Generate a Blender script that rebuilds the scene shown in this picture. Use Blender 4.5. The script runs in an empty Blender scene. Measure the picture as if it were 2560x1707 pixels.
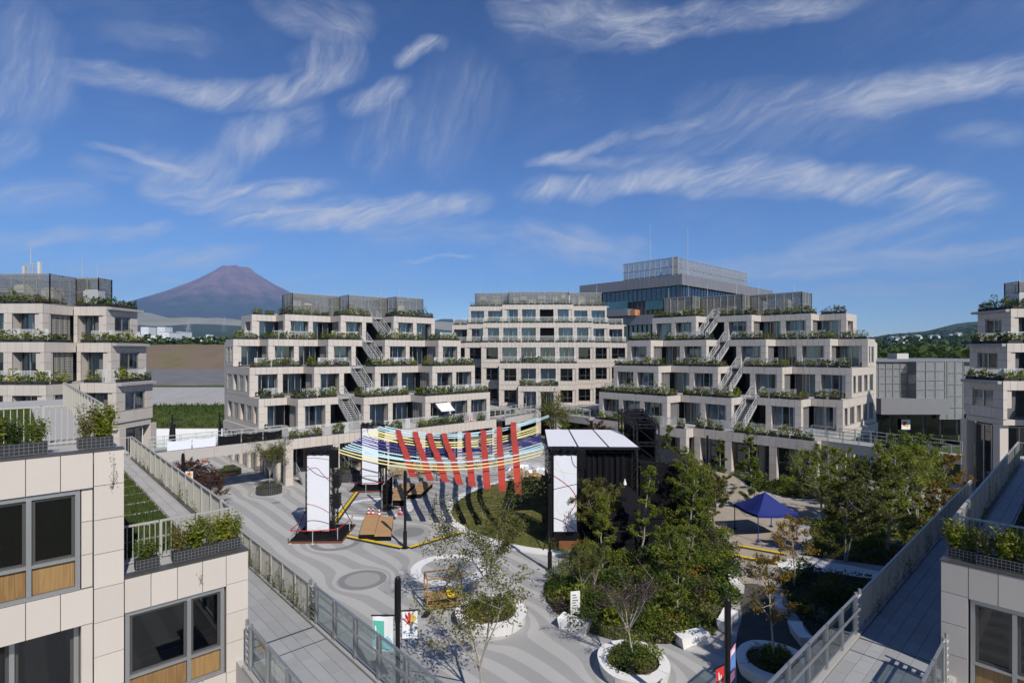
import bpy, math, random
from mathutils import Vector, Matrix
R = random.Random(7)
rad = math.radians
scene = bpy.context.scene
col = scene.collection

# ------------------------------------------------------------------ camera
CAM = Vector((-1.6, -0.06, 13.5))
cd = bpy.data.cameras.new('camera')
cd.sensor_width = 36.0
cd.lens = 19.0
cd.shift_y = 26.5 / 2560.0
cd.clip_start = 0.1
cd.clip_end = 60000
cam = bpy.data.objects.new('camera', cd)
col.objects.link(cam)
cam.location = CAM
cam.rotation_euler = (rad(90), 0, rad(2.2))
scene.camera = cam

# ------------------------------------------------------------------ light
SUN_EL = rad(42)
SX, SY = 0.533, -0.846                       # horizontal direction towards the sun
world = bpy.data.worlds.new('World')
scene.world = world
world.use_nodes = True
sd = bpy.data.lights.new('sun', 'SUN')
sd.energy = 5.0
sd.angle = rad(0.53)
sd.color = (1.0, 0.945, 0.86)
sun = bpy.data.objects.new('sun', sd)
col.objects.link(sun)
sun.rotation_euler = Vector((SX * math.cos(SUN_EL), SY * math.cos(SUN_EL), math.sin(SUN_EL))).to_track_quat('Z', 'Y').to_euler()
scene.view_settings.view_transform = 'Standard'
scene.view_settings.look = 'None'
scene.view_settings.exposure = 0.0
scene.view_settings.gamma = 1.0
scene.view_settings.use_curve_mapping = False
scene.render.engine = 'CYCLES'
cy = scene.cycles
cy.max_bounces = 5
cy.diffuse_bounces = 2
cy.glossy_bounces = 2
cy.transmission_bounces = 2
cy.transparent_max_bounces = 10
cy.volume_bounces = 0
cy.use_denoising = True
cy.use_adaptive_sampling = True
cy.adaptive_threshold = 0.03
world.cycles.sampling_method = 'MANUAL'
world.cycles.sample_map_resolution = 512
cy.sample_clamp_indirect = 6.0
cy.caustics_reflective = False
cy.caustics_refractive = False


class NT:
    """small helper around a node tree"""
    def __init__(s, tree):
        s.t = tree
    def n(s, typ, ins=None, **props):
        nd = s.t.nodes.new(typ)
        for k, v in props.items():
            setattr(nd, k, v)
        if ins:
            for k, v in ins.items():
                sock = nd.inputs[k]
                if isinstance(v, bpy.types.NodeSocket):
                    s.t.links.new(v, sock)
                else:
                    sock.default_value = v
        return nd
    def math(s, op, a, b=0.0, c=None, clamp=False):
        nd = s.t.nodes.new('ShaderNodeMath')
        nd.operation = op
        nd.use_clamp = clamp
        for i, v in enumerate((a, b) if c is None else (a, b, c)):
            if isinstance(v, bpy.types.NodeSocket):
                s.t.links.new(v, nd.inputs[i])
            else:
                nd.inputs[i].default_value = v
        return nd.outputs[0]
    def ramp(s, fac, stops, interp='LINEAR'):
        nd = s.t.nodes.new('ShaderNodeValToRGB')
        nd.color_ramp.interpolation = interp
        el = nd.color_ramp.elements
        while len(el) < len(stops):
            el.new(0.5)
        for e, (p, c) in zip(el, stops):
            e.position = p
            e.color = (c, c, c, 1) if isinstance(c, (int, float)) else (*c[:3], 1)
        s.t.links.new(fac, nd.inputs[0])
        return nd.outputs[0]
    def mix(s, fac, a, b, blend='MIX'):
        nd = s.t.nodes.new('ShaderNodeMix')
        nd.data_type = 'RGBA'
        nd.blend_type = blend
        for sock, v in ((nd.inputs[0], fac), (nd.inputs[6], a), (nd.inputs[7], b)):
            if isinstance(v, bpy.types.NodeSocket):
                s.t.links.new(v, sock)
            elif isinstance(v, (int, float)):
                sock.default_value = v
            else:
                sock.default_value = (*v[:3], 1)
        return nd.outputs[2]
    def noise(s, vec, scale, detail=4, rough=0.55, dist=0.0):
        nd = s.n('ShaderNodeTexNoise', {'Scale': scale, 'Detail': detail, 'Roughness': rough, 'Distortion': dist})
        if vec is not None:
            s.t.links.new(vec, nd.inputs['Vector'])
        return nd.outputs[0]


# ------------------------------------------------------------------ sky with cirrus; clouds laid out by azimuth and elevation
CIRRUS = [
    # azimuth, elevation, direction, half length, half width, strength, bend, direction of the fibres
    (0.1332, 0.2961, 0.046, 0.1624, 0.0222, 1.0, 0.19, 0.6),
    (0.3531, 0.283, -0.137, 0.1883, 0.0306, 1.0, -0.73, 0.42),
    (0.5631, 0.2416, -0.264, 0.1357, 0.0273, 1.0, -0.16, 0.29),
    (0.5519, 0.1811, 0.193, 0.128, 0.018, 0.6, 0.0, 0.19),
    (0.6036, 0.1606, 0.194, 0.0779, 0.0129, 0.4, 0.0, 0.19),
    (0.6167, 0.3689, 0.014, 0.1293, 0.0256, 0.95, 0.0, 0.01),
    (0.6682, 0.3608, -0.08, 0.073, 0.0197, 0.5, 0.0, -0.08),
    (0.4504, 0.3876, -0.141, 0.1967, 0.0328, 0.36, 0.0, 0.38),
    (0.3796, 0.3507, -0.081, 0.2164, 0.0399, 0.3, 0.0, 0.44),
    (0.083, 0.3551, 0.262, 0.097, 0.0115, 0.85, 0.73, 0.26),
    (0.14, 0.3329, -0.021, 0.1387, 0.0134, 0.42, 0.38, -0.02),
    (0.2504, 0.3834, 0.164, 0.0618, 0.0099, 0.55, 0.0, 0.16),
    (0.0907, 0.5504, -0.137, 0.1701, 0.0338, 0.62, 0.25, -0.14),
    (0.3259, 0.5251, -0.087, 0.2172, 0.0224, 0.8, 0.18, -0.09),
    (0.0902, 0.1932, -0.248, 0.1231, 0.0335, 0.75, 0.0, -0.25),
    (0.476, 0.1363, -0.037, 0.2843, 0.0176, 0.65, 0.0, -0.04),
    (0.5394, 0.1475, -0.055, 0.2147, 0.0094, 0.4, 0.0, -0.06),
    (0.564, 0.0956, -0.003, 0.1148, 0.0114, 0.45, 0.0, -0.0),
    (0.6846, 0.2954, -0.148, 0.0553, 0.0159, 0.32, 0.0, -0.15),
    (0.0333, 0.1825, 0.167, 0.107, 0.0283, 0.35, 0.0, 0.17),
    (-0.6326, 0.3929, 0.089, 0.0986, 0.0183, 0.75, 0.0, 0.26),
    (-0.4656, 0.4253, 0.289, 0.1443, 0.0222, 1.0, 0.87, 0.64),
    (-0.3609, 0.4807, 0.548, 0.0653, 0.0413, 0.6, 0.0, 1.16),
    (-0.2065, 0.5053, 0.417, 0.0518, 0.0126, 0.85, 0.0, 0.98),
    (-0.2811, 0.4323, 0.423, 0.0709, 0.0205, 0.75, 0.18, 0.98),
    (-0.2722, 0.3779, 1.033, 0.0818, 0.047, 0.34, 0.0, 2.08),
    (-0.1432, 0.411, 0.977, 0.1095, 0.0764, 0.24, 0.0, 2.02),
    (-0.4766, 0.3533, 0.241, 0.0579, 0.0274, 0.55, 0.0, 0.94),
    (-0.4878, 0.3388, 0.613, 0.0746, 0.0355, 0.5, 0.0, 1.14),
    (-0.4179, 0.389, -0.166, 0.0465, 0.0389, 0.34, 0.0, 0.39),
    (-0.6424, 0.285, -0.042, 0.0659, 0.0077, 0.85, -0.35, -0.04),
    (-0.5824, 0.2734, 0.022, 0.0776, 0.0398, 0.72, 0.0, 0.63),
    (-0.4951, 0.2575, 0.152, 0.1483, 0.0194, 1.0, 0.25, 0.33),
    (-0.6925, 0.2589, 0.037, 0.0377, 0.0175, 0.42, 0.0, 0.04),
    (-0.4212, 0.2234, 0.019, 0.1138, 0.0227, 0.95, 0.0, 0.19),
    (-0.2608, 0.2472, 0.149, 0.1794, 0.0267, 1.0, 0.28, 0.32),
    (-0.1625, 0.2138, 0.007, 0.1666, 0.0278, 0.42, 0.0, 0.01),
    (-0.709, 0.1696, 0.231, 0.1134, 0.013, 0.85, 0.0, 0.23),
    (-0.604, 0.142, 0.244, 0.1226, 0.0189, 0.8, 0.0, 0.51),
    (-0.7644, 0.3435, 0.608, 0.0603, 0.0445, 0.5, 0.0, 1.31),
    (-0.7521, 0.2148, 0.251, 0.0651, 0.0205, 0.55, 0.0, 0.25),
    (-0.7869, 0.2658, 0.879, 0.0317, 0.0194, 0.42, 0.0, 0.88),
    (-0.7764, 0.4046, 0.893, 0.0579, 0.045, 0.34, 0.0, 1.59),
    (-0.1748, 0.1681, 0.09, 0.0698, 0.0045, 0.8, 0.0, 0.09),
    (-0.6092, 0.1081, 0.036, 0.0392, 0.0034, 0.6, 0.0, 0.04),
    (-0.3965, 0.132, 0.187, 0.0593, 0.0048, 0.4, 0.0, 0.19),
    (-0.3819, 0.5327, 0.112, 0.1043, 0.0266, 0.5, 0.0, 0.11),
    (-0.6139, 0.4539, 0.073, 0.0779, 0.0161, 0.28, 0.0, 0.07),
]
SKY = dict(sat=1.10, tint=(0.74, 0.98, 1.36), white=(8.2, 8.5, 9.0), strength=0.080)


def build_sky():
    t = NT(world.node_tree)
    for nd in list(t.t.nodes):
        t.t.nodes.remove(nd)
    sky = t.n('ShaderNodeTexSky', sky_type='NISHITA')
    sky.sun_disc = False
    sky.sun_elevation = SUN_EL
    sky.sun_rotation = math.atan2(SX, SY)
    sky.altitude = 500
    sky.air_density = 1.0
    sky.dust_density = 0.0
    sky.ozone_density = 1.6
    geo = t.n('ShaderNodeTexCoord')
    sep = t.n('ShaderNodeSeparateXYZ', {0: geo.outputs['Generated']})
    az = t.math('ARCTAN2', sep.outputs[0], sep.outputs[1])
    el = t.math('ARCSINE', sep.outputs[2])
    P = t.n('ShaderNodeCombineXYZ', {0: az, 1: el}).outputs[0]

    def warp(vec, scale, amt, det=3.0):
        nz = t.n('ShaderNodeTexNoise', {'Scale': scale, 'Detail': det, 'Vector': vec})
        a = t.n('ShaderNodeVectorMath', {0: nz.outputs[1], 1: (0.5, 0.5, 0.5)}, operation='SUBTRACT')
        b = t.n('ShaderNodeVectorMath', {0: a.outputs[0], 'Scale': amt}, operation='SCALE')
        return t.n('ShaderNodeVectorMath', {0: vec, 1: b.outputs[0]}, operation='ADD').outputs[0]
    Pw = warp(warp(P, 6.0, 0.05), 19.0, 0.026, 4.0)
    Pf = warp(P, 9.0, 0.05)
    bins = [-0.35, 0.0, 0.35, 0.8, 1.25]
    fib = []
    for k, an in enumerate(bins):
        mp = t.n('ShaderNodeMapping', {'Vector': Pf, 'Rotation': (0, 0, -an)})
        sc = t.n('ShaderNodeVectorMath', {0: mp.outputs[0], 1: (9.0, 44.0, 1)}, operation='MULTIPLY').outputs[0]
        of = t.n('ShaderNodeVectorMath', {0: sc, 1: (k * 3.3, k * 7.1, 0)}, operation='ADD').outputs[0]
        fib.append(t.noise(of, 1.0, 8, 0.68, 0.5))
    wisp = [t.ramp(f, [(.34, 0.0), (.52, .38), (.74, 1.0)]) for f in fib]
    cov = None
    for (cx, cyy, ang, hl, hw, amp, bend, fa) in CIRRUS:
        q = t.n('ShaderNodeVectorMath', {0: Pw, 1: (cx, cyy, 0)}, operation='SUBTRACT').outputs[0]
        a = t.n('ShaderNodeVectorMath', {0: q, 1: (math.cos(ang) / (hl * 1.12), math.sin(ang) / (hl * 1.12), 0)}, operation='DOT_PRODUCT').outputs['Value']
        b = t.n('ShaderNodeVectorMath', {0: q, 1: (-math.sin(ang) / (hw * 1.2), math.cos(ang) / (hw * 1.2), 0)}, operation='DOT_PRODUCT').outputs['Value']
        a2 = t.math('MULTIPLY', a, a)
        if abs(bend) > .01:
            b = t.math('ADD', b, t.math('MULTIPLY_ADD', a2, -bend / 1.45, bend / 1.45 * .5))
        m = t.math('SUBTRACT', 1.0, t.math('MULTIPLY_ADD', b, b, t.math('MULTIPLY', a2, a2)), clamp=True)
        m = t.math('POWER', m, 1.35)
        n = wisp[min(range(5), key=lambda i: abs(bins[i] - fa))]
        d = t.math('MULTIPLY', t.math('MULTIPLY_ADD', n, 1.0, 0.10), t.math('MULTIPLY', m, amp))
        cov = d if cov is None else t.math('SUBTRACT', t.math('ADD', cov, d), t.math('MULTIPLY', cov, d))
    # thin veil that ties the streaks together
    veil = t.math('MULTIPLY', t.ramp(t.noise(Pw, 3.2, 6, .6), [(.45, 0.0), (.75, 1.0)]), t.ramp(fib[2], [(.35, 0.0), (.75, 1.0)]))
    cov = t.math('ADD', t.math('MULTIPLY', cov, .95), t.math('MULTIPLY', veil, .16), clamp=True)
    dz = t.math('MAXIMUM', sep.outputs[2], 0.0)
    skyc = t.n('ShaderNodeHueSaturation', {'Saturation': SKY['sat'], 'Color': sky.outputs[0]}).outputs[0]
    skyc = t.mix(1.0, skyc, SKY['tint'], 'MULTIPLY')
    skyc = t.mix(1.0, skyc, t.ramp(dz, [(0.0, (1.40, 1.34, 1.20)), (0.16, (1.12, 1.14, 1.12)), (0.34, (0.95, 0.97, 1.0)), (0.56, (0.68, 0.73, 0.80))]), 'MULTIPLY')
    c = t.mix(cov, skyc, SKY['white'])
    bg = t.n('ShaderNodeBackground', {'Color': c, 'Strength': SKY['strength']})
    t.n('ShaderNodeOutputWorld', {0: bg.outputs[0]})


build_sky()

# ------------------------------------------------------------------ materials
MATS = {}


def mat(name, color, rough=0.7, metal=0.0, var=0.0, grain=None, gamt=0.12, bump=None, bamt=0.1, spec=None, coords='World', fine=None):
    """plain principled surface with per-object variation, large blotches and fine grain"""
    m = bpy.data.materials.new(name)
    m.use_nodes = True
    t = NT(m.node_tree)
    b = m.node_tree.nodes['Principled BSDF']
    b.inputs['Roughness'].default_value = rough
    b.inputs['Metallic'].default_value = metal
    if spec is not None:
        b.inputs['Specular IOR Level'].default_value = spec
    c = (*color, 1)
    tc = t.n('ShaderNodeNewGeometry').outputs['Position'] if coords == 'World' else t.n('ShaderNodeTexCoord').outputs['Object']
    if var or grain:
        val = None
        if var:
            oi = t.n('ShaderNodeObjectInfo')
            val = t.math('MULTIPLY_ADD', oi.outputs['Random'], var, 1 - var / 2)
        if grain:
            g = t.math('MULTIPLY_ADD', t.noise(tc, grain, 6, 0.65), gamt * 2, 1 - gamt)
            val = g if val is None else t.math('MULTIPLY', val, g)
        if fine:
            g2 = t.math('MULTIPLY_ADD', t.noise(tc, fine, 2, 0.5), gamt * 2, 1 - gamt)
            val = t.math('MULTIPLY', val, g2)
        hs = t.n('ShaderNodeHueSaturation', {'Value': val, 'Color': c})
        t.t.links.new(hs.outputs[0], b.inputs['Base Color'])
    else:
        b.inputs['Base Color'].default_value = c
    if bump:
        bp = t.n('ShaderNodeBump', {'Strength': bamt, 'Distance': 0.02, 'Height': t.noise(tc, bump, 5, 0.6)})
        t.t.links.new(bp.outputs[0], b.inputs['Normal'])
    MATS[name] = m
    return m


def emit_free_glass(name, tint, refl, rough=0.02):
    m = bpy.data.materials.new(name)
    m.use_nodes = True
    t = NT(m.node_tree)
    m.node_tree.nodes.remove(m.node_tree.nodes['Principled BSDF'])
    tr = t.n('ShaderNodeBsdfTransparent', {'Color': (*tint, 1)})
    gl = t.n('ShaderNodeBsdfGlossy', {'Color': (0.9, 0.95, 1, 1), 'Roughness': rough})
    fr = t.n('ShaderNodeFresnel', {'IOR': 1.5})
    f = t.math('MULTIPLY_ADD', fr.outputs[0], refl, 0.03, clamp=True)
    mx = t.n('ShaderNodeMixShader', {0: f, 1: tr.outputs[0], 2: gl.outputs[0]})
    t.t.links.new(mx.outputs[0], m.node_tree.nodes['Material Output'].inputs[0])
    MATS[name] = m


def mesh_screen(name, color, open_, metal=0.6):
    """expanded-metal screen: perforation far too fine to see, so part of the light passes"""
    m = bpy.data.materials.new(name)
    m.use_nodes = True
    t = NT(m.node_tree)
    b = m.node_tree.nodes['Principled BSDF']
    b.inputs['Base Color'].default_value = (*color, 1)
    b.inputs['Metallic'].default_value = metal
    b.inputs['Roughness'].default_value = 0.5
    tc = t.n('ShaderNodeTexCoord').outputs['Object']
    k = t.math('MULTIPLY_ADD', t.noise(tc, 3.0, 4), 0.3, open_ - 0.15, clamp=True)
    tr = t.n('ShaderNodeBsdfTransparent')
    mx = t.n('ShaderNodeMixShader', {0: k, 1: b.outputs[0], 2: tr.outputs[0]})
    t.t.links.new(mx.outputs[0], m.node_tree.nodes['Material Output'].inputs[0])
    MATS[name] = m


def leaf_mat(name, c1, c2, c3=None, trans=0.35):
    m = bpy.data.materials.new(name)
    m.use_nodes = True
    t = NT(m.node_tree)
    b = m.node_tree.nodes['Principled BSDF']
    b.inputs['Roughness'].default_value = 0.55
    b.inputs['Specular IOR Level'].default_value = 0.35
    geo = t.n('ShaderNodeNewGeometry')
    oi = t.n('ShaderNodeObjectInfo')
    f = t.math('ADD', t.math('MULTIPLY', geo.outputs['Random Per Island'], 0.55), t.math('MULTIPLY', t.noise(geo.outputs['Position'], 0.9, 3), 0.55))
    f = t.math('ADD', f, t.math('MULTIPLY_ADD', oi.outputs['Random'], 0.3, -0.2))
    stops = [(0.15, c1), (0.85, c2)] if c3 is None else [(0.12, c1), (0.6, c2), (0.95, c3)]
    c = t.ramp(f, stops)
    t.t.links.new(c, b.inputs['Base Color'])
    tl = t.n('ShaderNodeBsdfTranslucent', {'Color': c})
    mx = t.n('ShaderNodeMixShader', {0: trans, 1: b.outputs[0], 2: tl.outputs[0]})
    t.t.links.new(mx.outputs[0], m.node_tree.nodes['Material Output'].inputs[0])
    MATS[name] = m


mat('cladding', (0.53, 0.478, 0.422), 0.55, var=0.09, grain=0.9, gamt=0.045, bump=40, bamt=0.03, fine=40)
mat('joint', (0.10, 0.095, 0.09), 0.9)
mat('soffit', (0.40, 0.375, 0.35), 0.8, grain=2)
mat('deck', (0.36, 0.35, 0.34), 0.85, var=0.06, grain=3, gamt=0.12)
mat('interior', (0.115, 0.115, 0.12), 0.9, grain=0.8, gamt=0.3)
mat('dark', (0.018, 0.018, 0.02), 0.8)
mat('aluminium', (0.44, 0.44, 0.44), 0.42, 0.75, grain=4, gamt=0.06)
mat('bronze', (0.12, 0.115, 0.11), 0.45, 0.6)
mat('galvanised', (0.52, 0.52, 0.51), 0.5, 0.35, grain=6, gamt=0.1)
mat('rail_paint', (0.64, 0.64, 0.62), 0.5, 0.05, var=0.06)
mat('railing_beige', (0.47, 0.455, 0.40), 0.5, 0.3, grain=3, gamt=0.08)
mat('louvre', (0.46, 0.44, 0.41), 0.5, 0.5)
mat('wood_panel', (0.36, 0.20, 0.075), 0.45, grain=5, gamt=0.25, var=0.1)
mat('oak', (0.42, 0.235, 0.085), 0.6, grain=4, gamt=0.22, var=0.15)
mat('wicker', (0.40, 0.245, 0.115), 0.8, grain=12, gamt=0.3, bump=30, bamt=0.6, var=0.1)
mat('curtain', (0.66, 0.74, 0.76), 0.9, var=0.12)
mat('crate', (0.022, 0.023, 0.025), 0.75, var=0.3)
mat('wire', (0.35, 0.35, 0.36), 0.4, 0.7)
mat('soil', (0.045, 0.033, 0.024), 0.95, grain=8, gamt=0.3)
mat('black_cloth', (0.008, 0.008, 0.010), 0.95, grain=2, gamt=0.3, bump=6, bamt=0.4, spec=.15)
mat('black_steel', (0.016, 0.016, 0.018), 0.5, 0.4)
mat('white_sheet', (0.74, 0.76, 0.82), 0.6, grain=2, gamt=0.04)
mat('roof_fabric', (0.78, 0.77, 0.80), 0.6, grain=1.5, gamt=0.04)
mat('screen_red', (0.42, 0.02, 0.045), 0.6)
mat('screen_navy', (0.015, 0.025, 0.06), 0.6)
mat('screen_yellow', (0.72, 0.66, 0.50), 0.6)
mat('ribbon_blue', (0.43, 0.62, 0.68), 0.7, var=0.08)
mat('ribbon_yellow', (0.66, 0.60, 0.27), 0.7, var=0.08)
mat('ribbon_navy', (0.03, 0.028, 0.20), 0.7, var=0.08)
mat('banner_red', (0.41, 0.045, 0.027), 0.75, var=0.06, grain=3, gamt=0.05)
mat('yellow', (0.74, 0.50, 0.012), 0.5, grain=5, gamt=0.12)
mat('rubber', (0.02, 0.02, 0.02), 0.8)
mat('cone_red', (0.60, 0.04, 0.035), 0.5)
mat('white_paint', (0.78, 0.78, 0.77), 0.6)
mat('white_stone', (0.72, 0.71, 0.69), 0.7, grain=2.5, gamt=0.07, var=0.05, bump=20, bamt=0.08)
mat('white_kerb', (0.70, 0.69, 0.68), 0.75, grain=3, gamt=0.06, var=0.05)
mat('tent_blue', (0.018, 0.030, 0.16), 0.8, grain=3, gamt=0.08, spec=.2)
mat('tent_black', (0.007, 0.007, 0.010), 0.9, spec=.15)
mat('barrier_red', (0.40, 0.02, 0.03), 0.6)
mat('orange_mat', (0.16, 0.05, 0.02), 0.9)
mat('lamp_black', (0.018, 0.018, 0.019), 0.4, 0.5)
mat('bark_pale', (0.33, 0.30, 0.26), 0.85, grain=9, gamt=0.3)
mat('bark_dark', (0.13, 0.105, 0.085), 0.9, grain=9, gamt=0.3)
mat('turquoise', (0.10, 0.42, 0.40), 0.3)
mat('grey_panel', (0.27, 0.26, 0.27), 0.45, 0.4, var=0.08, grain=1, gamt=0.05)
mat('grey_stone', (0.33, 0.32, 0.31), 0.8, grain=2, gamt=0.1, var=0.08)
mat('terracotta', (0.50, 0.22, 0.11), 0.7)
mat('equipment', (0.55, 0.54, 0.48), 0.6, var=0.3)
mat('hoarding', (0.80, 0.80, 0.80), 0.6)
mat('orange_fence', (0.50, 0.26, 0.09), 0.8, grain=6, gamt=0.3)
mat('sign_white', (0.75, 0.75, 0.74), 0.5)
mat('sign_text', (0.12, 0.12, 0.13), 0.6)
mat('tarp', (0.50, 0.50, 0.52), 0.35, 0.3, bump=5, bamt=0.8)
mat('rust', (0.20, 0.075, 0.03), 0.9, grain=4, gamt=0.3)
mat('concrete', (0.30, 0.30, 0.295), 0.9, grain=1.5, gamt=0.12, coords='World')
mat('far_white', (0.78, 0.78, 0.78), 0.7)
mat('far_grey', (0.40, 0.40, 0.42), 0.7)
mat('beacon_red', (0.5, 0.01, 0.01), 0.4)
for nm, c in (('flag_teal', (0.10, 0.45, 0.36)), ('flag_cyan', (0.25, 0.62, 0.72)), ('flag_red', (0.55, 0.03, 0.03)), ('flag_yellow', (0.72, 0.52, 0.10)),
              ('flag_white', (0.78, 0.80, 0.82)), ('flag_pink', (0.66, 0.30, 0.50)), ('flag_blue', (0.12, 0.25, 0.62)), ('cyan_text', (0.03, 0.30, 0.42)),
              ('scrap_blue', (0.10, 0.16, 0.28)), ('scrap_white', (0.62, 0.62, 0.64)), ('scrap_orange', (0.50, 0.20, 0.06)), ('bike_red', (0.45, 0.03, 0.08))):
    mat(nm, c, 0.7)
emit_free_glass('glass', (0.66, 0.72, 0.74), 1.7)
emit_free_glass('glass_dark', (0.13, 0.15, 0.16), 1.0)
emit_free_glass('glass_rail', (0.86, 0.91, 0.90), 0.55)
emit_free_glass('glass_blue', (0.22, 0.34, 0.44), 2.2)
emit_free_glass('glass_green', (0.42, 0.74, 0.70), 1.0)
mesh_screen('mesh_panel', (0.17, 0.165, 0.15), 0.36, 0.2)
mesh_screen('mesh_office', (0.26, 0.26, 0.255), 0.42, 0.2)
mat('screen_frame', (0.27, 0.265, 0.245), 0.6, 0.2)
mesh_screen('mesh_pale', (0.34, 0.35, 0.36), 0.30, 0.2)
leaf_mat('leaf_green', (0.052, 0.088, 0.010), (0.150, 0.195, 0.022), (0.31, 0.30, 0.035), .4)
leaf_mat('leaf_deep', (0.024, 0.050, 0.009), (0.078, 0.12, 0.018))
leaf_mat('leaf_lime', (0.08, 0.12, 0.012), (0.22, 0.25, 0.025), (0.38, 0.36, 0.04), .4)
leaf_mat('leaf_olive', (0.06, 0.075, 0.016), (0.15, 0.15, 0.030), (0.25, 0.19, 0.05))
leaf_mat('leaf_autumn', (0.10, 0.085, 0.015), (0.24, 0.16, 0.022), (0.38, 0.20, 0.025))
leaf_mat('leaf_rust', (0.05, 0.025, 0.012), (0.13, 0.06, 0.03))
leaf_mat('leaf_sage', (0.10, 0.13, 0.075), (0.26, 0.29, 0.19))
leaf_mat('leaf_mauve', (0.05, 0.03, 0.035), (0.13, 0.075, 0.085))
leaf_mat('grass', (0.028, 0.055, 0.010), (0.075, 0.105, 0.020), (0.13, 0.14, 0.04), 0.2)


def wood_grain(name, c1, c2):
    m = MATS[name]
    t = NT(m.node_tree)
    b = m.node_tree.nodes['Principled BSDF']
    pos = t.n('ShaderNodeNewGeometry').outputs['Position']
    st = t.n('ShaderNodeVectorMath', {0: pos, 1: (14, 14, .7)}, operation='MULTIPLY').outputs[0]
    oi = t.n('ShaderNodeObjectInfo')
    f = t.math('ADD', t.noise(st, 1.6, 6, .6, .6), t.math('MULTIPLY_ADD', oi.outputs['Random'], .2, -.1))
    t.t.links.new(t.ramp(f, [(.3, c1), (.7, c2)]), b.inputs['Base Color'])


wood_grain('wood_panel', (0.19, 0.105, 0.036), (0.33, 0.20, 0.08))
wood_grain('oak', (0.27, 0.15, 0.05), (0.44, 0.27, 0.11))

# ------------------------------------------------------------------ mesh helpers
class MB:
    """collects boxes, bars and tubes into one mesh"""
    def __init__(s):
        s.v, s.f, s.m = [], [], []
        s.cur = 0
    def face(s, pts):
        i = len(s.v)
        s.v += [tuple(p) for p in pts]
        s.f.append(tuple(range(i, i + len(pts))))
        s.m.append(s.cur)
    def hexa(s, p):
        i = len(s.v)
        s.v += [tuple(q) for q in p]
        for a in ((0, 3, 2, 1), (4, 5, 6, 7), (0, 1, 5, 4), (1, 2, 6, 5), (2, 3, 7, 6), (3, 0, 4, 7)):
            s.f.append(tuple(i + k for k in a))
            s.m.append(s.cur)
    def box(s, x0, x1, y0, y1, z0, z1):
        s.hexa([(x0, y0, z0), (x1, y0, z0), (x1, y1, z0), (x0, y1, z0), (x0, y0, z1), (x1, y0, z1), (x1, y1, z1), (x0, y1, z1)])
    def bar(s, p, q, w, h=None):
        p, q = Vector(p), Vector(q)
        d = q - p
        if d.length < 1e-6:
            return
        d.normalize()
        up = Vector((0, 0, 1)) if abs(d.z) < 0.95 else Vector((0, 1, 0))
        sx = d.cross(up).normalized()
        sz = sx.cross(d)
        h = h or w
        a, b = sx * w / 2, sz * h / 2
        s.hexa([p - a - b, p + a - b, q + a - b, q - a - b, p - a + b, p + a + b, q + a + b, q - a + b])
    def tube(s, p, q, r0, r1=None, n=6, cap=True):
        p, q = Vector(p), Vector(q)
        r1 = r0 if r1 is None else r1
        d = (q - p).normalized()
        up = Vector((0, 0, 1)) if abs(d.z) < 0.95 else Vector((1, 0, 0))
        sx = d.cross(up).normalized()
        sy = d.cross(sx)
        i = len(s.v)
        for c, r in ((p, r0), (q, r1)):
            for k in range(n):
                a = 2 * math.pi * k / n
                s.v.append(tuple(c + sx * (math.cos(a) * r) + sy * (math.sin(a) * r)))
        for k in range(n):
            s.f.append((i + k, i + (k + 1) % n, i + n + (k + 1) % n, i + n + k))
            s.m.append(s.cur)
        if cap:
            s.f.append(tuple(i + n + k for k in range(n)))
            s.f.append(tuple(i + n - 1 - k for k in range(n)))
            s.m += [s.cur, s.cur]
    def path(s, pts, r, n=5):
        for a, b in zip(pts, pts[1:]):
            s.tube(a, b, r, r, n)
    def prism(s, poly, z0, z1):
        """poly: ccw list of (x,y)"""
        i = len(s.v)
        n = len(poly)
        s.v += [(x, y, z0) for x, y in poly] + [(x, y, z1) for x, y in poly]
        s.f.append(tuple(i + n + k for k in range(n)))
        s.f.append(tuple(i + n - 1 - k for k in range(n)))
        s.m += [s.cur, s.cur]
        for k in range(n):
            s.f.append((i + k, i + (k + 1) % n, i + n + (k + 1) % n, i + n + k))
            s.m.append(s.cur)
    def ring(s, c, r0, r1, z0, z1, n=48, ex=1.0, a0=0.0, a1=2 * math.pi, rot=0.0):
        full = abs(a1 - a0 - 2 * math.pi) < 1e-6
        def pt(r, a, z):
            x, y = r * math.cos(a) * ex, r * math.sin(a)
            return (c[0] + x * math.cos(rot) - y * math.sin(rot), c[1] + x * math.sin(rot) + y * math.cos(rot), z)
        for k in range(n):
            a, b = a0 + (a1 - a0) * k / n, a0 + (a1 - a0) * (k + 1) / n
            s.face([pt(r0, a, z1), pt(r1, a, z1), pt(r1, b, z1), pt(r0, b, z1)])
            s.face([pt(r1, a, z0), pt(r1, b, z0), pt(r1, b, z1), pt(r1, a, z1)])
            s.face([pt(r0, b, z0), pt(r0, a, z0), pt(r0, a, z1), pt(r0, b, z1)])
        if not full:
            for a in (a0, a1):
                s.face([pt(r0, a, z0), pt(r1, a, z0), pt(r1, a, z1), pt(r0, a, z1)])
    def mesh(s, name, mats, smooth=False):
        me = bpy.data.meshes.new(name)
        me.from_pydata(s.v, [], s.f)
        for m in (mats if isinstance(mats, (list, tuple)) else [mats]):
            me.materials.append(MATS[m] if isinstance(m, str) else m)
        if len(me.materials) > 1:
            me.polygons.foreach_set('material_index', s.m)
        if smooth:
            me.polygons.foreach_set('use_smooth', [True] * len(me.polygons))
        me.update()
        return me
    def build(s, name, mats, parent=None, **kw):
        return obj(name, s.mesh(name, mats, kw.pop('smooth', False)), parent, **kw)


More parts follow.
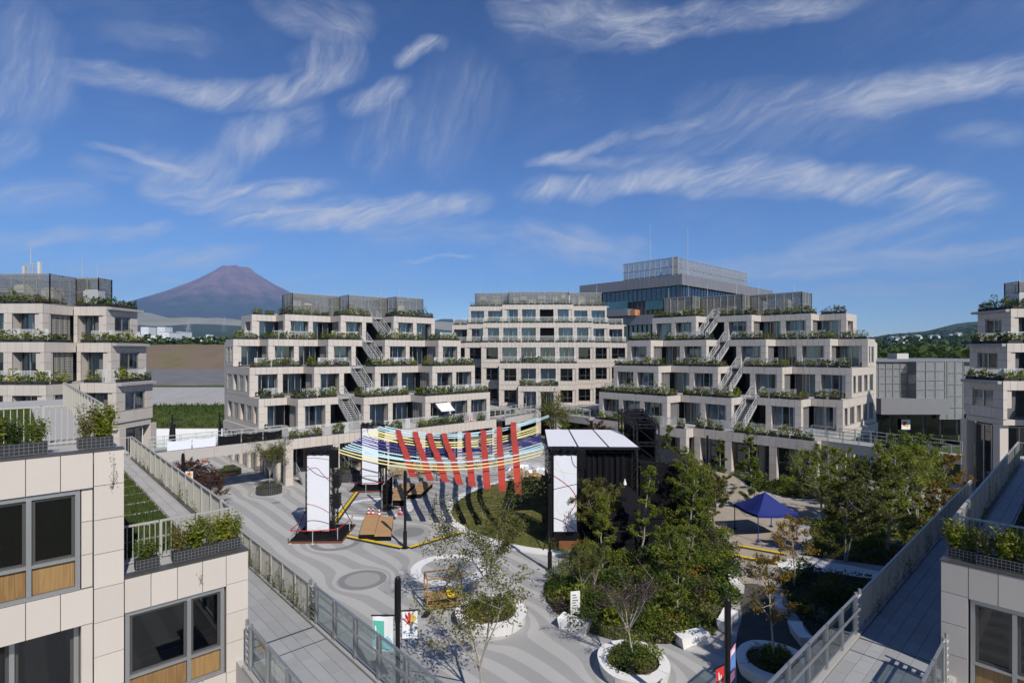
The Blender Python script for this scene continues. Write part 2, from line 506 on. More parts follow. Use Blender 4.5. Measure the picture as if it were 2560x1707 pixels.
def obj(name, data, parent=None, loc=None, label=None, cat=None, group=None, kind=None):
    o = bpy.data.objects.new(name, data)
    col.objects.link(o)
    if parent is not None:
        o.parent = parent
    if loc is not None:
        o.location = loc
    if label: o['label'] = label
    if cat: o['category'] = cat
    if group: o['group'] = group
    if kind: o['kind'] = kind
    return o


def thing(name, label, cat, loc=(0, 0, 0), rz=0.0, group=None):
    """Empty at the base of a thing; parts given in world coordinates stay put (rz = 0) or use local coordinates"""
    o = obj(name, None, None, loc, label, cat, group)
    o.rotation_euler = (0, 0, rz)
    o.empty_display_size = 0.2
    return o


def at_world(o, root):
    """shift a part whose mesh is in world coordinates under an unrotated root"""
    o.location = -root.location
    return o


CUBES = {}


def cube_mesh(m):
    if m not in CUBES:
        b = MB()
        b.box(-.5, .5, -.5, .5, -.5, .5)
        CUBES[m] = b.mesh('piece_' + m, m)
    return CUBES[m]


class Fr:
    """2-D frame: origin, u along the facade, n outward; a,b metres along them"""
    def __init__(s, ox, oy, ang, mir=False):
        s.o = (ox, oy)
        s.u = (math.cos(ang), math.sin(ang))
        s.n = (math.sin(ang), -math.cos(ang))
        if mir:                                     # u runs the other way while n stays outward
            s.u = (-s.u[0], -s.u[1])
        s.rz = ang                                  # turns local -y onto n
    def p(s, a, b, z=None):
        x = s.o[0] + s.u[0] * a + s.n[0] * b
        y = s.o[1] + s.u[1] * a + s.n[1] * b
        return (x, y) if z is None else (x, y, z)
    def boxpts(s, a0, a1, b0, b1, z0, z1):
        q = [s.p(a0, b0), s.p(a1, b0), s.p(a1, b1), s.p(a0, b1)]
        return [(x, y, z0) for x, y in q] + [(x, y, z1) for x, y in q]
    def sub(s, a, b, quarter):
        """frame at (a,b) turned so that its u is +n (quarter=1: face looking to -u) or its u is -n (quarter=-1: face looking to +u)"""
        f = Fr(0, 0, 0)
        f.o = s.p(a, b)
        if quarter == 1:
            f.u, f.n = s.n, (-s.u[0], -s.u[1])
        else:
            f.u, f.n = (-s.n[0], -s.n[1]), s.u
        f.rz = math.atan2(f.n[0], -f.n[1])
        return f


def fbox(mb, fr, a0, a1, b0, b1, z0, z1):
    mb.hexa(fr.boxpts(a0, a1, b0, b1, z0, z1))


class Pieces:
    """alike pieces of one thing: the nearest `limit` become objects, the rest one joined part"""
    def __init__(s, root, name, m, limit=300, rest='cladding'):
        s.root, s.name, s.mat, s.limit, s.rest = root, name, m, limit, rest
        s.items = []
    def add(s, fr, a0, a1, b0, b1, z0, z1):
        s.items.append((fr, a0, a1, b0, b1, z0, z1))
    def done(s):
        def key(it):
            x, y = it[0].p((it[1] + it[2]) / 2, 0)
            face = it[0].n[0] * (CAM.x - x) + it[0].n[1] * (CAM.y - y)
            dx, dy = x - CAM.x, y - CAM.y
            f = dy * math.cos(rad(2.2)) - dx * math.sin(rad(2.2))
            r = dx * math.cos(rad(2.2)) + dy * math.sin(rad(2.2))
            outside = f < 1 or abs(r / f) > 1.0
            return (outside, face < 0, math.hypot(dx, dy))
        s.items.sort(key=key)
        me = cube_mesh(s.mat)
        for fr, a0, a1, b0, b1, z0, z1 in s.items[:s.limit]:
            o = bpy.data.objects.new(s.name, me)
            col.objects.link(o)
            o.parent = s.root
            x, y = fr.p((a0 + a1) / 2, (b0 + b1) / 2)
            o.location = Vector((x, y, (z0 + z1) / 2)) - s.root.location
            o.rotation_euler = (0, 0, fr.rz)
            o.scale = (abs(a1 - a0), abs(b1 - b0), z1 - z0)
        if len(s.items) > s.limit:
            mb = MB()
            for it in s.items[s.limit:]:
                fbox(mb, *it)
            at_world(mb.build(s.rest, s.mat, s.root, kind='stuff'), s.root)

# ------------------------------------------------------------------ buildings of the square
M = 3.2            # bay module
CW = 0.64          # column and panel width
BH = 0.875         # height of a parapet band
PLANTERS = []      # (x, y, z, rz, length, where)
WIN = {}


def win_meshes(kind, w, h, var):
    """frame, panes and curtain of a window; local x along the wall, -y outward, z from the sill"""
    key = (kind, round(w, 2), round(h, 2), var)
    if key in WIN:
        return WIN[key]
    f, panes, cur = MB(), [], []
    x0, x1 = -w / 2, w / 2
    t = 0.07
    split = [0.5] if var % 2 else [0.36, 0.68]
    if kind == 'narrow':
        split = [0.5]
    if kind == 'mid':
        split = [0.5]
    for a, b in ((x0, x0 + t), (x1 - t, x1)):
        f.box(a, b, -.05, .05, 0, h)
    f.box(x0 + t, x1 - t, -.05, .05, h - t, h)
    f.box(x0 + t, x1 - t, -.05, .05, 0, t)
    xs = [x0 + t] + [x0 + w * s for s in split] + [x1 - t]
    for x in xs[1:-1]:
        f.box(x - .045, x + .045, -.06, .05, t, h - t)
    low = t
    if kind == 'mid':
        low = h * 0.36
        f.box(x0 + t, x1 - t, -.055, .05, low - .04, low + .04)
        low += .04
    for a, b in zip(xs, xs[1:]):
        g = MB()
        g.face([(a + .02, .0, low), (b - .02, .0, low), (b - .02, .0, h - t), (a + .02, .0, h - t)])
        panes.append(g.mesh('pane', 'glass' if kind != 'mid' else 'glass_dark'))
        if kind == 'mid':
            g = MB()
            g.face([(a + .02, .0, t), (b - .02, .0, t), (b - .02, .0, low - .08), (a + .02, .0, low - .08)])
            panes.append(g.mesh('pane', 'glass_dark'))
    # pleated curtain
    spans = {0: [(0.04, 0.40), (0.62, 0.96)], 1: [(0.04, 0.96)], 2: [(0.45, 0.96)], 3: [(0.04, 0.62)], 4: [(0.02, 0.2), (0.8, 0.98)]}[var % 5]
    for s0, s1 in spans:
        cm = MB()
        n = max(4, int((s1 - s0) * w / 0.09))
        pts = [(x0 + w * (s0 + (s1 - s0) * k / n), .16 + (.035 if k % 2 else 0) + .012 * math.sin(k * 1.7)) for k in range(n + 1)]
        zb = 0.08 if kind != 'mid' else 0.1
        for (ax, ay), (bx, by) in zip(pts, pts[1:]):
            cm.face([(ax, ay, zb), (bx, by, zb), (bx, by, h - .1), (ax, ay, h - .1)])
        cur.append(cm.mesh('curtain', 'curtain'))
    WIN[key] = (f.mesh('window', 'aluminium' if kind != 'mid' else 'bronze'), panes, cur)
    return WIN[key]


RAILM = {}


def rail_mesh(L, kind='bar'):
    key = (round(L, 2), kind)
    if key in RAILM:
        return RAILM[key]
    b = MB()
    h = 1.15
    b.box(-L / 2 + .02, L / 2 - .02, -.025, .025, h - .04, h)
    b.box(-L / 2 + .02, L / 2 - .02, -.02, .02, .06, .10)
    n = max(2, int(L / 0.125))
    for k in range(n + 1):
        x = -L / 2 + .03 + (L - .06) * k / n
        b.box(x - .018, x + .018, -.018, .018, .10, h - .04)
    k = max(1, round(L / 1.6))
    for q in range(k):
        for d in (-.09, .09):
            x = -L / 2 + .14 + q * (L - .28) / max(1, k - 1) + d * .9 if k > 1 else d
            b.box(x - .03, x + .03, -.04, .04, 0, h + .03)
    RAILM[key] = b.mesh('railing', 'rail_paint')
    return RAILM[key]


class Bld:
    def __init__(s, label, loc, where, limit=300):
        s.root = thing('apartment_building', label, 'building', (loc[0], loc[1], 0), group='terraced apartment buildings round the square')
        s.where = where
        s.pan = Pieces(s.root, 'panel', 'cladding', limit)
        s.back, s.ret, s.slab, s.core, s.sof = MB(), MB(), MB(), MB(), MB()
        s.k = 0
    def put(s, name, data, fr, a, b, z, parent=None):
        o = bpy.data.objects.new(name, data)
        col.objects.link(o)
        if parent is None:
            x, y = fr.p(a, b)
            o.parent = s.root
            o.location = Vector((x, y, z)) - s.root.location
            o.rotation_euler = (0, 0, fr.rz)
        else:
            o.parent = parent
        return o
    def band(s, fr, a0, a1, b, zt, h=BH, g=.012):
        if a1 - a0 < .1:
            return
        n = max(1, round((a1 - a0) / CW))
        w = (a1 - a0) / n
        for k in range(n):
            s.pan.add(fr, a0 + k * w + g, a0 + (k + 1) * w - g, b - .05, b, zt - h + g, zt - .03)
        fbox(s.back, fr, a0 + .003, a1 - .003, b - .085, b - .05, zt - h + .02, zt - .005)
        fbox(s.ret, fr, a0 + .06, a1 - .06, b - .32, b - .085, zt - h, zt - .012)
    def colm(s, fr, a0, a1, b, z0, z1, depth=.85, g=.012):
        n = max(1, round((z1 - z0) / BH))
        h = (z1 - z0) / n
        for k in range(n):
            s.pan.add(fr, a0 + g, a1 - g, b - .05, b, z0 + k * h + g, z0 + (k + 1) * h - g)
        fbox(s.back, fr, a0 + .02, a1 - .02, b - .085, b - .05, z0, z1)
        fbox(s.ret, fr, a0 + .06, a1 - .06, b - depth, b - .085, z0, z1 + .3)
    def window(s, fr, a0, a1, b, z0, z1, kind='full'):
        s.k += 1
        var = (s.k * 7 + int(abs(a0) * 3) + int(z0)) % 5
        f, panes, cur = win_meshes(kind, a1 - a0, z1 - z0, var)
        w = s.put('window', f, fr, (a0 + a1) / 2, b, z0)
        for p in panes:
            s.put('pane', p, fr, 0, 0, 0, w)
        if kind != 'plain':
            for c in cur:
                s.put('curtain', c, fr, 0, 0, 0, w)
        return w
    def louvre(s, fr, a0, a1, b, z0, z1):
        mb = MB()
        n = 4
        w = (a1 - a0) / n
        for k in range(n):
            x0, x1 = a0 + k * w, a0 + (k + 1) * w
            fbox(mb, fr, x0 + .02, x0 + .07, b - .06, b, z0, z1)
            fbox(mb, fr, x1 - .07, x1 - .02, b - .06, b, z0, z1)
            q = int((z1 - z0) / .22)
            for r in range(q + 1):
                z = z0 + (z1 - z0 - .05) * r / q
                fbox(mb, fr, x0 + .07, x1 - .07, b - .045, b - .015, z, z + .06)
            for xx in (.33, .66):
                fbox(mb, fr, x0 + w * xx - .02, x0 + w * xx + .02, b - .045, b - .012, z0, z1)
        at_world(mb.build('louvre_screen', 'louvre', s.root), s.root)
    def opening(s, fr, a0, a1, b, z0, z1, kind):
        """z1 = level of the floor above"""
        if kind == 'win':
            s.window(fr, a0 + .03, a1 - .03, b - .8, z0 + .05, z1 - .33)
        elif kind == 'mid':
            s.window(fr, a0 + .03, a1 - .03, b - .35, z0 + .62, z1 - .8, 'mid')
            s.band(fr, a0, a1, b - .002, z0 + .62, .62)
        elif kind == 'louvre':
            s.louvre(fr, a0, a1 - .02, b - .25, z0 + .05, z1 - BH + .02)
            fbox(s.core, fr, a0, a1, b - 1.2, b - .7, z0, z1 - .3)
        elif kind == 'narrow':
            pass
    def rail(s, fr, a0, a1, b, z, unit=M):
        n = max(1, round((a1 - a0) / unit))
        L = (a1 - a0) / n
        for k in range(n):
            s.put('railing', rail_mesh(L), fr, a0 + (k + .5) * L, b, z)
    def plant(s, fr, a0, a1, b, z, floor, dens=1.0):
        n = max(1, int((a1 - a0) / 1.07))
        w = (a1 - a0) / n
        for k in range(n):
            if R.random() > dens:
                continue
            x, y = fr.p(a0 + (k + .5) * w, b)
            PLANTERS.append((x, y, z, fr.rz, w * R.uniform(.74, .92), s.where, floor))
    def done(s):
        s.pan.done()
        for mb, nm, m in ((s.back, 'panel_joints', 'joint'), (s.ret, 'wall_frame', 'cladding'), (s.slab, 'terrace_deck', 'deck'), (s.core, 'interior_wall', 'interior'), (s.sof, 'soffit', 'soffit')):
            if mb.v:
                at_world(mb.build(nm, m, s.root, kind='stuff' if nm in ('panel_joints', 'wall_frame', 'interior_wall') else None), s.root)


FLOOR = {0: 'ground floor', 1: 'second-storey', 2: 'third-storey', 3: 'fourth-storey', 4: 'fifth-storey', 5: 'sixth-storey'}


def row(B, fr, z0, z1, segs, jb, mode='left', kinds=None, short_kind='louvre', left_end=None, right_end=True, stair=None, fl=1, rgap=0.0, planters=1.0, rails=True, endcol=True, nstyle=1):
    """one storey of zigzag facade. segs: (i0, i1, j) from left to right, j modules back from the frame line"""
    zb = z1 - BH
    for q, (i0, i1, j) in enumerate(segs):
        b = -j * M
        a0, a1 = i0 * M, i1 * M
        last = q == len(segs) - 1
        cut = stair == q
        bend = a1 - (0.5 * M if cut else 0) + (CW if (last and endcol and mode == 'left') else 0)
        nxt = segs[q + 1][2] if not last else None
        prv = segs[q - 1][2] if q else None
        B.band(fr, a0, bend - .001, b, z1)
        nb = int(round(i1 - i0))
        for k in range(nb):
            x = a0 + k * M
            kd = (kinds(q, k, i0 + k) if kinds else 'win')
            if mode == 'left':
                B.colm(fr, x, x + CW, b, z0, zb)
                o0, o1 = x + CW, x + M
            else:
                B.colm(fr, x, x + CW / 2 + .06, b, z0, zb)
                B.colm(fr, x + M - CW / 2 - .06, x + M, b, z0, zb)
                o0, o1 = x + CW / 2 + .06, x + M - CW / 2 - .06
            if cut and k == nb - 1:
                kd = 'dark'
            B.opening(fr, o0, o1, b, z0, z1, kd)
            dep = 1.25 if kd != 'dark' else 4.5
            if kd == 'mid':
                dep = .9
            cl = 1.1 if (k == 0 and ((q == 0 and left_end) or (prv is not None and prv > j))) else .001
            cr = rgap if (last and k == nb - 1 and rgap) else 1.1 if (k == nb - 1 and nxt is not None and nxt > j and short_kind != 'none') else .001
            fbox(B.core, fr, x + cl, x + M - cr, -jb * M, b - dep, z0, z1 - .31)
            fbox(B.slab, fr, x + .09, x + M - (.001 if not (last and k == nb - 1) else -.4), -jb * M, b - .09, z1 - .30, z1 - .06)
        if last and endcol and mode == 'left':
            B.colm(fr, a1, a1 + CW, b, z0, zb)
        if planters:
            B.plant(fr, a0 + .1, bend - .1, b - .27, z1 - .05, fl, planters)
        if rails:
            B.rail(fr, a0 + .75, bend - .3, b - .72, z1 - .06)
        # faces between segments
        if nxt is not None and nxt < j:
            L = (j - nxt) * M
            sf = fr.sub(a1, b, 1)
            B.band(sf, .06, L - .056, 0, z1)
            B.colm(sf, L - CW, L - .056, 0, z0, zb)
            if not cut:
                B.opening(sf, .05, L - CW, 0, z0, z1, short_kind)
            if planters:
                B.plant(sf, .5, L - .6, -.27, z1 - .05, fl, planters)
        if nxt is not None and nxt > j:
            L = (nxt - j) * M
            sf = fr.sub(a1, b, -1)
            B.band(sf, .056, L - .06, 0, z1)
            B.colm(sf, .056, CW, 0, z0, zb)
            B.opening(sf, CW, L - .05, 0, z0, z1, short_kind)
            if planters:
                B.plant(sf, .6, L - .5, -.27, z1 - .05, fl, planters)
    if left_end:
        i0, _, j = segs[0]
        L = (jb - j) * M
        sf = fr.sub(i0 * M, -jb * M, 1)
        end_wall(B, sf, L, z0, z1, left_end)
    if right_end:
        i1, j = segs[-1][1], segs[-1][2]
        a = i1 * M + (CW if (mode == 'left' and endcol) else 0)
        fbox(B.ret, fr, a - .25, a - .002, -jb * M, -j * M - .1, z0, z1 - .02)


def end_wall(B, sf, L, z0, z1, n):
    """gable with n tall narrow openings, alternately recessed and glazed"""
    w = (L - .06) / n
    B.band(sf, 0, L - .056, 0, z1, BH + .1)
    zb = z1 - BH - .1
    B.band(sf, 0, L - .056, -.001, z0 + .55, .55)
    for k in range(n):
        x = k * w
        B.colm(sf, x, x + w * .36, 0, z0 + .55, zb, 1.0)
        o0, o1 = x + w * .36, x + w - .002
        if k == n - 1:
            B.colm(sf, o1 - .3, o1, 0, z0 + .55, zb, 1.0)
            o1 -= .3
        if k % 2 == n % 2:
            B.window(sf, o0 + .02, o1 - .02, -.12, z0 + .55, zb, 'narrow')
        else:
            fbox(B.ret, sf, o0, o1, -1.05, -.9, z0 + .1, z1 - .3)


def staircase(B, fr, a0, a1, b0, b1, z0, z1):
    """straight steel flight from (b0,z0) up to (b1,z1)"""
    f = MB()
    n = 17
    hr = MB()
    for a in (a0, a1):
        f.bar(fr.p(a, b0, z0 + .05), fr.p(a, b1, z1 + .02), .06, .28)
        for hh, ww in ((1.12, .06), (.62, .035)):
            hr.bar(fr.p(a, b0, z0 + hh), fr.p(a, b1, z1 + hh), ww)
            hr.bar(fr.p(a, b1, z1 + hh), fr.p(a, b1 - .9, z1 + hh), ww)
        for k in range(0, n + 1, 1):
            t = k / n
            p = fr.p(a, b0 + (b1 - b0) * t)
            zz = z0 + (z1 - z0) * t
            hr.bar((p[0], p[1], zz + .1), (p[0], p[1], zz + 1.12), .022 if k % 4 else .06)
    st = at_world(f.build('staircase', 'galvanised', B.root), B.root)
    at_world(hr.build('handrail', 'galvanised', st), B.root).location = (0, 0, 0)
    me = cube_mesh('galvanised')
    for k in range(n):
        t = (k + .5) / n
        o = bpy.data.objects.new('step', me)
        col.objects.link(o)
        o.parent = st
        x, y = fr.p((a0 + a1) / 2, b0 + (b1 - b0) * t)
        o.location = (x, y, z0 + (z1 - z0) * (k + 1) / (n + 1) + .03)
        o.rotation_euler = (0, 0, fr.rz)
        o.scale = (abs(a1 - a0) - .08, .30, .045)
    # posts carrying the top landing
    ps = MB()
    for a in (a0 + .05, a1 - .05):
        p = fr.p(a, b0 + (b1 - b0) * .12)
        ps.bar((p[0], p[1], z0), (p[0], p[1], z0 + 1.6), .12)
    at_world(ps.build('post', 'galvanised', st), B.root).location = (0, 0, 0)


def enclosure(B, fr, spans, z0, z1, seed=1):
    """plant room behind expanded-metal screens; spans: (a0,a1,b0,b1)"""
    rr = random.Random(seed)
    for (a0, a1, b0, b1) in spans:
        fm = MB()
        walls = [((a0, b1), (a1, b1)), ((a0, b0), (a0, b1)), ((a1, b0), (a1, b1)), ((a0, b0), (a1, b0))]
        e = None
        pm = []
        for (pa, pb), (qa, qb) in walls:
            L = math.hypot(qa - pa, qb - pb)
            n = max(1, round(L / 1.1))
            for k in range(n + 1):
                a, b = pa + (qa - pa) * k / n, pb + (qb - pb) * k / n
                fm.bar(fr.p(a, b, z0), fr.p(a, b, z1), .07)
            for zz in (z0 + .1, z0 + (z1 - z0) * .5, z1 - .05):
                fm.bar(fr.p(pa, pb, zz), fr.p(qa, qb, zz), .06)
            for k in range(n):
                g = MB()
                t0, t1 = (k + .04) / n, (k + .96) / n
                A = (pa + (qa - pa) * t0, pb + (qb - pb) * t0)
                C = (pa + (qa - pa) * t1, pb + (qb - pb) * t1)
                g.face([fr.p(A[0], A[1], z0 + .12), fr.p(C[0], C[1], z0 + .12), fr.p(C[0], C[1], z1 - .08), fr.p(A[0], A[1], z1 - .08)])
                pm.append(g)
        n = max(2, round((b1 - b0) / 1.4))
        for k in range(n + 1):
            b = b0 + (b1 - b0) * k / n
            fm.bar(fr.p(a0, b, z1 - .12), fr.p(a1, b, z1 - .12), .08)
        e = at_world(fm.build('roof_screen', 'screen_frame', B.root), B.root)
        for g in pm:
            g.build('mesh_panel', 'mesh_panel', e)
        # machines inside
        q = 0
        a = a0 + .8
        while a < a1 - 1.2:
            w = rr.uniform(.7, 1.6)
            d = rr.uniform(.8, 1.4)
            bb = rr.uniform(b0 + .8, max(b0 + .9, b1 - 2.2))
            h = rr.uniform(1.2, (z1 - z0) * .8)
            g = MB()
            fbox(g, fr, a, a + w, bb, bb + d, z0, z0 + h)
            fbox(g, fr, a + .1, a + w - .1, bb + .1, bb + d - .1, z0 + h, z0 + h + .12)
            g.build('roof_unit', 'equipment' if q % 3 else 'galvanised', e)
            a += w + rr.uniform(.4, 1.4)
            q += 1
        for k in range(2):
            g = MB()
            aa = a0 + (a1 - a0) * (.15 + .7 * k)
            p = fr.p(aa, b1 - .3)
            g.tube((p[0], p[1], z1 - .1), (p[0], p[1], z1 + rr.uniform(1.2, 2.2)), .035, .015, 5)
            g.build('lightning_rod', 'galvanised', e)


Z2, Z3, Z4, Z5, Z6, Z7 = 4.7, 8.2, 11.7, 15.15, 18.6, 22.05


def side_building(mir, ox, oy):
    where = 'right' if mir else 'left'
    fr = Fr(ox, oy, rad(-45 if mir else 45), mir)
    B = Bld(('cream terraced apartment block with zigzag planted balconies, right of the white-roofed stage' if mir else
             'cream terraced apartment block with zigzag planted balconies, below the distant mountain'), (ox, oy), where + ' terraced block')
    rows = [(Z2, Z3, [(-1, 0, 1), (0, 2, 0), (2, 4, -1), (4, 7, -2)], 5, 1, 5, 2),
            (Z3, Z4, [(-1, 1, 2), (1, 3, 1), (3, 5, 0), (5, 7, -1)], 5, 1, 4, 3),
            (Z4, Z5, [(-1, 0, 4), (0, 2, 3), (2, 4, 2), (4, 6, 1), (6, 7, 0)], 5, 2, 2, 4),
            (Z5, Z6, [(0, 1, 5), (1, 3, 4), (3, 5, 3), (5, 7, 2)], 6.4, 2, 1, 5)]
    for z0, z1, segs, jb, st, le, fl in rows:
        row(B, fr, z0, z1, segs, jb, stair=st, left_end=le, fl=fl, rails=fl < 5, planters=1.0)
        i1, j = segs[st][1], segs[st][2]
        staircase(B, fr, (i1 - .47) * M, (i1 - .06) * M, -(j - 1.05) * M, -(j + .45) * M, z0, z1)
    # ground floor arcade under the second-storey deck
    ist = 3 if mir else 2
    segs = [(-1.1, ist, -1.85), (ist, 7, -2.4)]
    for q, (i0, i1, j) in enumerate(segs):
        b = -j * M
        B.band(fr, i0 * M, i1 * M + (CW if q else 0), b, Z2, 1.05)
        cols = [-1.1, .45, 2] if not q and not mir else [-1.1, .1, 1.6, 2.75] if not q else [i0, i0 + 1.5, 5.2, 6.98]
        for i in cols:
            if q == 0 and i == 2:
                continue
            B.colm(fr, i * M, i * M + CW + .12, b, 0, Z2 - 1.05, .8)
        for i in range(-1, 7):
            x = i * M
            if q == 0:
                fbox(B.core, fr, x + (.6 if i < 0 else 0), x + M - .001, -5 * M, 2.2, 0, Z2 - .31)
                B.window(fr, x + .3, x + M - .25, 2.35, .1, 3.4, 'plain')
                g = MB()
                fbox(g, fr, x - .25, x + .28, 2.2, 2.5, 0, Z2 - .3)
                at_world(g.build('pier', 'cladding' if i % 2 else 'wood_panel', B.root), B.root)
        fbox(B.slab, fr, i0 * M + .09, i1 * M + (.5 if q else -.001), -5 * M, b - .09, Z2 - .30, Z2 - .06)
        B.plant(fr, i0 * M + .3, i1 * M, b - .27, Z2 - .05, 1, .8)
        B.rail(fr, i0 * M + .5, i1 * M, b - .72, Z2 - .06)
    sf = fr.sub(ist * M, 1.85 * M, 1)
    B.band(sf, .06, .55 * M - .056, 0, Z2, 1.05)
    B.colm(sf, .55 * M - CW, .55 * M - .056, 0, 0, Z2 - 1.05)
    # left return at ground level: tall glazed shopfront bays towards the side street
    sf = fr.sub(-1.1 * M, -5 * M, 1)
    L = 6.85 * M
    B.band(sf, 0, L - .056, 0, Z2, 1.05)
    n = 7
    for k in range(n + 1):
        x = min(k * L / n, L - .7)
        B.colm(sf, x, x + .6, 0, 0, Z2 - 1.05, .6)
        if k < n - 1:
            B.window(sf, x + .62, x + L / n - .02, -.4, .05, Z2 - 1.1, 'plain')
    enc = [(1.7 * M, 3.9 * M, -6.2 * M, -5.0 * M), (3.9 * M, 5.9 * M, -6.2 * M, -4.1 * M), (5.9 * M, 7.4 * M, -5.4 * M, -3.3 * M)]
    enclosure(B, fr, enc, Z6 - .05, Z6 + 3.3, 4 if mir else 9)
    g = MB()
    fbox(g, fr, -M + .1, 7 * M + .5, -5.3 * M, -5 * M, 0, Z5 - .35)
    at_world(g.build('rear_wall', 'cladding', B.root), B.root)
    B.done()
    return B, fr


BL, frL = side_building(False, -28.1, 60.0)
BR, frR = side_building(True, 28.1, 61.0)


def centre_building():
    ox, oy = -0.7, 84.6
    fr = Fr(ox, oy, 0)
    B = Bld('cream stepped apartment block at the back of the square, facing the camera squarely', (ox, oy), 'central stepped block')
    specs = [(Z2, Z3, 1, 0, 1), (Z3, Z4, 2, 1, 1), (Z4, Z5, 3, 2, 1), (Z5, Z6, 3, 3, 1), (Z6, Z7, 2, 4, 2)]
    ends = {0: 5, 1: 5, 2: 5, 3: 5, 4: 4}
    for r, (z0, z1, n, j0, wide) in enumerate(specs):
        left, right = [], []
        i, j = n, j0 + 1
        while i < ends[r]:
            left.insert(0, (-min(i + wide, ends[r]), -i, j))
            right.append((i, min(i + wide, ends[r]), j))
            i += wide
            j += 1
        segs = left + [(-n, n, j0)] + right

        def kinds(q, k, i, n=n, r=r):
            if r == 0:
                return 'win' if -1 <= i < 1 else 'mid'
            if r == 1:
                return 'win' if -1 <= i < 1 else 'mid'
            if r == 2:
                return 'win' if -2 <= i < 2 else 'mid'
            return 'dark' if (i == 0 and r >= 3) else 'win'
        # the short faces of this block are closed walls
        row(B, fr, z0, z1, segs, 7, mode='both', kinds=kinds, short_kind='none', fl=r + 2 - (0 if r else 0), rails=False, planters=0, left_end=None)
        for (a, b_, jj) in segs:
            for k, (nx, sgn) in enumerate(((b_, 1), (a, -1))):
                pass
        for q in range(len(segs) - 1):
            (a0, a1, ja), (c0, c1, jc) = segs[q], segs[q + 1]
            x = a1 * M
            lo, hi = min(ja, jc), max(ja, jc)
            if jc < ja:
                fbox(B.ret, fr, x + .03, x + .3, -hi * M, -lo * M - .1, z0, z1 - .1)
            else:
                fbox(B.ret, fr, x - .3, x - .03, -hi * M, -lo * M - .1, z0, z1 - .1)
        # planted, railed balconies where the storey above steps back
        if r < 4:
            nn, jj = n, j0
            if r < 2:
                B.plant(fr, -nn * M + .1, nn * M - .1, -jj * M - .27, z1 - .05, r + 2)
                B.rail(fr, -nn * M + .2, nn * M - .2, -jj * M - .72, z1 - .06)
            else:
                for (a0, a1, ja) in segs:
                    B.plant(fr, a0 * M + .1, a1 * M - .1, -ja * M - .27, z1 - .05, r + 2)
                    B.rail(fr, a0 * M + .1, a1 * M - .1, -ja * M - .72, z1 - .06)
        else:
            for (a0, a1, ja) in segs:
                B.plant(fr, a0 * M + .1, a1 * M - .1, -ja * M - .27, z1 - .05, r + 2)
    # open ground floor
    for i in range(-5, 6):
        for j in (0, 2):
            if abs(i) > 1 + j * 2:
                continue
            B.colm(fr, i * M - .4, i * M + .4, -j * M, 0, Z2 - .6, .8)
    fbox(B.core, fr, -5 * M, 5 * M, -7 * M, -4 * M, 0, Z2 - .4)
    fbox(B.slab, fr, -5 * M, 5 * M, -7 * M, -.1, Z2 - .38, Z2 - .06)
    enclosure(B, fr, [(-3.7 * M, -1.7 * M, -7 * M, -5.6 * M), (-1.7 * M, 1.8 * M, -6.6 * M, -5.1 * M), (1.8 * M, 3.8 * M, -7 * M, -5.6 * M)], Z7 - .05, Z7 + 2.7, 5)
    B.done()
    return B


BC = centre_building()


# ------------------------------------------------------------------ the two blocks beside the square (cut by the picture's edges)
Y3, Y4, Y5, Y6 = 7.4, 10.9, 14.35, 17.8


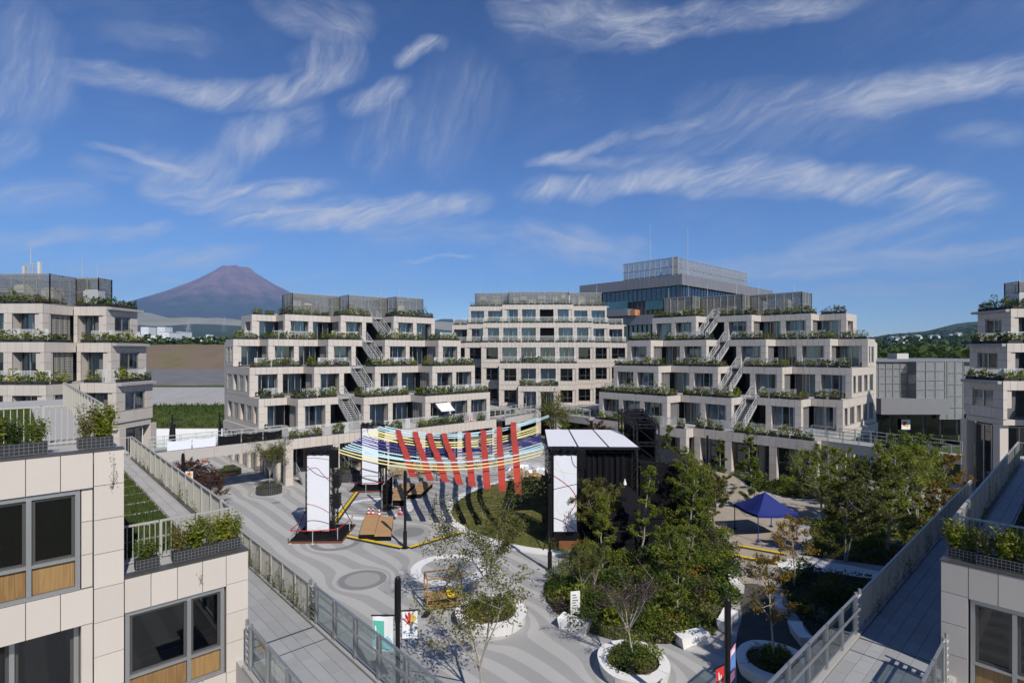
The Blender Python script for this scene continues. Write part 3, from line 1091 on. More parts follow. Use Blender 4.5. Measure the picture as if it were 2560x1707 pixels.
def flank_building(mir, ox, oy):
    where = 'right edge' if mir else 'left edge'
    fr = Fr(ox, oy, 0, mir)
    B = Bld(('cream apartment block with shaded balconies at the right edge, beyond the right-hand walkway' if mir else
             'cream apartment block with antenna mast and planted balconies at the left edge'), (ox, oy), ('right-edge block' if mir else 'left-edge block'), 240)
    S = 2.3 / M
    for r, (z0, z1) in enumerate(((Y3, Y4), (Y4, Y5), (Y5, Y6))):
        d = r * S
        segs = [(-4 - d, -1 - d, d - 1), (-1 - d, -d, d)]
        row(B, fr, z0, z1, segs, d + 1.36, rgap=1.8, mode='both', kinds=lambda q, k, i: 'win', short_kind='win1', right_end=False, fl=r + 2, rails=r < 2, planters=.95)
        # short faces looking along the square: one framed window each
        for q, (a, jj, L) in enumerate((((-1 - d) * M, d - 1, M), (-d * M, d, (4 - d) * M if r else 4 * M))):
            sf = fr.sub(a, -jj * M, -1)
            if q == 1:
                L = 4.4 if r < 2 else 4.0
                B.band(sf, .056, L, 0, z1)
                B.band(sf, .056, L, -.001, z0 + (1.0 if r == 0 else .35), 1.0 if r == 0 else .35)
                zlo = z0 + (1.0 if r == 0 else .35)
                B.colm(sf, .056, 1.0, 0, zlo, z1 - BH)
                B.colm(sf, L - 1.0, L, 0, zlo, z1 - BH)
                B.window(sf, 1.05, L - 1.05, -.12, zlo, z1 - BH - .02, 'narrow')
                fbox(B.core, sf, .6, L - .3, -1.6, -.6, z0, z1 - .3)
                if r < 2:
                    B.rail(sf, .4, L - .2, -.5, z1 - .06)
                    B.plant(sf, .3, L, -.2, z1 - .05, r + 2)
                else:
                    B.plant(sf, .3, L, -.2, z1 - .05, r + 2)
            else:
                B.louvre(sf, .9, M - .1, -.25, z0 + .05, z1 - BH)
            if q == 1:
                fbox(B.ret, sf, L - .3, L - .05, -9, -.1, z0, z1 - .1)
    # underside and the columns that carry the overhang
    fbox(B.ret, fr, -4 * M, -.1, -4.3, -.1, Y3 - .55, Y3 - .05)
    fbox(B.ret, fr, -4 * M, -M - .1, -.1, M - .1, Y3 - .55, Y3 - .05)
    for a, b in ((-.8, -4.2), (-.8, -.4), (-4.2, 2.4), (-8, 2.4), (-4.2, -4.2)):
        fbox(B.ret, fr, a, a + .75, b - .75, b, 0, Y3 - .5)
    fbox(B.core, fr, -12.5, -1.0, -4.2, -1.2, 0, Y3 - .6)
    B.window(fr, -4.1, -1.1, -.95, .2, Y3 - .8, 'plain')
    B.window(fr.sub(-.35, -1.0, -1), .2, 3.0, -.4, .2, Y3 - .8, 'plain')
    d = 2 * S
    enclosure(B, fr, [(-15.0, -7.9, -6.4, -2.2), (-7.9, -5.7, -6.6, -5.0)], Y6 - .05, Y6 + 2.75, 12)
    B.done()
    return B, fr


FL, frFL = flank_building(False, -37.0, 44.6)
FR, frFR = flank_building(True, 41.0, 50.6)


# ------------------------------------------------------------------ the two near blocks with the raised walkways
def big_window(B, fr, a0, a1, b, z0, z1, split, wood, open_=False):
    """flush aluminium window with a timber panel below; a0..a1 clear opening"""
    f = MB()
    t = .10
    fbox(f, fr, a0, a0 + t, b - .16, b, z0, z1)
    fbox(f, fr, a1 - t, a1, b - .16, b, z0, z1)
    fbox(f, fr, a0 + t, a1 - t, b - .16, b, z1 - t, z1)
    fbox(f, fr, a0 + t, a1 - t, b - .16, b, z0, z0 + t)
    xm = a0 + (a1 - a0) * split
    fbox(f, fr, xm - .05, xm + .05, b - .16, b + .02, z0 + t, z1 - t)
    zw = z0 + wood
    fbox(f, fr, a0 + t, xm - .05, b - .15, b + .01, zw, zw + .07)
    fbox(f, fr, xm + .05, a1 - t, b - .15, b + .01, zw, zw + .07)
    w = at_world(f.build('window', 'aluminium', B.root), B.root)
    for x0, x1 in ((a0 + t, xm - .05), (xm + .05, a1 - t)):
        g = MB()
        s = .07
        for q in ((x0, x0 + s, zw + .07, z1 - t), (x1 - s, x1, zw + .07, z1 - t), (x0 + s, x1 - s, z1 - t - s, z1 - t), (x0 + s, x1 - s, zw + .07, zw + .07 + s)):
            fbox(g, fr, q[0], q[1], b - .13, b - .06, q[2], q[3])
        g.build('sash', 'bronze', w)
        g = MB()
        g.face([fr.p(x0 + s, b - .1, zw + .14), fr.p(x1 - s, b - .1, zw + .14), fr.p(x1 - s, b - .1, z1 - t - s), fr.p(x0 + s, b - .1, z1 - t - s)])
        g.build('pane', 'glass_dark', w)
        g = MB()
        fbox(g, fr, x0 + .01, x1 - .01, b - .12, b - .07, z0 + t + .01, zw - .01)
        g.build('timber_panel', 'wood_panel', w)
        g = MB()
        for k in (.28, .52):
            zz = zw + .1 + (z1 - zw) * k * .55
            g.bar(fr.p(x0 + s, b - .2, zz), fr.p(x1 - s, b - .2, zz), .03)
        g.build('guard_bar', 'aluminium', w)
        g = MB()
        n = max(4, int((x1 - x0) / .07))
        for k in range(n):
            aa, bb = x0 + (x1 - x0) * k / n, x0 + (x1 - x0) * (k + 1) / n
            d0, d1 = (.34, .38) if k % 2 else (.38, .34)
            if open_ and .25 < k / n < .95:
                continue
            g.face([fr.p(aa, b - d0, zw + .1), fr.p(bb, b - d1, zw + .1), fr.p(bb, b - d1, z1 - .1), fr.p(aa, b - d0, z1 - .1)])
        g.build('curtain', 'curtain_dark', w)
    return w


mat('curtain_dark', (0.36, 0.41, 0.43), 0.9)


def near_building(mir):
    sg = 1 if mir else -1
    ox, oy = sg * 10.35, 16.25
    fr = Fr(ox, oy, rad(-45 if mir else 45), mir)            # a grows towards the square's far side along +-45 deg
    B = Bld(('nearest cream panelled block in shade at the lower right, with planters along its roof edge' if mir else
             'nearest cream panelled block with big timber-based windows at the lower left'), (ox, oy), ('near right block' if mir else 'near left block'), 220)
    g = .008
    def panels(a0, a1, z0, z1, b=0.0, w=.61):
        n = max(1, round((a1 - a0) / w))
        m_ = max(1, round((z1 - z0) / .875))
        for i in range(n):
            for k in range(m_):
                x0, x1 = a0 + (a1 - a0) * i / n, a0 + (a1 - a0) * (i + 1) / n
                q0, q1 = z0 + (z1 - z0) * k / m_, z0 + (z1 - z0) * (k + 1) / m_
                B.pan.add(fr, x0 + g, x1 - g, b - .04, b, q0 + g, q1 - g)
        fbox(B.back, fr, a0 + .004, a1 - .004, b - .07, b - .04, z0 + .004, z1 - .004)
        fbox(B.ret, fr, a0 + .02, a1 - .02, b - .35, b - .07, z0, z1 - .02)
    zt, zu = 7.4, 10.9
    # lower wing: one bay, band + corner column + window
    panels(-2.52, -.62, zt - .92, zt)
    panels(-3.12, -2.52, zt - .92, zt)
    panels(-.62, 0, zt - .92 - 3.5, zt, w=.62)
    big_window(B, fr, -3.1, -.66, -.06, zt - 3.5, zt - .94, .62, .75, True)
    panels(-3.12, -.62, zt - 4.42, zt - 3.5)
    fbox(B.core, fr, -3.1, -.3, -5.0, -2.4, 0, zt - .4)
    panels(-.62, 0, -.0, zt - 4.42, w=.62)
    panels(-3.12, -.62, 0.0, zt - 4.42)
    # upper wing: column at the corner, windows to the left
    panels(-3.78, -3.13, 0.2, zu, .03, w=.65)
    for k, zz in enumerate((zu, zu - 3.5)):
        panels(-6.4, -3.79, zz - .92, zz, .03)
        if k == 0:
            big_window(B, fr, -6.4, -4.05, -.03, zz - 3.5, zz - .94, .58, .78)
            panels(-4.03, -3.79, zz - 3.5, zz - .93, -.05, w=.3)
        else:
            big_window(B, fr, -6.4, -4.05, -.45, zz - 3.5, zz - .94, .45, .78)
            fbox(B.ret, fr, -4.03, -3.8, -.6, .0, zz - 3.5, zz - .93)
    fbox(B.core, fr, -6.4, -3.3, -5.0, -1.6, 0, zu - .4)
    fbox(B.ret, fr, -3.42, -3.135, -9.0, -.32, zt - .1, zu - .05)
    for a in (-10.4, -17):
        panels(a, a + 3.9 if a > -15 else a + 6.5, 0, zu, .03)
    # right return of the lower wing (towards the square's far side)
    sf = fr.sub(0, 0, -1)
    for k in range(4):
        for i in range(3):
            B.pan.add(sf, .06 + i * .9, .06 + (i + 1) * .9 - .016, -.04, 0, zt - .92 - (k * .875) + g, zt - k * .875 - g)
    fbox(B.ret, sf, .06, 24, -.3, -.07, 0, zt - .06)
    # roof decks
    fbox(B.slab, fr, -3.1, -.08, -22, -.08, zt - .3, zt - .06)
    fbox(B.slab, fr, -16, -3.2, -22, -.06, zu - .3, zu - .06)
    fbox(B.ret, fr, -16, -3.45, -9.0, -8.7, zt, zu - .1)
    # taller storeys that step up away from the square (outside the picture, they shade the right-hand side)
    for (a1, z0, z1) in ((-7.4, zu, zu + 3.5), (-10.6, zu + 3.5, zu + 7.0), (-13.8, zu + 7, zu + 10.5)):
        fbox(B.ret, fr, -30, a1, -12, -.4, z0 - .06, z1)
    cop = MB()
    fbox(cop, fr, -3.12, .02, -.36, .012, zt, zt + .035)
    fbox(cop, fr, -16, -3.12, -.36, .045, zu, zu + .035)
    fbox(cop, sf, .37, 20, -.36, .012, zt + .001, zt + .034)
    at_world(cop.build('coping', 'bronze', B.root), B.root)
    B.done()
    return B, fr


NL, frNL = near_building(False)
NR, frNR = near_building(True)


# ------------------------------------------------------------------ railings that can be read bar by bar
def bar_fence(label, p, q, z, post_gap=1.2, h=1.2, m='railing_beige', bars=.11, group='vertical bar railings', handrail=None, flat=True):
    """railing of upright bars between p and q: each panel has posts, bars and a cap"""
    p, q = Vector((*p, 0)), Vector((*q, 0))
    d = q - p
    L = d.length
    d.normalize()
    rz = math.atan2(d.y, d.x)
    root = thing('railing', label, 'railing', (p.x, p.y, z), rz, group)
    n = max(1, round(L / post_gap))
    w = L / n
    cap = MB()
    cap.box(-.05, w - .02, -.035, .035, h - .05, h)
    cap = cap.mesh('cap_rail', m)
    low = MB()
    low.box(0, w - .02, -.02, .02, .05, .09)
    low = low.mesh('bottom_rail', m)
    post = MB()
    post.box(-.035, .035, -.06, .06, 0, h - .02)
    post = post.mesh('post', m)
    bar = MB()
    bar.box(-.018 if flat else -.010, .018 if flat else .010, -.012, .012, .09, h - .05)
    bar = bar.mesh('bar', m)
    tot = 0
    rest = MB()
    for k in range(n):
        obj('cap_rail', cap, root, (k * w, 0, 0))
        obj('bottom_rail', low, root, (k * w, 0, 0))
        o = obj('post', post, root, (k * w, 0, 0))
        nb = int(w / bars)
        for i in range(1, nb):
            x = k * w + w * i / nb
            tot += 1
            if tot <= 280:
                obj('bar', bar, root, (x, 0, 0))
            else:
                a = .018 if flat else .01
                rest.box(x - a, x + a, -.012, .012, .09, h - .05)
    obj('post', post, root, (L, 0, 0))
    if rest.v:
        rest.build('far_bars', m, root, kind='stuff')
    if handrail:
        b = MB()
        b.bar((0, handrail, .85), (L, handrail, .85), .05)
        for k in range(0, n + 1, 2):
            b.bar((k * w, 0, .82), (k * w, handrail, .84), .03)
        b.build('handrail', m, root)
    return root


def glass_fence(label, p, q, z, n, h=1.25, group='glass railings', handrail=.14):
    p, q = Vector((*p, 0)), Vector((*q, 0))
    d = q - p
    L = d.length
    d.normalize()
    rz = math.atan2(d.y, d.x)
    root = thing('glass_railing', label, 'railing', (p.x, p.y, z), rz, group)
    w = L / n
    c = MB()
    c.box(.06, w - .06, -.03, .03, h - .05, h)
    c = c.mesh('cap_rail', 'aluminium')
    lo = MB()
    lo.box(.06, w - .06, -.025, .025, .06, .11)
    lo = lo.mesh('bottom_rail', 'aluminium')
    g = MB()
    g.box(.08, w - .08, -.006, .006, .11, h - .05)
    g = g.mesh('pane', 'glass_rail')
    po = MB()
    for x in (-.055, .0, .055):
        po.box(x - .014, x + .014, -.05, .05, -.25, h - .02)
    po = po.mesh('post', 'aluminium')
    for k in range(n):
        obj('cap_rail', c, root, (k * w, 0, 0))
        obj('bottom_rail', lo, root, (k * w, 0, 0))
        obj('pane', g, root, (k * w, 0, 0))
        obj('post', po, root, (k * w, 0, 0))
    obj('post', po, root, (L, 0, 0))
    if handrail:
        b = MB()
        b.bar((0, handrail, .85), (L, handrail, .85), .045)
        for k in range(n + 1):
            b.bar((k * w, 0, .82), (k * w, handrail, .84), .03)
        b.build('handrail', 'aluminium', root)
    return root


def slab_tiles(root, fr, a0, a1, b0, b1, z, ta, tb, m='paver', limit=300, half=True):
    """deck of stone slabs laid with open joints"""
    ps = Pieces(root, 'paving_slab', m, limit, 'far_slabs')
    na, nb = max(1, round((a1 - a0) / ta)), max(1, round((b1 - b0) / tb))
    wa, wb = (a1 - a0) / na, (b1 - b0) / nb
    for k in range(nb):
        for i in range(na + (1 if k % 2 and half else 0)):
            off = wa / 2 if (k % 2 and half) else 0
            x0, x1 = max(a0, a0 + i * wa - off), min(a1, a0 + (i + 1) * wa - off)
            if x1 - x0 > .05:
                ps.add(fr, x0 + .005, x1 - .005, b0 + k * wb + .005, b0 + (k + 1) * wb - .005, z - .05, z)
    ps.done()


mat('paver', (0.37, 0.365, 0.355), 0.85, var=0.14, grain=3, gamt=0.08, fine=60)
mat('paver_grey', (0.30, 0.305, 0.31), 0.85, var=0.16, grain=3, gamt=0.08, fine=60)
mat('bridge_side', (0.43, 0.40, 0.37), 0.65, var=0.06, grain=1.5, gamt=0.05)


def walkway(mir):
    """second-storey walkway hugging the near block, running on as a bridge towards the viewer"""
    sg = 1 if mir else -1
    side = 'right' if mir else 'left'
    # frame: u points away from the viewer along the 45 degree line, n points to the square
    fr = Fr(sg * 10.35, 16.25, 0)
    fr.u = (sg * .7071, .7071)
    fr.n = (-sg * .7071, .7071)
    fr.rz = math.atan2(fr.n[0], -fr.n[1])
    z = 4.2
    ext = 24.5
    W = 2.15
    w = thing('walkway', f'grey paved raised walkway with handrails along the near {side} block', 'walkway', (*fr.p(0, 0), 0), group='raised walkways')
    b = MB()
    fbox(b, fr, 1.2, ext, 0.02, W + .25, z - .75, z - .06)
    fbox(b, fr, -16, 1.18, -.35, W + .25, z - .75, z - .06)
    at_world(b.build('deck_slab', 'bridge_side', w), w)
    k = MB()
    fbox(k, fr, -16, ext, W + .02, W + .26, z - .059, z + .06)
    fbox(k, fr, -16, -.6, -.36, -.1, z - .059, z + .06)
    at_world(k.build('kerb', 'grey_stone', w), w)
    slab_tiles(w, fr, -15.5, ext, -.08, W, z, .8, .4, 'paver_grey', 280)
    for a in (-12, -4, 4, 12, 20):
        c = MB()
        fbox(c, fr, a, a + .6, W - .9, W - .3, 0, z - .75)
        at_world(c.build('column', 'cladding', w), w)
    pa, pb = fr.p(ext, W + .13), fr.p(.9, W + .13)
    bar_fence(f'long vertical-bar railing on the plaza side of the {side} walkway', pb, pa, z + .05, 1.25, 1.2, handrail=(-.16 if mir else .16) * (-1), group='walkway railings')
    q0, q1 = fr.p(.35, W + .13), fr.p(-15.4, W + .13)
    glass_fence(f'row of glass panels on the plaza side of the {side} bridge, nearest the camera', q0, q1, z + .08, 11, handrail=.14 if mir else -.14, group='bridge glass railings')
    q0, q1 = fr.p(-1.0, -.23), fr.p(-15.4, -.23)
    glass_fence(f'row of glass panels on the building side of the {side} bridge', q0, q1, z + .08, 10, handrail=-.14 if mir else .14, group='bridge glass railings')
    # climbing-plant ladders at the joint
    for nm, (a, bb) in (('outer', (.62, W + .13)), ('inner', (-.85, -.23))):
        t = thing('trellis', f'galvanised trellis ladder at the {nm} end of the {side} bridge joint', 'trellis', fr.p(a, bb, z + .05), group='bridge trellises')
        g = MB()
        for d in (-.2, .2):
            p = (fr.u[0] * d, fr.u[1] * d)
            g.bar((p[0], p[1], -.1), (p[0], p[1], 1.35), .07)
        g.build('upright', 'aluminium', t)
        g = MB()
        for i in range(6):
            zz = .15 + i * .2
            g.bar((-fr.u[0] * .2, -fr.u[1] * .2, zz), (fr.u[0] * .2, fr.u[1] * .2, zz), .10, .02)
        g.build('rung', 'galvanised', t)
    # movement joint
    j = MB()
    fbox(j, fr, .25, .33, 0, W, z - .03, z + .006)
    fbox(j, fr, -.75, -.71, 0, W, z - .03, z + .006)
    at_world(j.build('joint_strip', 'bronze', w), w)
    return w, fr


WL, frWL = walkway(False)
WR, frWR = walkway(True)


def roof_garden(mir):
    sg = 1 if mir else -1
    side = 'right' if mir else 'left'
    fr = Fr(sg * 10.35, 16.25, 0)
    fr.u = (sg * .7071, .7071)
    fr.n = (-sg * .7071, .7071)
    fr.rz = math.atan2(fr.n[0], -fr.n[1])
    z = 7.4
    ext = 21.0
    t = thing('roof_terrace', f'paved roof terrace with lawn squares above the {side} walkway', 'terrace', (*fr.p(0, 0), 0), group='roof terraces')
    b = MB()
    fbox(b, fr, .4, ext, -5.2, -.05, z - .35, z - .055)
    fbox(b, fr, 9.3, ext, -16, -5.2, z - .35, z - .055)
    at_world(b.build('deck_slab', 'soffit', t), t)
    slab_tiles(t, fr, .4, ext, -1.06, -.1, z, .6, .32, 'paver', 200)
    g2 = MB()
    fbox(g2, fr, .4, ext, -5.1, -1.08, z - .054, z - .01)
    at_world(g2.build('path', 'paver', t), t)
    # lawn squares
    for k in range(10):
        a0 = 1.75 + k * 1.75
        gm = MB()
        rr = random.Random(k)
        for i in range(2400):
            x, y = a0 + rr.random() * 1.45, -4.2 + rr.random() * 3.05
            px, py = fr.p(x, y)
            an = rr.uniform(0, 6.3)
            h = rr.uniform(.07, .16)
            w = rr.uniform(.012, .022)
            lx, ly = rr.uniform(-.05, .05), rr.uniform(-.05, .05)
            gm.face([(px - math.cos(an) * w, py - math.sin(an) * w, z), (px + math.cos(an) * w, py + math.sin(an) * w, z), (px + lx, py + ly, z + h)])
        lw = thing('lawn_square', f'{ORD[k]} mown lawn square along the {side} roof terrace, counted from its near railing', 'lawn', (*fr.p(a0 + 1, -3.4), z), group='roof lawn squares')
        at_world(gm.build('grass_blades', 'grass', lw, kind='stuff'), lw).location.z = -z
        s = MB()
        fbox(s, fr, a0, a0 + 1.45, -4.2, -1.15, z - .008, z + .012)
        o = at_world(s.build('turf', 'turf', lw), lw)
        o.location.z = -z
    bar_fence(f'bar railing along the edge of the {side} roof terrace', fr.p(2.1, -.2), fr.p(ext - .3, -.2), z - .02, 1.2, 1.2, 'railing_beige', .12, group='roof terrace railings')
    bar_fence(f'railing with gate panels behind the planter boxes on the {side} near roof', fr.p(1.15, -3.05), fr.p(1.15, -.2), z - .02, .95, 1.15, 'railing_beige', .12, group='roof edge railings', flat=False)
    bar_fence(f'short return of the {side} roof terrace railing towards the walkway', fr.p(1.15, -.18), fr.p(2.05, -.18), z - .02, .9, 1.15, 'railing_beige', .12, group='roof edge railings', flat=False)
    bar_fence(f'railing closing the far end of the {side} roof terrace', fr.p(ext - .2, -3.2), fr.p(ext - .2, -.2), z - .02, 1.0, 1.15, 'railing_beige', .12, group='roof edge railings', flat=False)
    # upper roof with its own lawn and railing
    zu = 10.9
    gm = MB()
    rr = random.Random(5)
    for i in range(17000):
        x, y = 3.0 + rr.random() * 12.5, -9.6 + rr.random() * 4.9
        px, py = fr.p(x, y)
        an = rr.uniform(0, 6.3)
        h = rr.uniform(.08, .17)
        w = rr.uniform(.012, .022)
        gm.face([(px - math.cos(an) * w, py - math.sin(an) * w, zu), (px + math.cos(an) * w, py + math.sin(an) * w, zu), (px + rr.uniform(-.05, .05), py + rr.uniform(-.05, .05), zu + h)])
    lw = thing('lawn_square', f'lawn behind the railing on the upper roof of the near {side} block', 'lawn', (*fr.p(5, -7), zu), group='upper roof lawns')
    at_world(gm.build('grass_blades', 'grass', lw, kind='stuff'), lw).location.z = -zu
    s = MB()
    fbox(s, fr, 3.0, 15.5, -9.6, -4.7, zu - .055, zu + .004)
    at_world(s.build('turf', 'turf', lw), lw).location.z = -zu
    bar_fence(f'white bar railing on the upper roof of the near {side} block', fr.p(2.3, -9.5), fr.p(2.3, -3.5), zu - .05, 1.1, 1.15, 'railing_beige', .12, group='upper roof railings', flat=False)
    bar_fence(f'louvred side railing of the upper roof of the near {side} block', fr.p(2.35, -3.4), fr.p(17.5, -3.4), zu - .05, 1.1, 1.15, 'railing_beige', .14, group='upper roof railings')
    return t, fr


ORD = ['first', 'second', 'third', 'fourth', 'fifth', 'sixth', 'seventh', 'eighth', 'ninth', 'tenth', 'eleventh', 'twelfth', 'thirteenth', 'fourteenth', 'fifteenth', 'sixteenth', 'seventeenth', 'eighteenth',
       'nineteenth', 'twentieth'] + [f'{k}{"st" if k % 10 == 1 and k != 11 else "nd" if k % 10 == 2 and k != 12 else "rd" if k % 10 == 3 and k != 13 else "th"}' for k in range(21, 120)]
mat('turf', (0.035, 0.06, 0.014), 0.95, grain=6, gamt=0.3)
RGL, frG = roof_garden(False)
RGR, frGR = roof_garden(True)


# ------------------------------------------------------------------ foot bridges between the blocks
def foot_bridge(label, p, q, z=4.65, w=2.6, drape=None):
    p, q = Vector((*p, 0)), Vector((*q, 0))
    d = (q - p)
    L = d.length
    rz = math.atan2(d.y, d.x)
    t = thing('foot_bridge', label, 'bridge', (p.x, p.y, 0), rz, 'foot bridges between the blocks')
    s = MB()
    s.box(0, L, -w / 2, w / 2, z - .3, z)
    s.build('deck', 'deck', t)
    n = max(2, round(L / 2.4))
    me = cube_mesh('bridge_side')
    for k in range(n):
        for y in (-w / 2 - .03, w / 2 + .03):
            o = obj('side_panel', me, t, ((k + .5) * L / n, y, z - .42))
            o.scale = (L / n - .02, .06, .95)
    for y in (-w / 2 + .05, w / 2 - .05):
        r = MB()
        for zz, ww in ((1.1, .06), (.75, .035), (.42, .035)):
            r.bar((0, y, z + zz), (L, y, z + zz), ww)
        nn = max(2, round(L / 1.35))
        for k in range(nn + 1):
            for dx in (-.06, .06):
                r.bar((k * L / nn + dx, y, z), (k * L / nn + dx, y, z + 1.1), .05)
        r.build('railing', 'galvanised', t)
        g = MB()
        for k in range(nn):
            g.face([((k + .12) * L / nn, y, z + .12), ((k + .88) * L / nn, y, z + .12), ((k + .88) * L / nn, y, z + 1.0), ((k + .12) * L / nn, y, z + 1.0)])
        g.build('glass_infill', 'glass_rail', t)
    if drape:
        y = -w / 2 - .01
        for k, (x0, x1, m) in enumerate(drape):
            g = MB()
            nn = 8
            for i in range(nn):
                a, b = x0 + (x1 - x0) * i / nn, x0 + (x1 - x0) * (i + 1) / nn
                s0, s1 = .12 * math.sin(math.pi * i / nn), .12 * math.sin(math.pi * (i + 1) / nn)
                g.face([(a, y - .02, z + .1), (b, y - .02, z + .1), (b, y - .03, z + 1.0 - s1), (a, y - .03, z + 1.0 - s0)])
            c = g.build('draped_sheet', m, t)
            c['label'] = 'black sheet tied to the bridge railing' if m == 'black_cloth' else 'white sheet tied to the bridge railing'
    return t


foot_bridge('foot bridge with white and black sheets on its railing, left of the left terraced block', (-35.6, 46.6), (-27.2, 55.4), drape=[(1.1, 3.0, 'white_sheet'), (3.1, 5.0, 'white_sheet'), (5.2, 7.2, 'black_cloth'), (7.3, 9.2, 'black_cloth'), (9.3, 11.1, 'black_cloth')])
foot_bridge('foot bridge linking the right terraced block to the right-hand walkway', (27.0, 57.8), (34.5, 47.5))
foot_bridge('foot bridge from the left terraced block to the central block', (-6.4, 72.6), (-1.6, 80.5))
foot_bridge('foot bridge from the central block to the right terraced block', (1.2, 80.3), (7.0, 73.6))


# ------------------------------------------------------------------ far land, seen from V(right, forward) metres from the viewpoint
TH = rad(2.2)


def V(X, Y):
    return (CAM.x + X * math.cos(TH) - Y * math.sin(TH), CAM.y + X * math.sin(TH) + Y * math.cos(TH))


def land_mat(name, stops, scale, rough=0.95, bump=None, detail=7, stretch=None):
    m = bpy.data.materials.new(name)
    m.use_nodes = True
    t = NT(m.node_tree)
    b = m.node_tree.nodes['Principled BSDF']
    b.inputs['Roughness'].default_value = rough
    b.inputs['Specular IOR Level'].default_value = 0.1
    pos = t.n('ShaderNodeNewGeometry').outputs['Position']
    if stretch:
        pos = t.n('ShaderNodeVectorMath', {0: pos, 1: stretch}, operation='MULTIPLY').outputs[0]
    c = t.ramp(t.noise(pos, scale, detail, 0.65), stops)
    t.t.links.new(c, b.inputs['Base Color'])
    if bump:
        bp = t.n('ShaderNodeBump', {'Strength': 0.6, 'Distance': bump[1], 'Height': t.noise(pos, bump[0], 5)})
        t.t.links.new(bp.outputs[0], b.inputs['Normal'])
    MATS[name] = m


land_mat('earth', [(0.3, (0.13, 0.10, 0.078)), (0.5, (0.165, 0.125, 0.095)), (0.60, (0.15, 0.125, 0.075)), (0.72, (0.11, 0.115, 0.045))], 0.06, bump=(0.8, 0.3))
land_mat('gravel', [(0.3, (0.13, 0.13, 0.135)), (0.7, (0.19, 0.19, 0.19))], 0.25, bump=(3, 0.1))
land_mat('verge', [(0.3, (0.04, 0.06, 0.016)), (0.7, (0.09, 0.105, 0.03))], 0.5)
land_mat('forest_land', [(0.25, (0.022, 0.036, 0.014)), (0.55, (0.045, 0.065, 0.022)), (0.75, (0.085, 0.10, 0.04))], 0.012, bump=(0.05, 6))
land_mat('grassland', [(0.3, (0.22, 0.21, 0.13)), (0.7, (0.36, 0.33, 0.22))], 0.004, stretch=(1, 0.3, 1))
land_mat('scrub', [(0.3, (0.10, 0.10, 0.06)), (0.7, (0.20, 0.19, 0.13))], 0.02)
land_mat('retaining', [(0.3, (0.09, 0.09, 0.09)), (0.7, (0.13, 0.13, 0.125))], 0.3)


def sheet(name, pts_rows, m, kind='structure', smooth=True):
    b = MB()
    n = len(pts_rows[0])
    for r in pts_rows:
        b.v += r
    for i in range(len(pts_rows) - 1):
        for k in range(n - 1):
            b.f.append((i * n + k, i * n + k + 1, (i + 1) * n + k + 1, (i + 1) * n + k))
            b.m.append(0)
    return b.build(name, m, kind=kind, smooth=smooth)


def strip(name, prof, X0, X1, nx, m, jit=0.0, slope=None):
    rr = random.Random(len(name))
    rows = []
    for (Y, z) in prof:
        r = []
        for k in range(nx + 1):
            X = X0 + (X1 - X0) * k / nx
            x, y = V(X, Y)
            r.append((x, y, z + rr.uniform(-jit, jit) + (slope(X, Y) if slope else 0)))
        rows.append(r)
    return sheet(name, rows, m)


# one ground sheet to the horizon
gb = MB()
gb.face([(-9000, -600, -.06), (9000, -600, -.06), (9000, 14000, -.06), (-9000, 14000, -.06)])
gb.build('ground', 'scrub', kind='structure')
strip('grass_bank', [(79, .3), (80, 1.3), (88, 2.8), (97, 3.9)], -110, -37, 40, 'verge', .12)
strip('grass_verge', [(115.2, 6.0), (117, 6.25), (119, 6.2)], -170, -30, 40, 'verge', .06)
strip('gravel_yard', [(118.8, 6.15), (140, 6.8), (160, 7.5), (174, 8.0)], -200, -30, 50, 'gravel', .05)
strip('gravel_mound', [(156, 7.3), (160, 8.6), (164, 9.4), (169, 9.4), (173, 8.0)], -86, -62, 12, 'gravel', .08, lambda X, Y: -2.4 * (abs(X + 74) / 12) ** 2)
strip('earth_berm', [(172, 7.6), (180, 10.2), (190, 13.4), (199, 16.1), (206, 16.4), (230, 15.5)], -240, -30, 60, 'earth', .22)
bank = strip('embankment', [(96.6, 3.6), (97, 3.9), (114.8, 6.0), (115.3, 5.9)], -160, -30, 20, 'retaining')
bankp = Pieces(bank, 'concrete_panel', 'grey_stone', 300)
me = cube_mesh('grey_stone')
for k in range(46):
    X = -98 + k * 1.5
    for (Ya, Yb) in ((97.2, 103.6), (103.7, 114.6)):
        za, zb = 3.9 + (Ya - 97) * .118, 3.9 + (Yb - 97) * .118
        x, y = V(X, (Ya + Yb) / 2)
        o = obj('concrete_panel', me, bank, (x, y, (za + zb) / 2 + .03))
        o.rotation_euler = (math.atan(.118), 0, TH)
        o.scale = (1.36, Yb - Ya - .10, .12)


def foot(X, Y):
    """foothills rising towards the volcano"""
    t = max(0.0, min(1.0, (Y - 300) / 6200))
    side = max(0.0, min(1.0, (2600 - X) / 5200))
    e = (12 + 74 * t ** 0.8 * (0.55 + 0.45 * side)) / 1351
    und = 1 + .10 * math.sin(X / 410 + Y / 900) + .06 * math.sin(X / 150 + 2) + .05 * math.sin(Y / 330)
    return 13.5 + e * Y * (1 + (und - 1) * min(1, Y / 2500))


def far_sheet(name, Ys, X0f, X1f, nx, m):
    rows = []
    for Y in Ys:
        rows.append([(*V(Y * (X0f + (X1f - X0f) * k / nx), Y), foot(Y * (X0f + (X1f - X0f) * k / nx), Y) if Y > 260 else 6.0) for k in range(nx + 1)])
    return sheet(name, rows, m)


far_sheet('foothills', [250, 320, 450, 650, 900, 1200, 1600, 2100, 2700, 3400, 4200, 5000], -1.25, .62, 90, 'forest_land')
far_sheet('grassland_slope', [5000, 5400, 5900, 6500, 7000], -1.25, .62, 90, 'grassland')
far_sheet('upper_foothills', [7000, 7600, 8300], -1.25, .62, 60, 'forest_land')

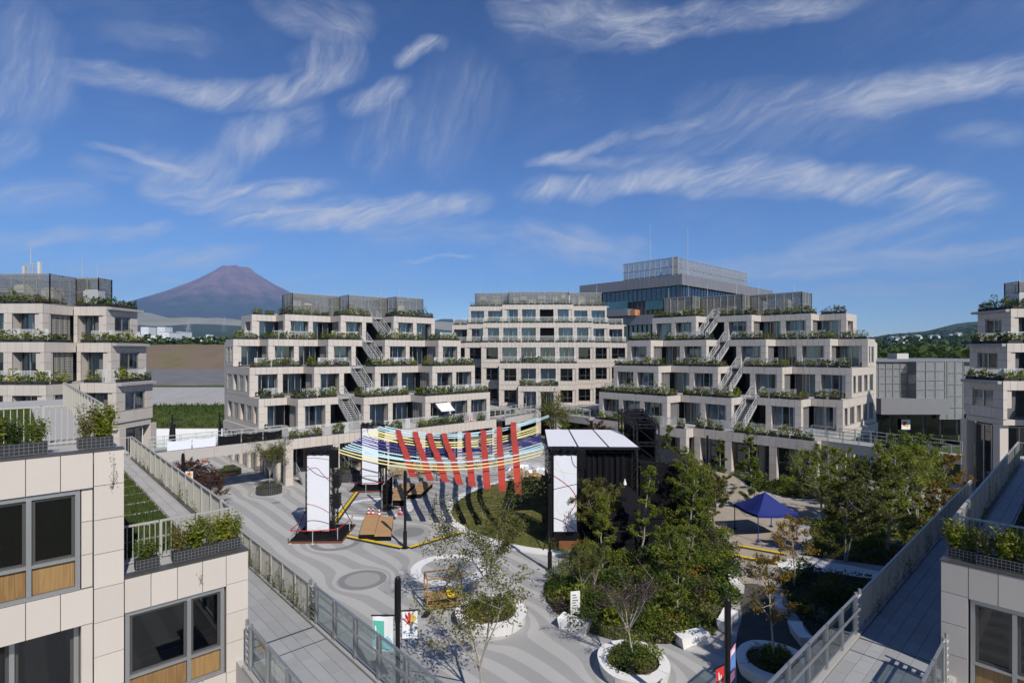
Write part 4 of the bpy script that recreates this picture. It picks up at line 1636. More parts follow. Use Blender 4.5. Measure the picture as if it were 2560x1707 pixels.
# the volcano: scoria above, woods below
def volcano_material():
    m = bpy.data.materials.new('volcano')
    m.use_nodes = True
    t = NT(m.node_tree)
    b = m.node_tree.nodes['Principled BSDF']
    b.inputs['Roughness'].default_value = .95
    b.inputs['Specular IOR Level'].default_value = .1
    pos = t.n('ShaderNodeNewGeometry').outputs['Position']
    sep = t.n('ShaderNodeSeparateXYZ', {0: pos})
    n = t.noise(pos, .0035, 8, .65)
    scoria = t.ramp(n, [(.3, (0.10, 0.075, 0.075)), (.5, (0.165, 0.112, 0.108)), (.7, (0.25, 0.17, 0.155))])
    wood_ = t.ramp(n, [(.3, (0.035, 0.05, 0.04)), (.7, (0.07, 0.085, 0.06))])
    h = t.math('ADD', sep.outputs[2], t.math('MULTIPLY_ADD', n, 700.0, -350.0))
    f = t.ramp(t.math('DIVIDE', h, 2000.0), [(.42, 0.0), (.60, 1.0)])
    t.t.links.new(t.mix(f, wood_, scoria), b.inputs['Base Color'])
    MATS['volcano'] = m


volcano_material()
vb = MB()
rr = random.Random(3)
cx, cyv = V((588 - 1280) / 1351 * 11000, 11000)
prof = [(0, 1700), (110, 1722), (215, 1742), (270, 1715), (380, 1625), (700, 1405), (1200, 1140), (1800, 885), (2500, 660), (3300, 480), (4300, 330), (6000, 200)]
NA, NRD = 400, 46
ph = [(k, rr.uniform(0, 6.28), rr.uniform(-.0006, .0006)) for k in (9, 14, 23, 31, 43, 57, 73, 97, 121)]


def vz(r):
    for (r0, z0), (r1, z1) in zip(prof, prof[1:]):
        if r <= r1:
            return z0 + (z1 - z0) * (r - r0) / (r1 - r0)
    return prof[-1][1]


for i in range(NRD):
    r = 6000 * (i / (NRD - 1)) ** 1.9
    for k in range(NA):
        a = 2 * math.pi * k / NA
        w = 1 + .03 * math.sin(3 * a + 1) + .02 * math.sin(7 * a)
        g = sum(abs(math.sin(q * a * .5 + p + d * r)) ** .7 * (30 / q) ** .5 for q, p, d in ph) / len(ph) - .6
        amp = 95 * min(1, max(0, r - 150) / 900) * (1 if r < 2600 else max(.25, 1 - (r - 2600) / 2500))
        vb.v.append((cx + math.cos(a) * r * w, cyv + math.sin(a) * r * w, vz(r) + g * amp + (9 * math.sin(a * 5 + 1) + 6 * math.sin(a * 11) if 60 < r < 320 else 0)))
for i in range(NRD - 1):
    for k in range(NA):
        vb.f.append((i * NA + k, i * NA + (k + 1) % NA, (i + 1) * NA + (k + 1) % NA, (i + 1) * NA + k))
        vb.m.append(0)
vb.build('mountain', 'volcano', kind='structure', smooth=True)

# wooded hill on the right
rows = []
for Y in (420, 700, 1100, 1600, 2100, 2600, 3000, 3500, 4200):
    r = []
    for k in range(61):
        X = Y * (.30 + 1.3 * k / 60)
        s = X / Y
        e = 14 + 86 * max(0, min(1, (s - .58) / .42)) ** .8
        t = max(0, min(1, (Y - 420) / 2580))
        if Y > 3000:
            t = 1 - (Y - 3000) / 2400
        z = 10 + (e / 1351) * Y * t ** .7 * (1 + .05 * math.sin(X / 130) + .04 * math.sin(X / 57 + Y / 200))
        r.append((*V(X, Y), z))
    rows.append(r)
sheet('wooded_hill', rows, 'forest_land')


# ------------------------------------------------------------------ woods that read as one mass
def wood(name, spots, m, n=46, seed=1, label=None):
    rr = random.Random(seed)
    b = MB()
    for (x, y, z, r, h) in spots:
        for i in range(n):
            a = rr.uniform(0, 6.283)
            cz = rr.uniform(-.75, 1)
            q = math.sqrt(max(0, 1 - cz * cz)) * r * rr.uniform(.7, 1.05)
            c = Vector((x + math.cos(a) * q, y + math.sin(a) * q, z + h * .55 + cz * h * .45 * rr.uniform(.8, 1.05)))
            s = r * rr.uniform(.16, .30)
            u = Vector((rr.uniform(-1, 1), rr.uniform(-1, 1), rr.uniform(-.6, .6))).normalized()
            w = u.cross(Vector((rr.uniform(-1, 1), rr.uniform(-1, 1), rr.uniform(-1, 1)))).normalized()
            b.face([c - u * s, c + w * s * .8, c + u * s, c - w * s * .8])
    o = b.build(name, m, kind='stuff', label=label, cat='trees')
    return o


rr = random.Random(11)
sp = []
for k in range(330):
    Y = rr.uniform(245, 520)
    X = Y * rr.uniform(-.78, -.15)
    x, y = V(X, Y)
    sp.append((x, y, 9 + (Y - 245) * .012, rr.uniform(3.5, 6), rr.uniform(9, 13)))
wood('far_wood', sp, 'leaf_deep', 40, 2, 'dark tree line beyond the bare earth bank')
sp = []
for k in range(420):
    Y = rr.uniform(135, 420)
    X = Y * rr.uniform(.60, 1.05)
    x, y = V(X, Y)
    sp.append((x, y, 1 + (Y - 135) * .014, rr.uniform(3.5, 6), rr.uniform(10, 15)))
wood('far_wood', sp, 'leaf_deep', 46, 3, 'dense green wood at the foot of the right-hand hill')
sp = []
for k in range(700):
    Y = rr.uniform(600, 2400)
    X = Y * rr.uniform(.55, 1.05)
    x, y = V(X, Y)
    s = X / Y
    e = 14 + 86 * max(0, min(1, (s - .58) / .42)) ** .8
    t = max(0, min(1, (Y - 420) / 2580))
    sp.append((x, y, 7 + (e / 1351) * Y * t ** .7, rr.uniform(9, 18), rr.uniform(13, 22)))
wood('far_wood', sp, 'leaf_deep', 14, 4, 'woodland covering the right-hand hill')
# tall weeds on the near bank
rr = random.Random(21)
gm = MB()
for i in range(16000):
    Y = rr.uniform(80, 97)
    X = rr.uniform(-78, -38)
    x, y = V(X, Y)
    z = 1.3 + (Y - 80) * .153
    h = rr.uniform(.2, .9) * (.55 + .5 * math.sin(x * .9 + math.sin(y) * 2) ** 2)
    a = rr.uniform(0, 3.14)
    w = rr.uniform(.04, .14)
    gm.face([(x - math.cos(a) * w, y - math.sin(a) * w, z), (x + math.cos(a) * w, y + math.sin(a) * w, z), (x + rr.uniform(-.3, .3), y + rr.uniform(-.3, .3), z + h)])
gm.build('tall_grass', 'leaf_deep', kind='stuff', label='tall green weeds on the bank behind the white hoarding', cat='grass')


# ------------------------------------------------------------------ far buildings
def far_block(label, px0, px1, y0, y1, Y, m='far_white', dep=60, extra=None):
    X0, X1 = (px0 - 1280) / 1351 * Y, (px1 - 1280) / 1351 * Y
    z1 = 13.5 - (y0 - 880) / 1351 * Y
    z0 = min(13.5 - (y1 - 880) / 1351 * Y, foot((X0 + X1) / 2, Y)) - 4
    x, y = V((X0 + X1) / 2, Y)
    t = thing('warehouse', label, 'building', (x, y, z0), TH, 'far white buildings')
    w = X1 - X0
    b = MB()
    b.box(-w / 2, w / 2, 0, dep, 0, z1 - z0)
    b.build('wall', m, t)
    b = MB()
    b.box(-w / 2 - .6, w / 2 + .6, -.6, dep, z1 - z0, z1 - z0 + 1.2)
    b.build('roof', 'far_grey' if m == 'far_white' else 'far_white', t)
    n = max(2, int(w / 14))
    wm = MB()
    wm.box(-3.5, 3.5, -.15, 0, -1, 1)
    wm = wm.mesh('window', 'far_grey')
    for k in range(n):
        obj('window', wm, t, (-w / 2 + (k + .5) * w / n, 0, (z1 - z0) * .72))
    return t


far_block('long low white factory before the foothills, left of the pylon', 336, 398, 838, 843, 1500)
far_block('taller white factory block at the right end of the long low one', 396, 422, 831, 843, 1490)
far_block('white factory hall right of the pylon, next to the terraced block', 462, 540, 844, 850, 1350)
far_block('white square tower on the factory hall beside the terraced block', 515, 525, 837, 850, 1340, dep=15)
far_block('small white shed among the trees, leftmost of the upper pair', 352, 371, 817.5, 820.5, 2600)
far_block('small white shed among the trees, rightmost of the upper pair', 393, 412, 817.5, 820.5, 2600)
far_block('white shed between the long factory and the pylon', 441, 455, 829.5, 832.5, 1900)
rr = random.Random(8)
for k in range(14):
    px, Y = rr.uniform(2225, 2405), rr.uniform(900, 1300)
    s = (px - 1280) / 1351
    e = 14 + 86 * max(0, min(1, (s - .58) / .42)) ** .8
    t = max(0, min(1, (Y - 420) / 2580))
    z = 10 + (e / 1351) * Y * t ** .7 + 10
    x, y = V(s * Y, Y)
    h = thing('house', f'{ORD[k]} tiny pale house on the wooded hill, counted from the left', 'house', (x, y, z), rr.uniform(0, 1.5), 'houses on the right-hand hill')
    HH = rr.uniform(5, 8)
    b = MB()
    b.box(-6, 6, -5, 5, -12, HH)
    b.build('wall', 'far_white', h)
    b = MB()
    b.hexa([(-6.5, -5.6, HH), (6.5, -5.6, HH), (6.5, 5.6, HH), (-6.5, 5.6, HH), (-6.5, -.2, HH + 2.6), (6.5, -.2, HH + 2.6), (6.5, .2, HH + 2.6), (-6.5, .2, HH + 2.6)])
    b.build('roof', 'far_grey', h)


def pylon(label, px, y0, y1, Y):
    X = (px - 1280) / 1351 * Y
    x, y = V(X, Y)
    z0 = foot(X, Y) - 2
    H = 13.5 - (y0 - 880) / 1351 * Y - z0
    t = thing('pylon', label, 'pylon', (x, y, z0), TH, 'power pylons')
    b = MB()
    s0, s1 = H * .13, H * .03
    for sx in (-1, 1):
        for sy in (-1, 1):
            b.bar((sx * s0, sy * s0, 0), (sx * s1, sy * s1, H * .72), .5)
            b.bar((sx * s1, sy * s1, H * .72), (0, 0, H), .4)
    for k in range(6):
        z = H * .72 * k / 6
        zz = H * .72 * (k + 1) / 6
        a, c = s0 + (s1 - s0) * k / 6, s0 + (s1 - s0) * (k + 1) / 6
        b.bar((-a, -a, z), (c, -c, zz), .25)
        b.bar((a, -a, z), (-c, -c, zz), .25)
    b.build('lattice', 'far_grey', t)
    b = MB()
    for z in (.62, .74, .86):
        b.bar((-H * .16, 0, H * z), (H * .16, 0, H * z), .45)
    b.build('cross_arm', 'far_grey', t)


pylon('lattice power pylon standing before the mountain, the largest', 471, 799, 842, 1200)
pylon('small pylon on the foothills under the mountain summit', 561, 790, 803, 3500)
pylon('small pylon on the foothills left of the large pylon', 427, 815, 828, 2600)


# ------------------------------------------------------------------ office block behind, on the same 45 degree grid
def office():
    cxy = V(40.9, 130)
    fr = Fr(cxy[0], cxy[1], rad(45))
    # a<0 : face towards lower left (n), face 2 looks along...
    fl = Fr(cxy[0], cxy[1], rad(-45))           # left-hand face: u to the near right, n to the near left
    fg = Fr(cxy[0], cxy[1], rad(45))            # right-hand face: u to the far right
    t = thing('office_building', 'tall grey office block with ribbon windows and rooftop screen behind the terraced blocks', 'building', (*cxy, 0))
    def part(nm, m, boxes, lab=None):
        b = MB()
        for q in boxes:
            fbox(b, *q)
        o = at_world(b.build(nm, m, t), t)
        if lab:
            o['label'] = lab
        return o
    top = 32.3
    part('core', 'interior', [(fl, -30, -1, -52, -1.2, 0, 29.5)])
    pz = Pieces(t, 'cladding_panel', 'grey_panel', 300)
    for k in range(26):
        pz.add(fl, -32 + k * 1.23 + .02, -32 + (k + 1) * 1.23 - .02, -.1, 0, 29.7, top)
    for k in range(36):
        pz.add(fg, .02 + k * 1.5 + .02, .02 + (k + 1) * 1.5 - .02, -.1, 0, 29.7, top)
    # lower spandrels
    for k in range(24):
        pz.add(fl, -33 + k * 1.3, -33 + (k + 1) * 1.3 - .03, .0, .1, 20.5, 23.0)
        pz.add(fl, -31 + k * 1.3, -31 + (k + 1) * 1.3 - .03, -1.2, -1.1, 13.0, 15.8)
    for k in range(30):
        pz.add(fg, k * 1.3, (k + 1) * 1.3 - .03, -1.1, -1.0, 23.2, 25.8)
    pz.done()
    part('roof_slab', 'grey_panel', [(fl, -32, -.12, -54, -.12, 29.75, 32.1), (fl, -33, -1, -3, -.02, 20.6, 22.9), (fl, -31, -1, -3, -1.25, 13.1, 15.7)])
    g = MB()
    for k in range(22):
        a = -31.5 + k * 1.4
        g.face([fl.p(a + .05, -.9, 26.6), fl.p(a + 1.35, -.9, 26.6), fl.p(a + 1.35, -.9, 29.7), fl.p(a + .05, -.9, 29.7)])
        g.face([fl.p(a + .05, -1.1, 16), fl.p(a + 1.35, -1.1, 16), fl.p(a + 1.35, -1.1, 20.5), fl.p(a + .05, -1.1, 20.5)])
        g.face([fl.p(a + .05, -1.2, 8), fl.p(a + 1.35, -1.2, 8), fl.p(a + 1.35, -1.2, 13), fl.p(a + .05, -1.2, 13)])
    at_world(g.build('ribbon_glazing', 'glass_blue', t), t)
    for k in range(34):
        q = MB()
        a = .3 + k * 1.5
        q.face([fg.p(a + .05, -.9, 25.8), fg.p(a + 1.45, -.9, 25.8), fg.p(a + 1.45, -.9, 29.7), fg.p(a + .05, -.9, 29.7)])
        at_world(q.build('window_pane', 'glass_blue', t), t)
    part('mullions', 'bronze', [(fl, -31.5 + k * 1.4 - .05, -31.5 + k * 1.4 + .05, -1.0, -.8, 8, 29.7) for k in range(23)] + [(fg, .3 + k * 1.5 - .05, .3 + k * 1.5 + .05, -1.0, -.8, 25.8, 29.7) for k in range(34)])
    part('glass_balustrade', 'glass_green', [(fl, -28, -14, 2.4, 2.44, 24.6, 26.6), (fl, -14, -13.96, -.5, 2.44, 24.6, 26.6), (fl, -10, -1.2, .3, .34, 24.2, 26.4)], 'turquoise glass balcony parapet')
    part('balcony', 'grey_panel', [(fl, -28.2, -13.9, -.8, 2.5, 22.9, 24.6)])
    part('tile_reveal', 'terracotta', [(fl, -13.8, -12.6, -1.0, 1.2, 22.9, 24.4)])
    # rooftop screen
    b = MB()
    sc = []
    for (f, a0, a1, bb) in ((fl, -20.5, -4, -5), (fg, 4, 47, -5)):
        n = int((a1 - a0) / 1.6)
        for k in range(n + 1):
            b.bar(f.p(a0 + (a1 - a0) * k / n, bb, 32), f.p(a0 + (a1 - a0) * k / n, bb, 37.6), .14)
            b.bar(f.p(a0 + (a1 - a0) * k / n, bb, 32.5), f.p(a0 + (a1 - a0) * k / n, bb - 2, 37.2), .10)
        for z in (33, 35.2, 37.5):
            b.bar(f.p(a0, bb, z), f.p(a1, bb, z), .14)
        for k in range(n):
            q = MB()
            x0, x1 = a0 + (a1 - a0) * k / n + .1, a0 + (a1 - a0) * (k + 1) / n - .1
            q.face([f.p(x0, bb, 33), f.p(x1, bb, 33), f.p(x1, bb, 37.4), f.p(x0, bb, 37.4)])
            sc.append(q)
    e = at_world(b.build('roof_screen', 'screen_frame', t), t)
    for q in sc:
        q.build('mesh_panel', 'mesh_office', e)
    part('penthouse', 'grey_panel', [(fl, -20.2, -4.2, -46, -5.4, 31.9, 33.4)])
    for a, h in ((-14, 12), (-3, 9)):
        q = MB()
        p = fl.p(a, -8)
        q.tube((p[0], p[1], 33), (p[0], p[1], 36 + h), .12, .04, 6)
        at_world(q.build('mast', 'galvanised', t), t)


office()


# ------------------------------------------------------------------ pavilion wrapped in metal mesh, right
def pavilion():
    t0 = V(51.5, 76)
    t = thing('mesh_pavilion', 'low pavilion wrapped in pale metal mesh boxes, behind the right terraced block', 'building', (*t0, 0))
    fr = Fr(t0[0], t0[1], TH)
    b = MB()
    fbox(b, fr, 0.2, 18, -14, -1.6, 1.6, 5.2)
    fbox(b, fr, 0, 9.5, -2.5, .6, 4.8, 7.0)
    at_world(b.build('podium', 'grey_panel', t), t)
    b = MB()
    fbox(b, fr, .3, 17, -14, -3, 5.2, 11.6)
    at_world(b.build('core', 'interior', t), t)
    b = MB()
    fbox(b, fr, -.3, 18.4, -15, -1.2, 12.1, 12.5)
    at_world(b.build('roof', 'grey_panel', t), t)
    for k, (a0, a1, bb, z0) in enumerate(((-1, 5.2, -1.5, 6.9), (5.2, 9.2, .2, 5.6), (9.2, 12.6, -.8, 4.0), (12.6, 15.6, -1.8, 3.2), (15.6, 19, -2.6, 4.5))):
        q = MB()
        q.face([fr.p(a0, bb, z0), fr.p(a1, bb, z0), fr.p(a1, bb, 12.2), fr.p(a0, bb, 12.2)])
        q.face([fr.p(a1, bb, z0), fr.p(a1, bb - 2, z0), fr.p(a1, bb - 2, 12.2), fr.p(a1, bb, 12.2)])
        q.face([fr.p(a0, bb, z0), fr.p(a0, bb - 2, z0), fr.p(a0, bb - 2, 12.2), fr.p(a0, bb, 12.2)])
        at_world(q.build('mesh_screen', 'mesh_pale', t), t)
        q = MB()
        n = max(2, int((a1 - a0) / 1.0))
        for i in range(n + 1):
            a = a0 + (a1 - a0) * i / n
            q.bar(fr.p(a, bb + .05, z0), fr.p(a, bb + .05, 12.2), .07)
        for i in range(6):
            z = z0 + (12.2 - z0) * i / 5
            q.bar(fr.p(a0, bb + .05, z), fr.p(a1, bb + .05, z), .07)
        at_world(q.build('screen_frame', 'screen_frame', t), t)
    g = MB()
    for k in range(6):
        g.face([fr.p(.6 + k * 2.4, -1.4, .3), fr.p(2.8 + k * 2.4, -1.4, .3), fr.p(2.8 + k * 2.4, -1.4, 4.7), fr.p(.6 + k * 2.4, -1.4, 4.7)])
    at_world(g.build('shopfront_glass', 'glass_dark', t), t)
    b = MB()
    fbox(b, fr, 5.5, 7.2, -6, -4, 12.5, 13.3)
    fbox(b, fr, -1, 1.2, -4, -2, 12.4, 14.8)
    at_world(b.build('roof_unit', 'equipment', t), t)
    s = MB()
    fbox(s, fr, 1.6, 3.6, .7, .75, 2.0, 3.6)
    b = thing('poster', 'small bright poster on the wall of the mesh pavilion', 'poster', fr.p(4.6, -1.0, 3.2))
    q = MB()
    q.box(-.6, .6, -.03, .03, -.7, .7)
    q.build('sheet', 'flag_white', b)
    q = MB()
    q.box(-.4, .1, -.036, -.031, -.2, .4)
    q.build('print_red', 'flag_red', b)
    q = MB()
    q.box(-.05, .4, -.038, -.031, -.35, .15)
    q.build('print_yellow', 'flag_yellow', b)


pavilion()
for (nm, lab, x0, x1, y0, y1, z0) in (('side_lawn', '', 50, 74, 58, 76, .25),):
    b = MB()
    b.face([(*V(47, 57), .12), (*V(75, 57), .3), (*V(78, 75), .6), (*V(52, 75), .3)])
    b.build('side_lawn', 'verge', kind='structure')


# ------------------------------------------------------------------ the square
def paving_material():
    m = bpy.data.materials.new('plaza_paving')
    m.use_nodes = True
    t = NT(m.node_tree)
    b = m.node_tree.nodes['Principled BSDF']
    b.inputs['Roughness'].default_value = 0.85
    pos = t.n('ShaderNodeNewGeometry').outputs['Position']
    nrm = (.7071, .7071, 0)
    psi = t.n('ShaderNodeVectorMath', {0: pos, 1: nrm}, operation='DOT_PRODUCT').outputs['Value']
    wob = t.math('MULTIPLY_ADD', t.noise(pos, 0.10, 1), .6, -.3)
    psi = t.math('ADD', psi, wob)
    for (x, y, r) in CIRCLES:
        d = t.n('ShaderNodeVectorMath', {0: pos, 1: (x, y, 0)}, operation='SUBTRACT').outputs[0]
        dn = t.n('ShaderNodeVectorMath', {0: d, 1: nrm}, operation='DOT_PRODUCT').outputs['Value']
        d2 = t.n('ShaderNodeVectorMath', {0: d, 1: d}, operation='DOT_PRODUCT').outputs['Value']
        d2 = t.math('MAXIMUM', d2, r * r * .7)
        psi = t.math('SUBTRACT', psi, t.math('DIVIDE', t.math('MULTIPLY', dn, r ** 4), t.math('MULTIPLY', d2, d2)))
    s = t.math('SINE', t.math('MULTIPLY', psi, 2 * math.pi / 1.45))
    s = t.ramp(t.math('MULTIPLY_ADD', s, .5, .5), [(.47, 0.0), (.53, 1.0)])
    c = t.mix(s, (0.40, 0.392, 0.374), (0.308, 0.304, 0.295))
    sp = t.math('MULTIPLY_ADD', t.noise(pos, 38, 2, .6), .34, .83)
    st = t.math('MULTIPLY_ADD', t.noise(pos, .35, 6, .65), .22, .89)
    hs = t.n('ShaderNodeHueSaturation', {'Value': t.math('MULTIPLY', sp, st), 'Color': c})
    t.t.links.new(hs.outputs[0], b.inputs['Base Color'])
    bp = t.n('ShaderNodeBump', {'Strength': .15, 'Distance': .01, 'Height': t.noise(pos, 60, 2)})
    t.t.links.new(bp.outputs[0], b.inputs['Normal'])
    MATS['paving'] = m


CIRCLES = [(-15.2, 46.3, 3.3), (-6.8, 33.5, 2.4), (-11.7, 31.7, 1.55), (-10.9, 40.2, 1.5), (-15.6, 38.0, 1.8), (-3.7, 27.0, 1.9), (2.7, 23.0, 1.7), (-26.9, 50.9, 1.5), (-35.0, 58.2, 1.5), (-21.2, 56.3, 1.8), (-3.5, 62, 2.4)]
paving_material()
pl = MB()
pl.face([(-75, 2, 0), (60, 2, 0), (60, 84, 0), (-75, 84, 0)])
pl.build('plaza', 'paving', kind='structure')
land_mat('beige_path', [(0.3, (0.31, 0.265, 0.215)), (0.7, (0.38, 0.325, 0.265))], 1.2, bump=(25, .01))
land_mat('asphalt', [(0.3, (0.075, 0.07, 0.065)), (0.7, (0.10, 0.092, 0.085))], 1.2, bump=(25, .01))
mat('ring_dark', (0.20, 0.20, 0.205), .85, grain=8, gamt=.15)
mat('ring_mid', (0.30, 0.295, 0.28), .85, grain=14, gamt=.25)


def flat_ring(nm, c, r0, r1, m, z=.004, seg=None, ex=1.0, rot=0.0, parts=None):
    b = MB()
    b.ring(c, r0, r1, z - .02, z, 72, ex, rot=rot)
    return b.build(nm, m, kind='structure')


def disc(nm, c, r, m, z):
    b = MB()
    b.face([(c[0] + r * math.cos(a * math.pi / 32), c[1] + r * math.sin(a * math.pi / 32), z) for a in range(64)])
    return b.build(nm, m, kind='structure')


flat_ring('white_paving_ring', (-15.2, 46.3), 2.65, 3.3, 'white_kerb', .008)
flat_ring('white_paving_ring', (-6.8, 33.5), 1.75, 2.4, 'white_kerb', .008)
flat_ring('dark_paving_ring', (-11.7, 31.7), 1.02, 1.4, 'ring_dark', .006)
disc('grey_paving_disc', (-11.7, 31.7), 1.02, 'ring_mid', .005)
flat_ring('grey_paving_ring', (-10.9, 40.2), 1.15, 1.4, 'ring_mid', .006)
disc('dark_paving_disc', (-10.9, 40.2), 1.15, 'ring_dark', .005)
flat_ring('dark_paving_ring', (-15.6, 37.9), 1.3, 1.75, 'ring_dark', .006)
for k, (x, y) in enumerate(((-20.6, 45.1), (-24.6, 47.6))):
    mh = MB()
    mh.ring((x, y), 0.01, .36, -.01, .012, 24)
    mh.build('manhole_cover', 'ring_dark', label=f'round dark manhole cover left of the front white screen, {"nearer" if k == 0 else "farther"} one', cat='manhole cover', group='manhole covers')

# lawn in front of the stage with its white kerb
outer = [(-0.2, 59.7), (-3.2, 58.4), (-6.1, 55.1), (-8.1, 51.8), (-9.1, 48.4), (-9.3, 45.5), (-8.6, 42.9), (-7.6, 41.2), (-6.5, 39.6), (-5.2, 38.3), (-3.4, 37.1), (-1.8, 36.3), (1.6, 35.3)]
inner = [(-0.2, 59.2), (-2.9, 57.9), (-5.6, 54.8), (-7.4, 51.7), (-8.35, 48.4), (-8.5, 45.5), (-7.9, 43.2), (-6.95, 41.6), (-5.9, 40.1), (-4.75, 39.0), (-3.2, 37.9), (-1.6, 37.1), (1.6, 36.2)]


def smooth_line(pts, n=6):
    out = []
    for i in range(len(pts) - 1):
        p0, p1, p2, p3 = pts[max(0, i - 1)], pts[i], pts[i + 1], pts[min(len(pts) - 1, i + 2)]
        for k in range(n):
            t = k / n
            out.append(tuple(.5 * ((2 * p1[d]) + (-p0[d] + p2[d]) * t + (2 * p0[d] - 5 * p1[d] + 4 * p2[d] - p3[d]) * t * t + (-p0[d] + 3 * p1[d] - 3 * p2[d] + p3[d]) * t ** 3) for d in (0, 1)))
    out.append(pts[-1])
    return out


so, si = smooth_line(outer), smooth_line(inner)
kb = MB()
for k in range(len(so) - 1):
    a, b_, c, d = so[k], so[k + 1], si[k + 1], si[k]
    kb.face([(*a, .09), (*b_, .09), (*c, .09), (*d, .09)])
    kb.face([(*a, 0), (*b_, 0), (*b_, .09), (*a, .09)])
    kb.face([(*d, .09), (*c, .09), (*c, 0), (*d, 0)])
kb.build('lawn_kerb', 'white_kerb', kind='structure')
lw = MB()
lw.face([(x, y, .05) for x, y in si] + [(1.6, 59.2, .05)])
land_mat('lawn_grass', [(0.3, (0.075, 0.090, 0.020)), (0.5, (0.14, 0.14, 0.045)), (0.68, (0.25, 0.215, 0.10))], 0.45, bump=(40, .03))
lw.build('lawn', 'lawn_grass', kind='structure')


def inside(p, poly):
    x, y = p
    c = False
    for i in range(len(poly)):
        x1, y1 = poly[i]
        x2, y2 = poly[i - 1]
        if (y1 > y) != (y2 > y) and x < (x2 - x1) * (y - y1) / (y2 - y1) + x1:
            c = not c
    return c


rr = random.Random(77)
gm = MB()
poly = si + [(0.6, 59.2)]
while len(gm.f) < 26000:
    x, y = rr.uniform(-8.6, .6), rr.uniform(36.2, 59.2)
    if not inside((x, y), poly):
        continue
    a = rr.uniform(0, 3.14)
    w, h = rr.uniform(.015, .03), rr.uniform(.03, .09)
    gm.face([(x - math.cos(a) * w, y - math.sin(a) * w, .05), (x + math.cos(a) * w, y + math.sin(a) * w, .05), (x + rr.uniform(-.05, .05), y + rr.uniform(-.05, .05), .05 + h)])
leaf_mat('lawn_blade', (0.07, 0.085, 0.018), (0.14, 0.14, 0.045), (0.26, 0.225, 0.105), .15)
gm.build('lawn_blades', 'lawn_blade', kind='stuff', label='short sunburnt grass of the lawn in front of the stage', cat='grass')

# paths and beds on the right
def poly_sheet(nm, pts, m, z, kind='structure'):
    b = MB()
    b.face([(x, y, z) for x, y in pts])
    return b.build(nm, m, kind=kind)


BED1 = smooth_line([(1.2, 36.4), (0.2, 34.0), (-.6, 32.4), (-.95, 31.1), (-.85, 29.4), (-.25, 27.8), (.9, 26.3), (2.3, 25.4), (3.9, 25.2), (5.1, 25.3), (6.7, 26.0), (7.6, 26.8), (8.5, 28.6), (9.4, 30.7), (10.3, 33.0), (11.2, 35.3), (12.3, 38.2), (12.2, 41.0), (12.5, 44.0), (11, 46), (8, 44), (7.2, 40), (6, 37.4)]) + [(1.2, 36.4)]
poly_sheet('beige_path', smooth_line([(9, 27), (10.3, 33), (12.6, 38.5), (12.5, 43), (13.2, 46), (16, 49.5), (18.6, 55.6), (17, 62), (21, 62), (19.6, 55.2), (21.5, 50.2), (25, 50), (31, 51.2), (31, 48.5), (25.5, 47.2), (21, 45), (18.5, 42), (17.4, 38.5), (15.5, 36.4), (13.5, 34.8), (12.4, 32.5), (11.6, 29), (11, 27)]), 'beige_path', .006)
poly_sheet('asphalt_path', smooth_line([(5.6, 19), (6.6, 22), (8.0, 25.8), (9.2, 28.3), (10.2, 31.6), (11.8, 31.6), (11.3, 28), (11, 24), (12, 19)]), 'asphalt', .008)
poly_sheet('white_path', smooth_line([(13.6, 35.0), (15.2, 35.9), (18, 35.2), (20, 34), (22, 33.8), (22, 32.6), (19, 32.8), (16.5, 33.9), (14, 34.2)]), 'white_kerb', .010)
BED2 = smooth_line([(12.3, 21), (11.6, 24), (11.9, 28), (12.8, 32), (14.2, 33.9), (17, 33.4), (20, 32.2), (23, 31)]) + [(14, 19.6)]
BED3 = smooth_line([(16.2, 36.6), (18.2, 38.6), (19.4, 41.8), (21.5, 44.2), (25.5, 46.4), (30, 47.4), (33, 46), (29, 40), (24, 35.2), (20.6, 35.0)]) + [(16.2, 36.6)]
BED4 = smooth_line([(20.2, 55.3), (22, 51), (25, 50.8), (31, 52), (30, 55), (27, 55.6), (23, 57.5), (20.4, 61)]) + [(20.2, 55.3)]
BED5 = smooth_line([(12.4, 46.8), (13.6, 47.2), (15.4, 50), (17.6, 55.6), (16.4, 60), (13.5, 58), (11.5, 52)]) + [(12.4, 46.8)]
for nm, p in (('garden_bed', BED1), ('garden_bed', BED2), ('garden_bed', BED3), ('garden_bed', BED4), ('garden_bed', BED5)):
    b = MB()
    n = len(p)
    cx_, cy_ = sum(q[0] for q in p) / n, sum(q[1] for q in p) / n
    b.face([(x, y, .045) for x, y in p])
    b.build(nm, 'soil', kind='structure')


# ------------------------------------------------------------------ event towers with white printed screens
def box_truss(mb, p, q, s=.3, r=.022, step=.5):
    """square lattice truss between p and q"""
    p, q = Vector(p), Vector(q)
    d = q - p
    L = d.length
    d.normalize()
    up = Vector((0, 0, 1)) if abs(d.z) < .9 else Vector((0, 1, 0))
    a = d.cross(up).normalized() * s / 2
    b = a.cross(d).normalized() * s / 2
    cs = [a + b, a - b, -a - b, -a + b]
    for c in cs:
        mb.bar(p + c, q + c, r * 2)
    n = max(1, int(L / step))
    for k in range(n):
        s0, s1 = p + d * L * k / n, p + d * L * (k + 1) / n
        for i in range(4):
            mb.bar(s0 + cs[i], (s1 if k % 2 == 0 else s1) + cs[(i + 1) % 4], r * 1.2)
    return mb


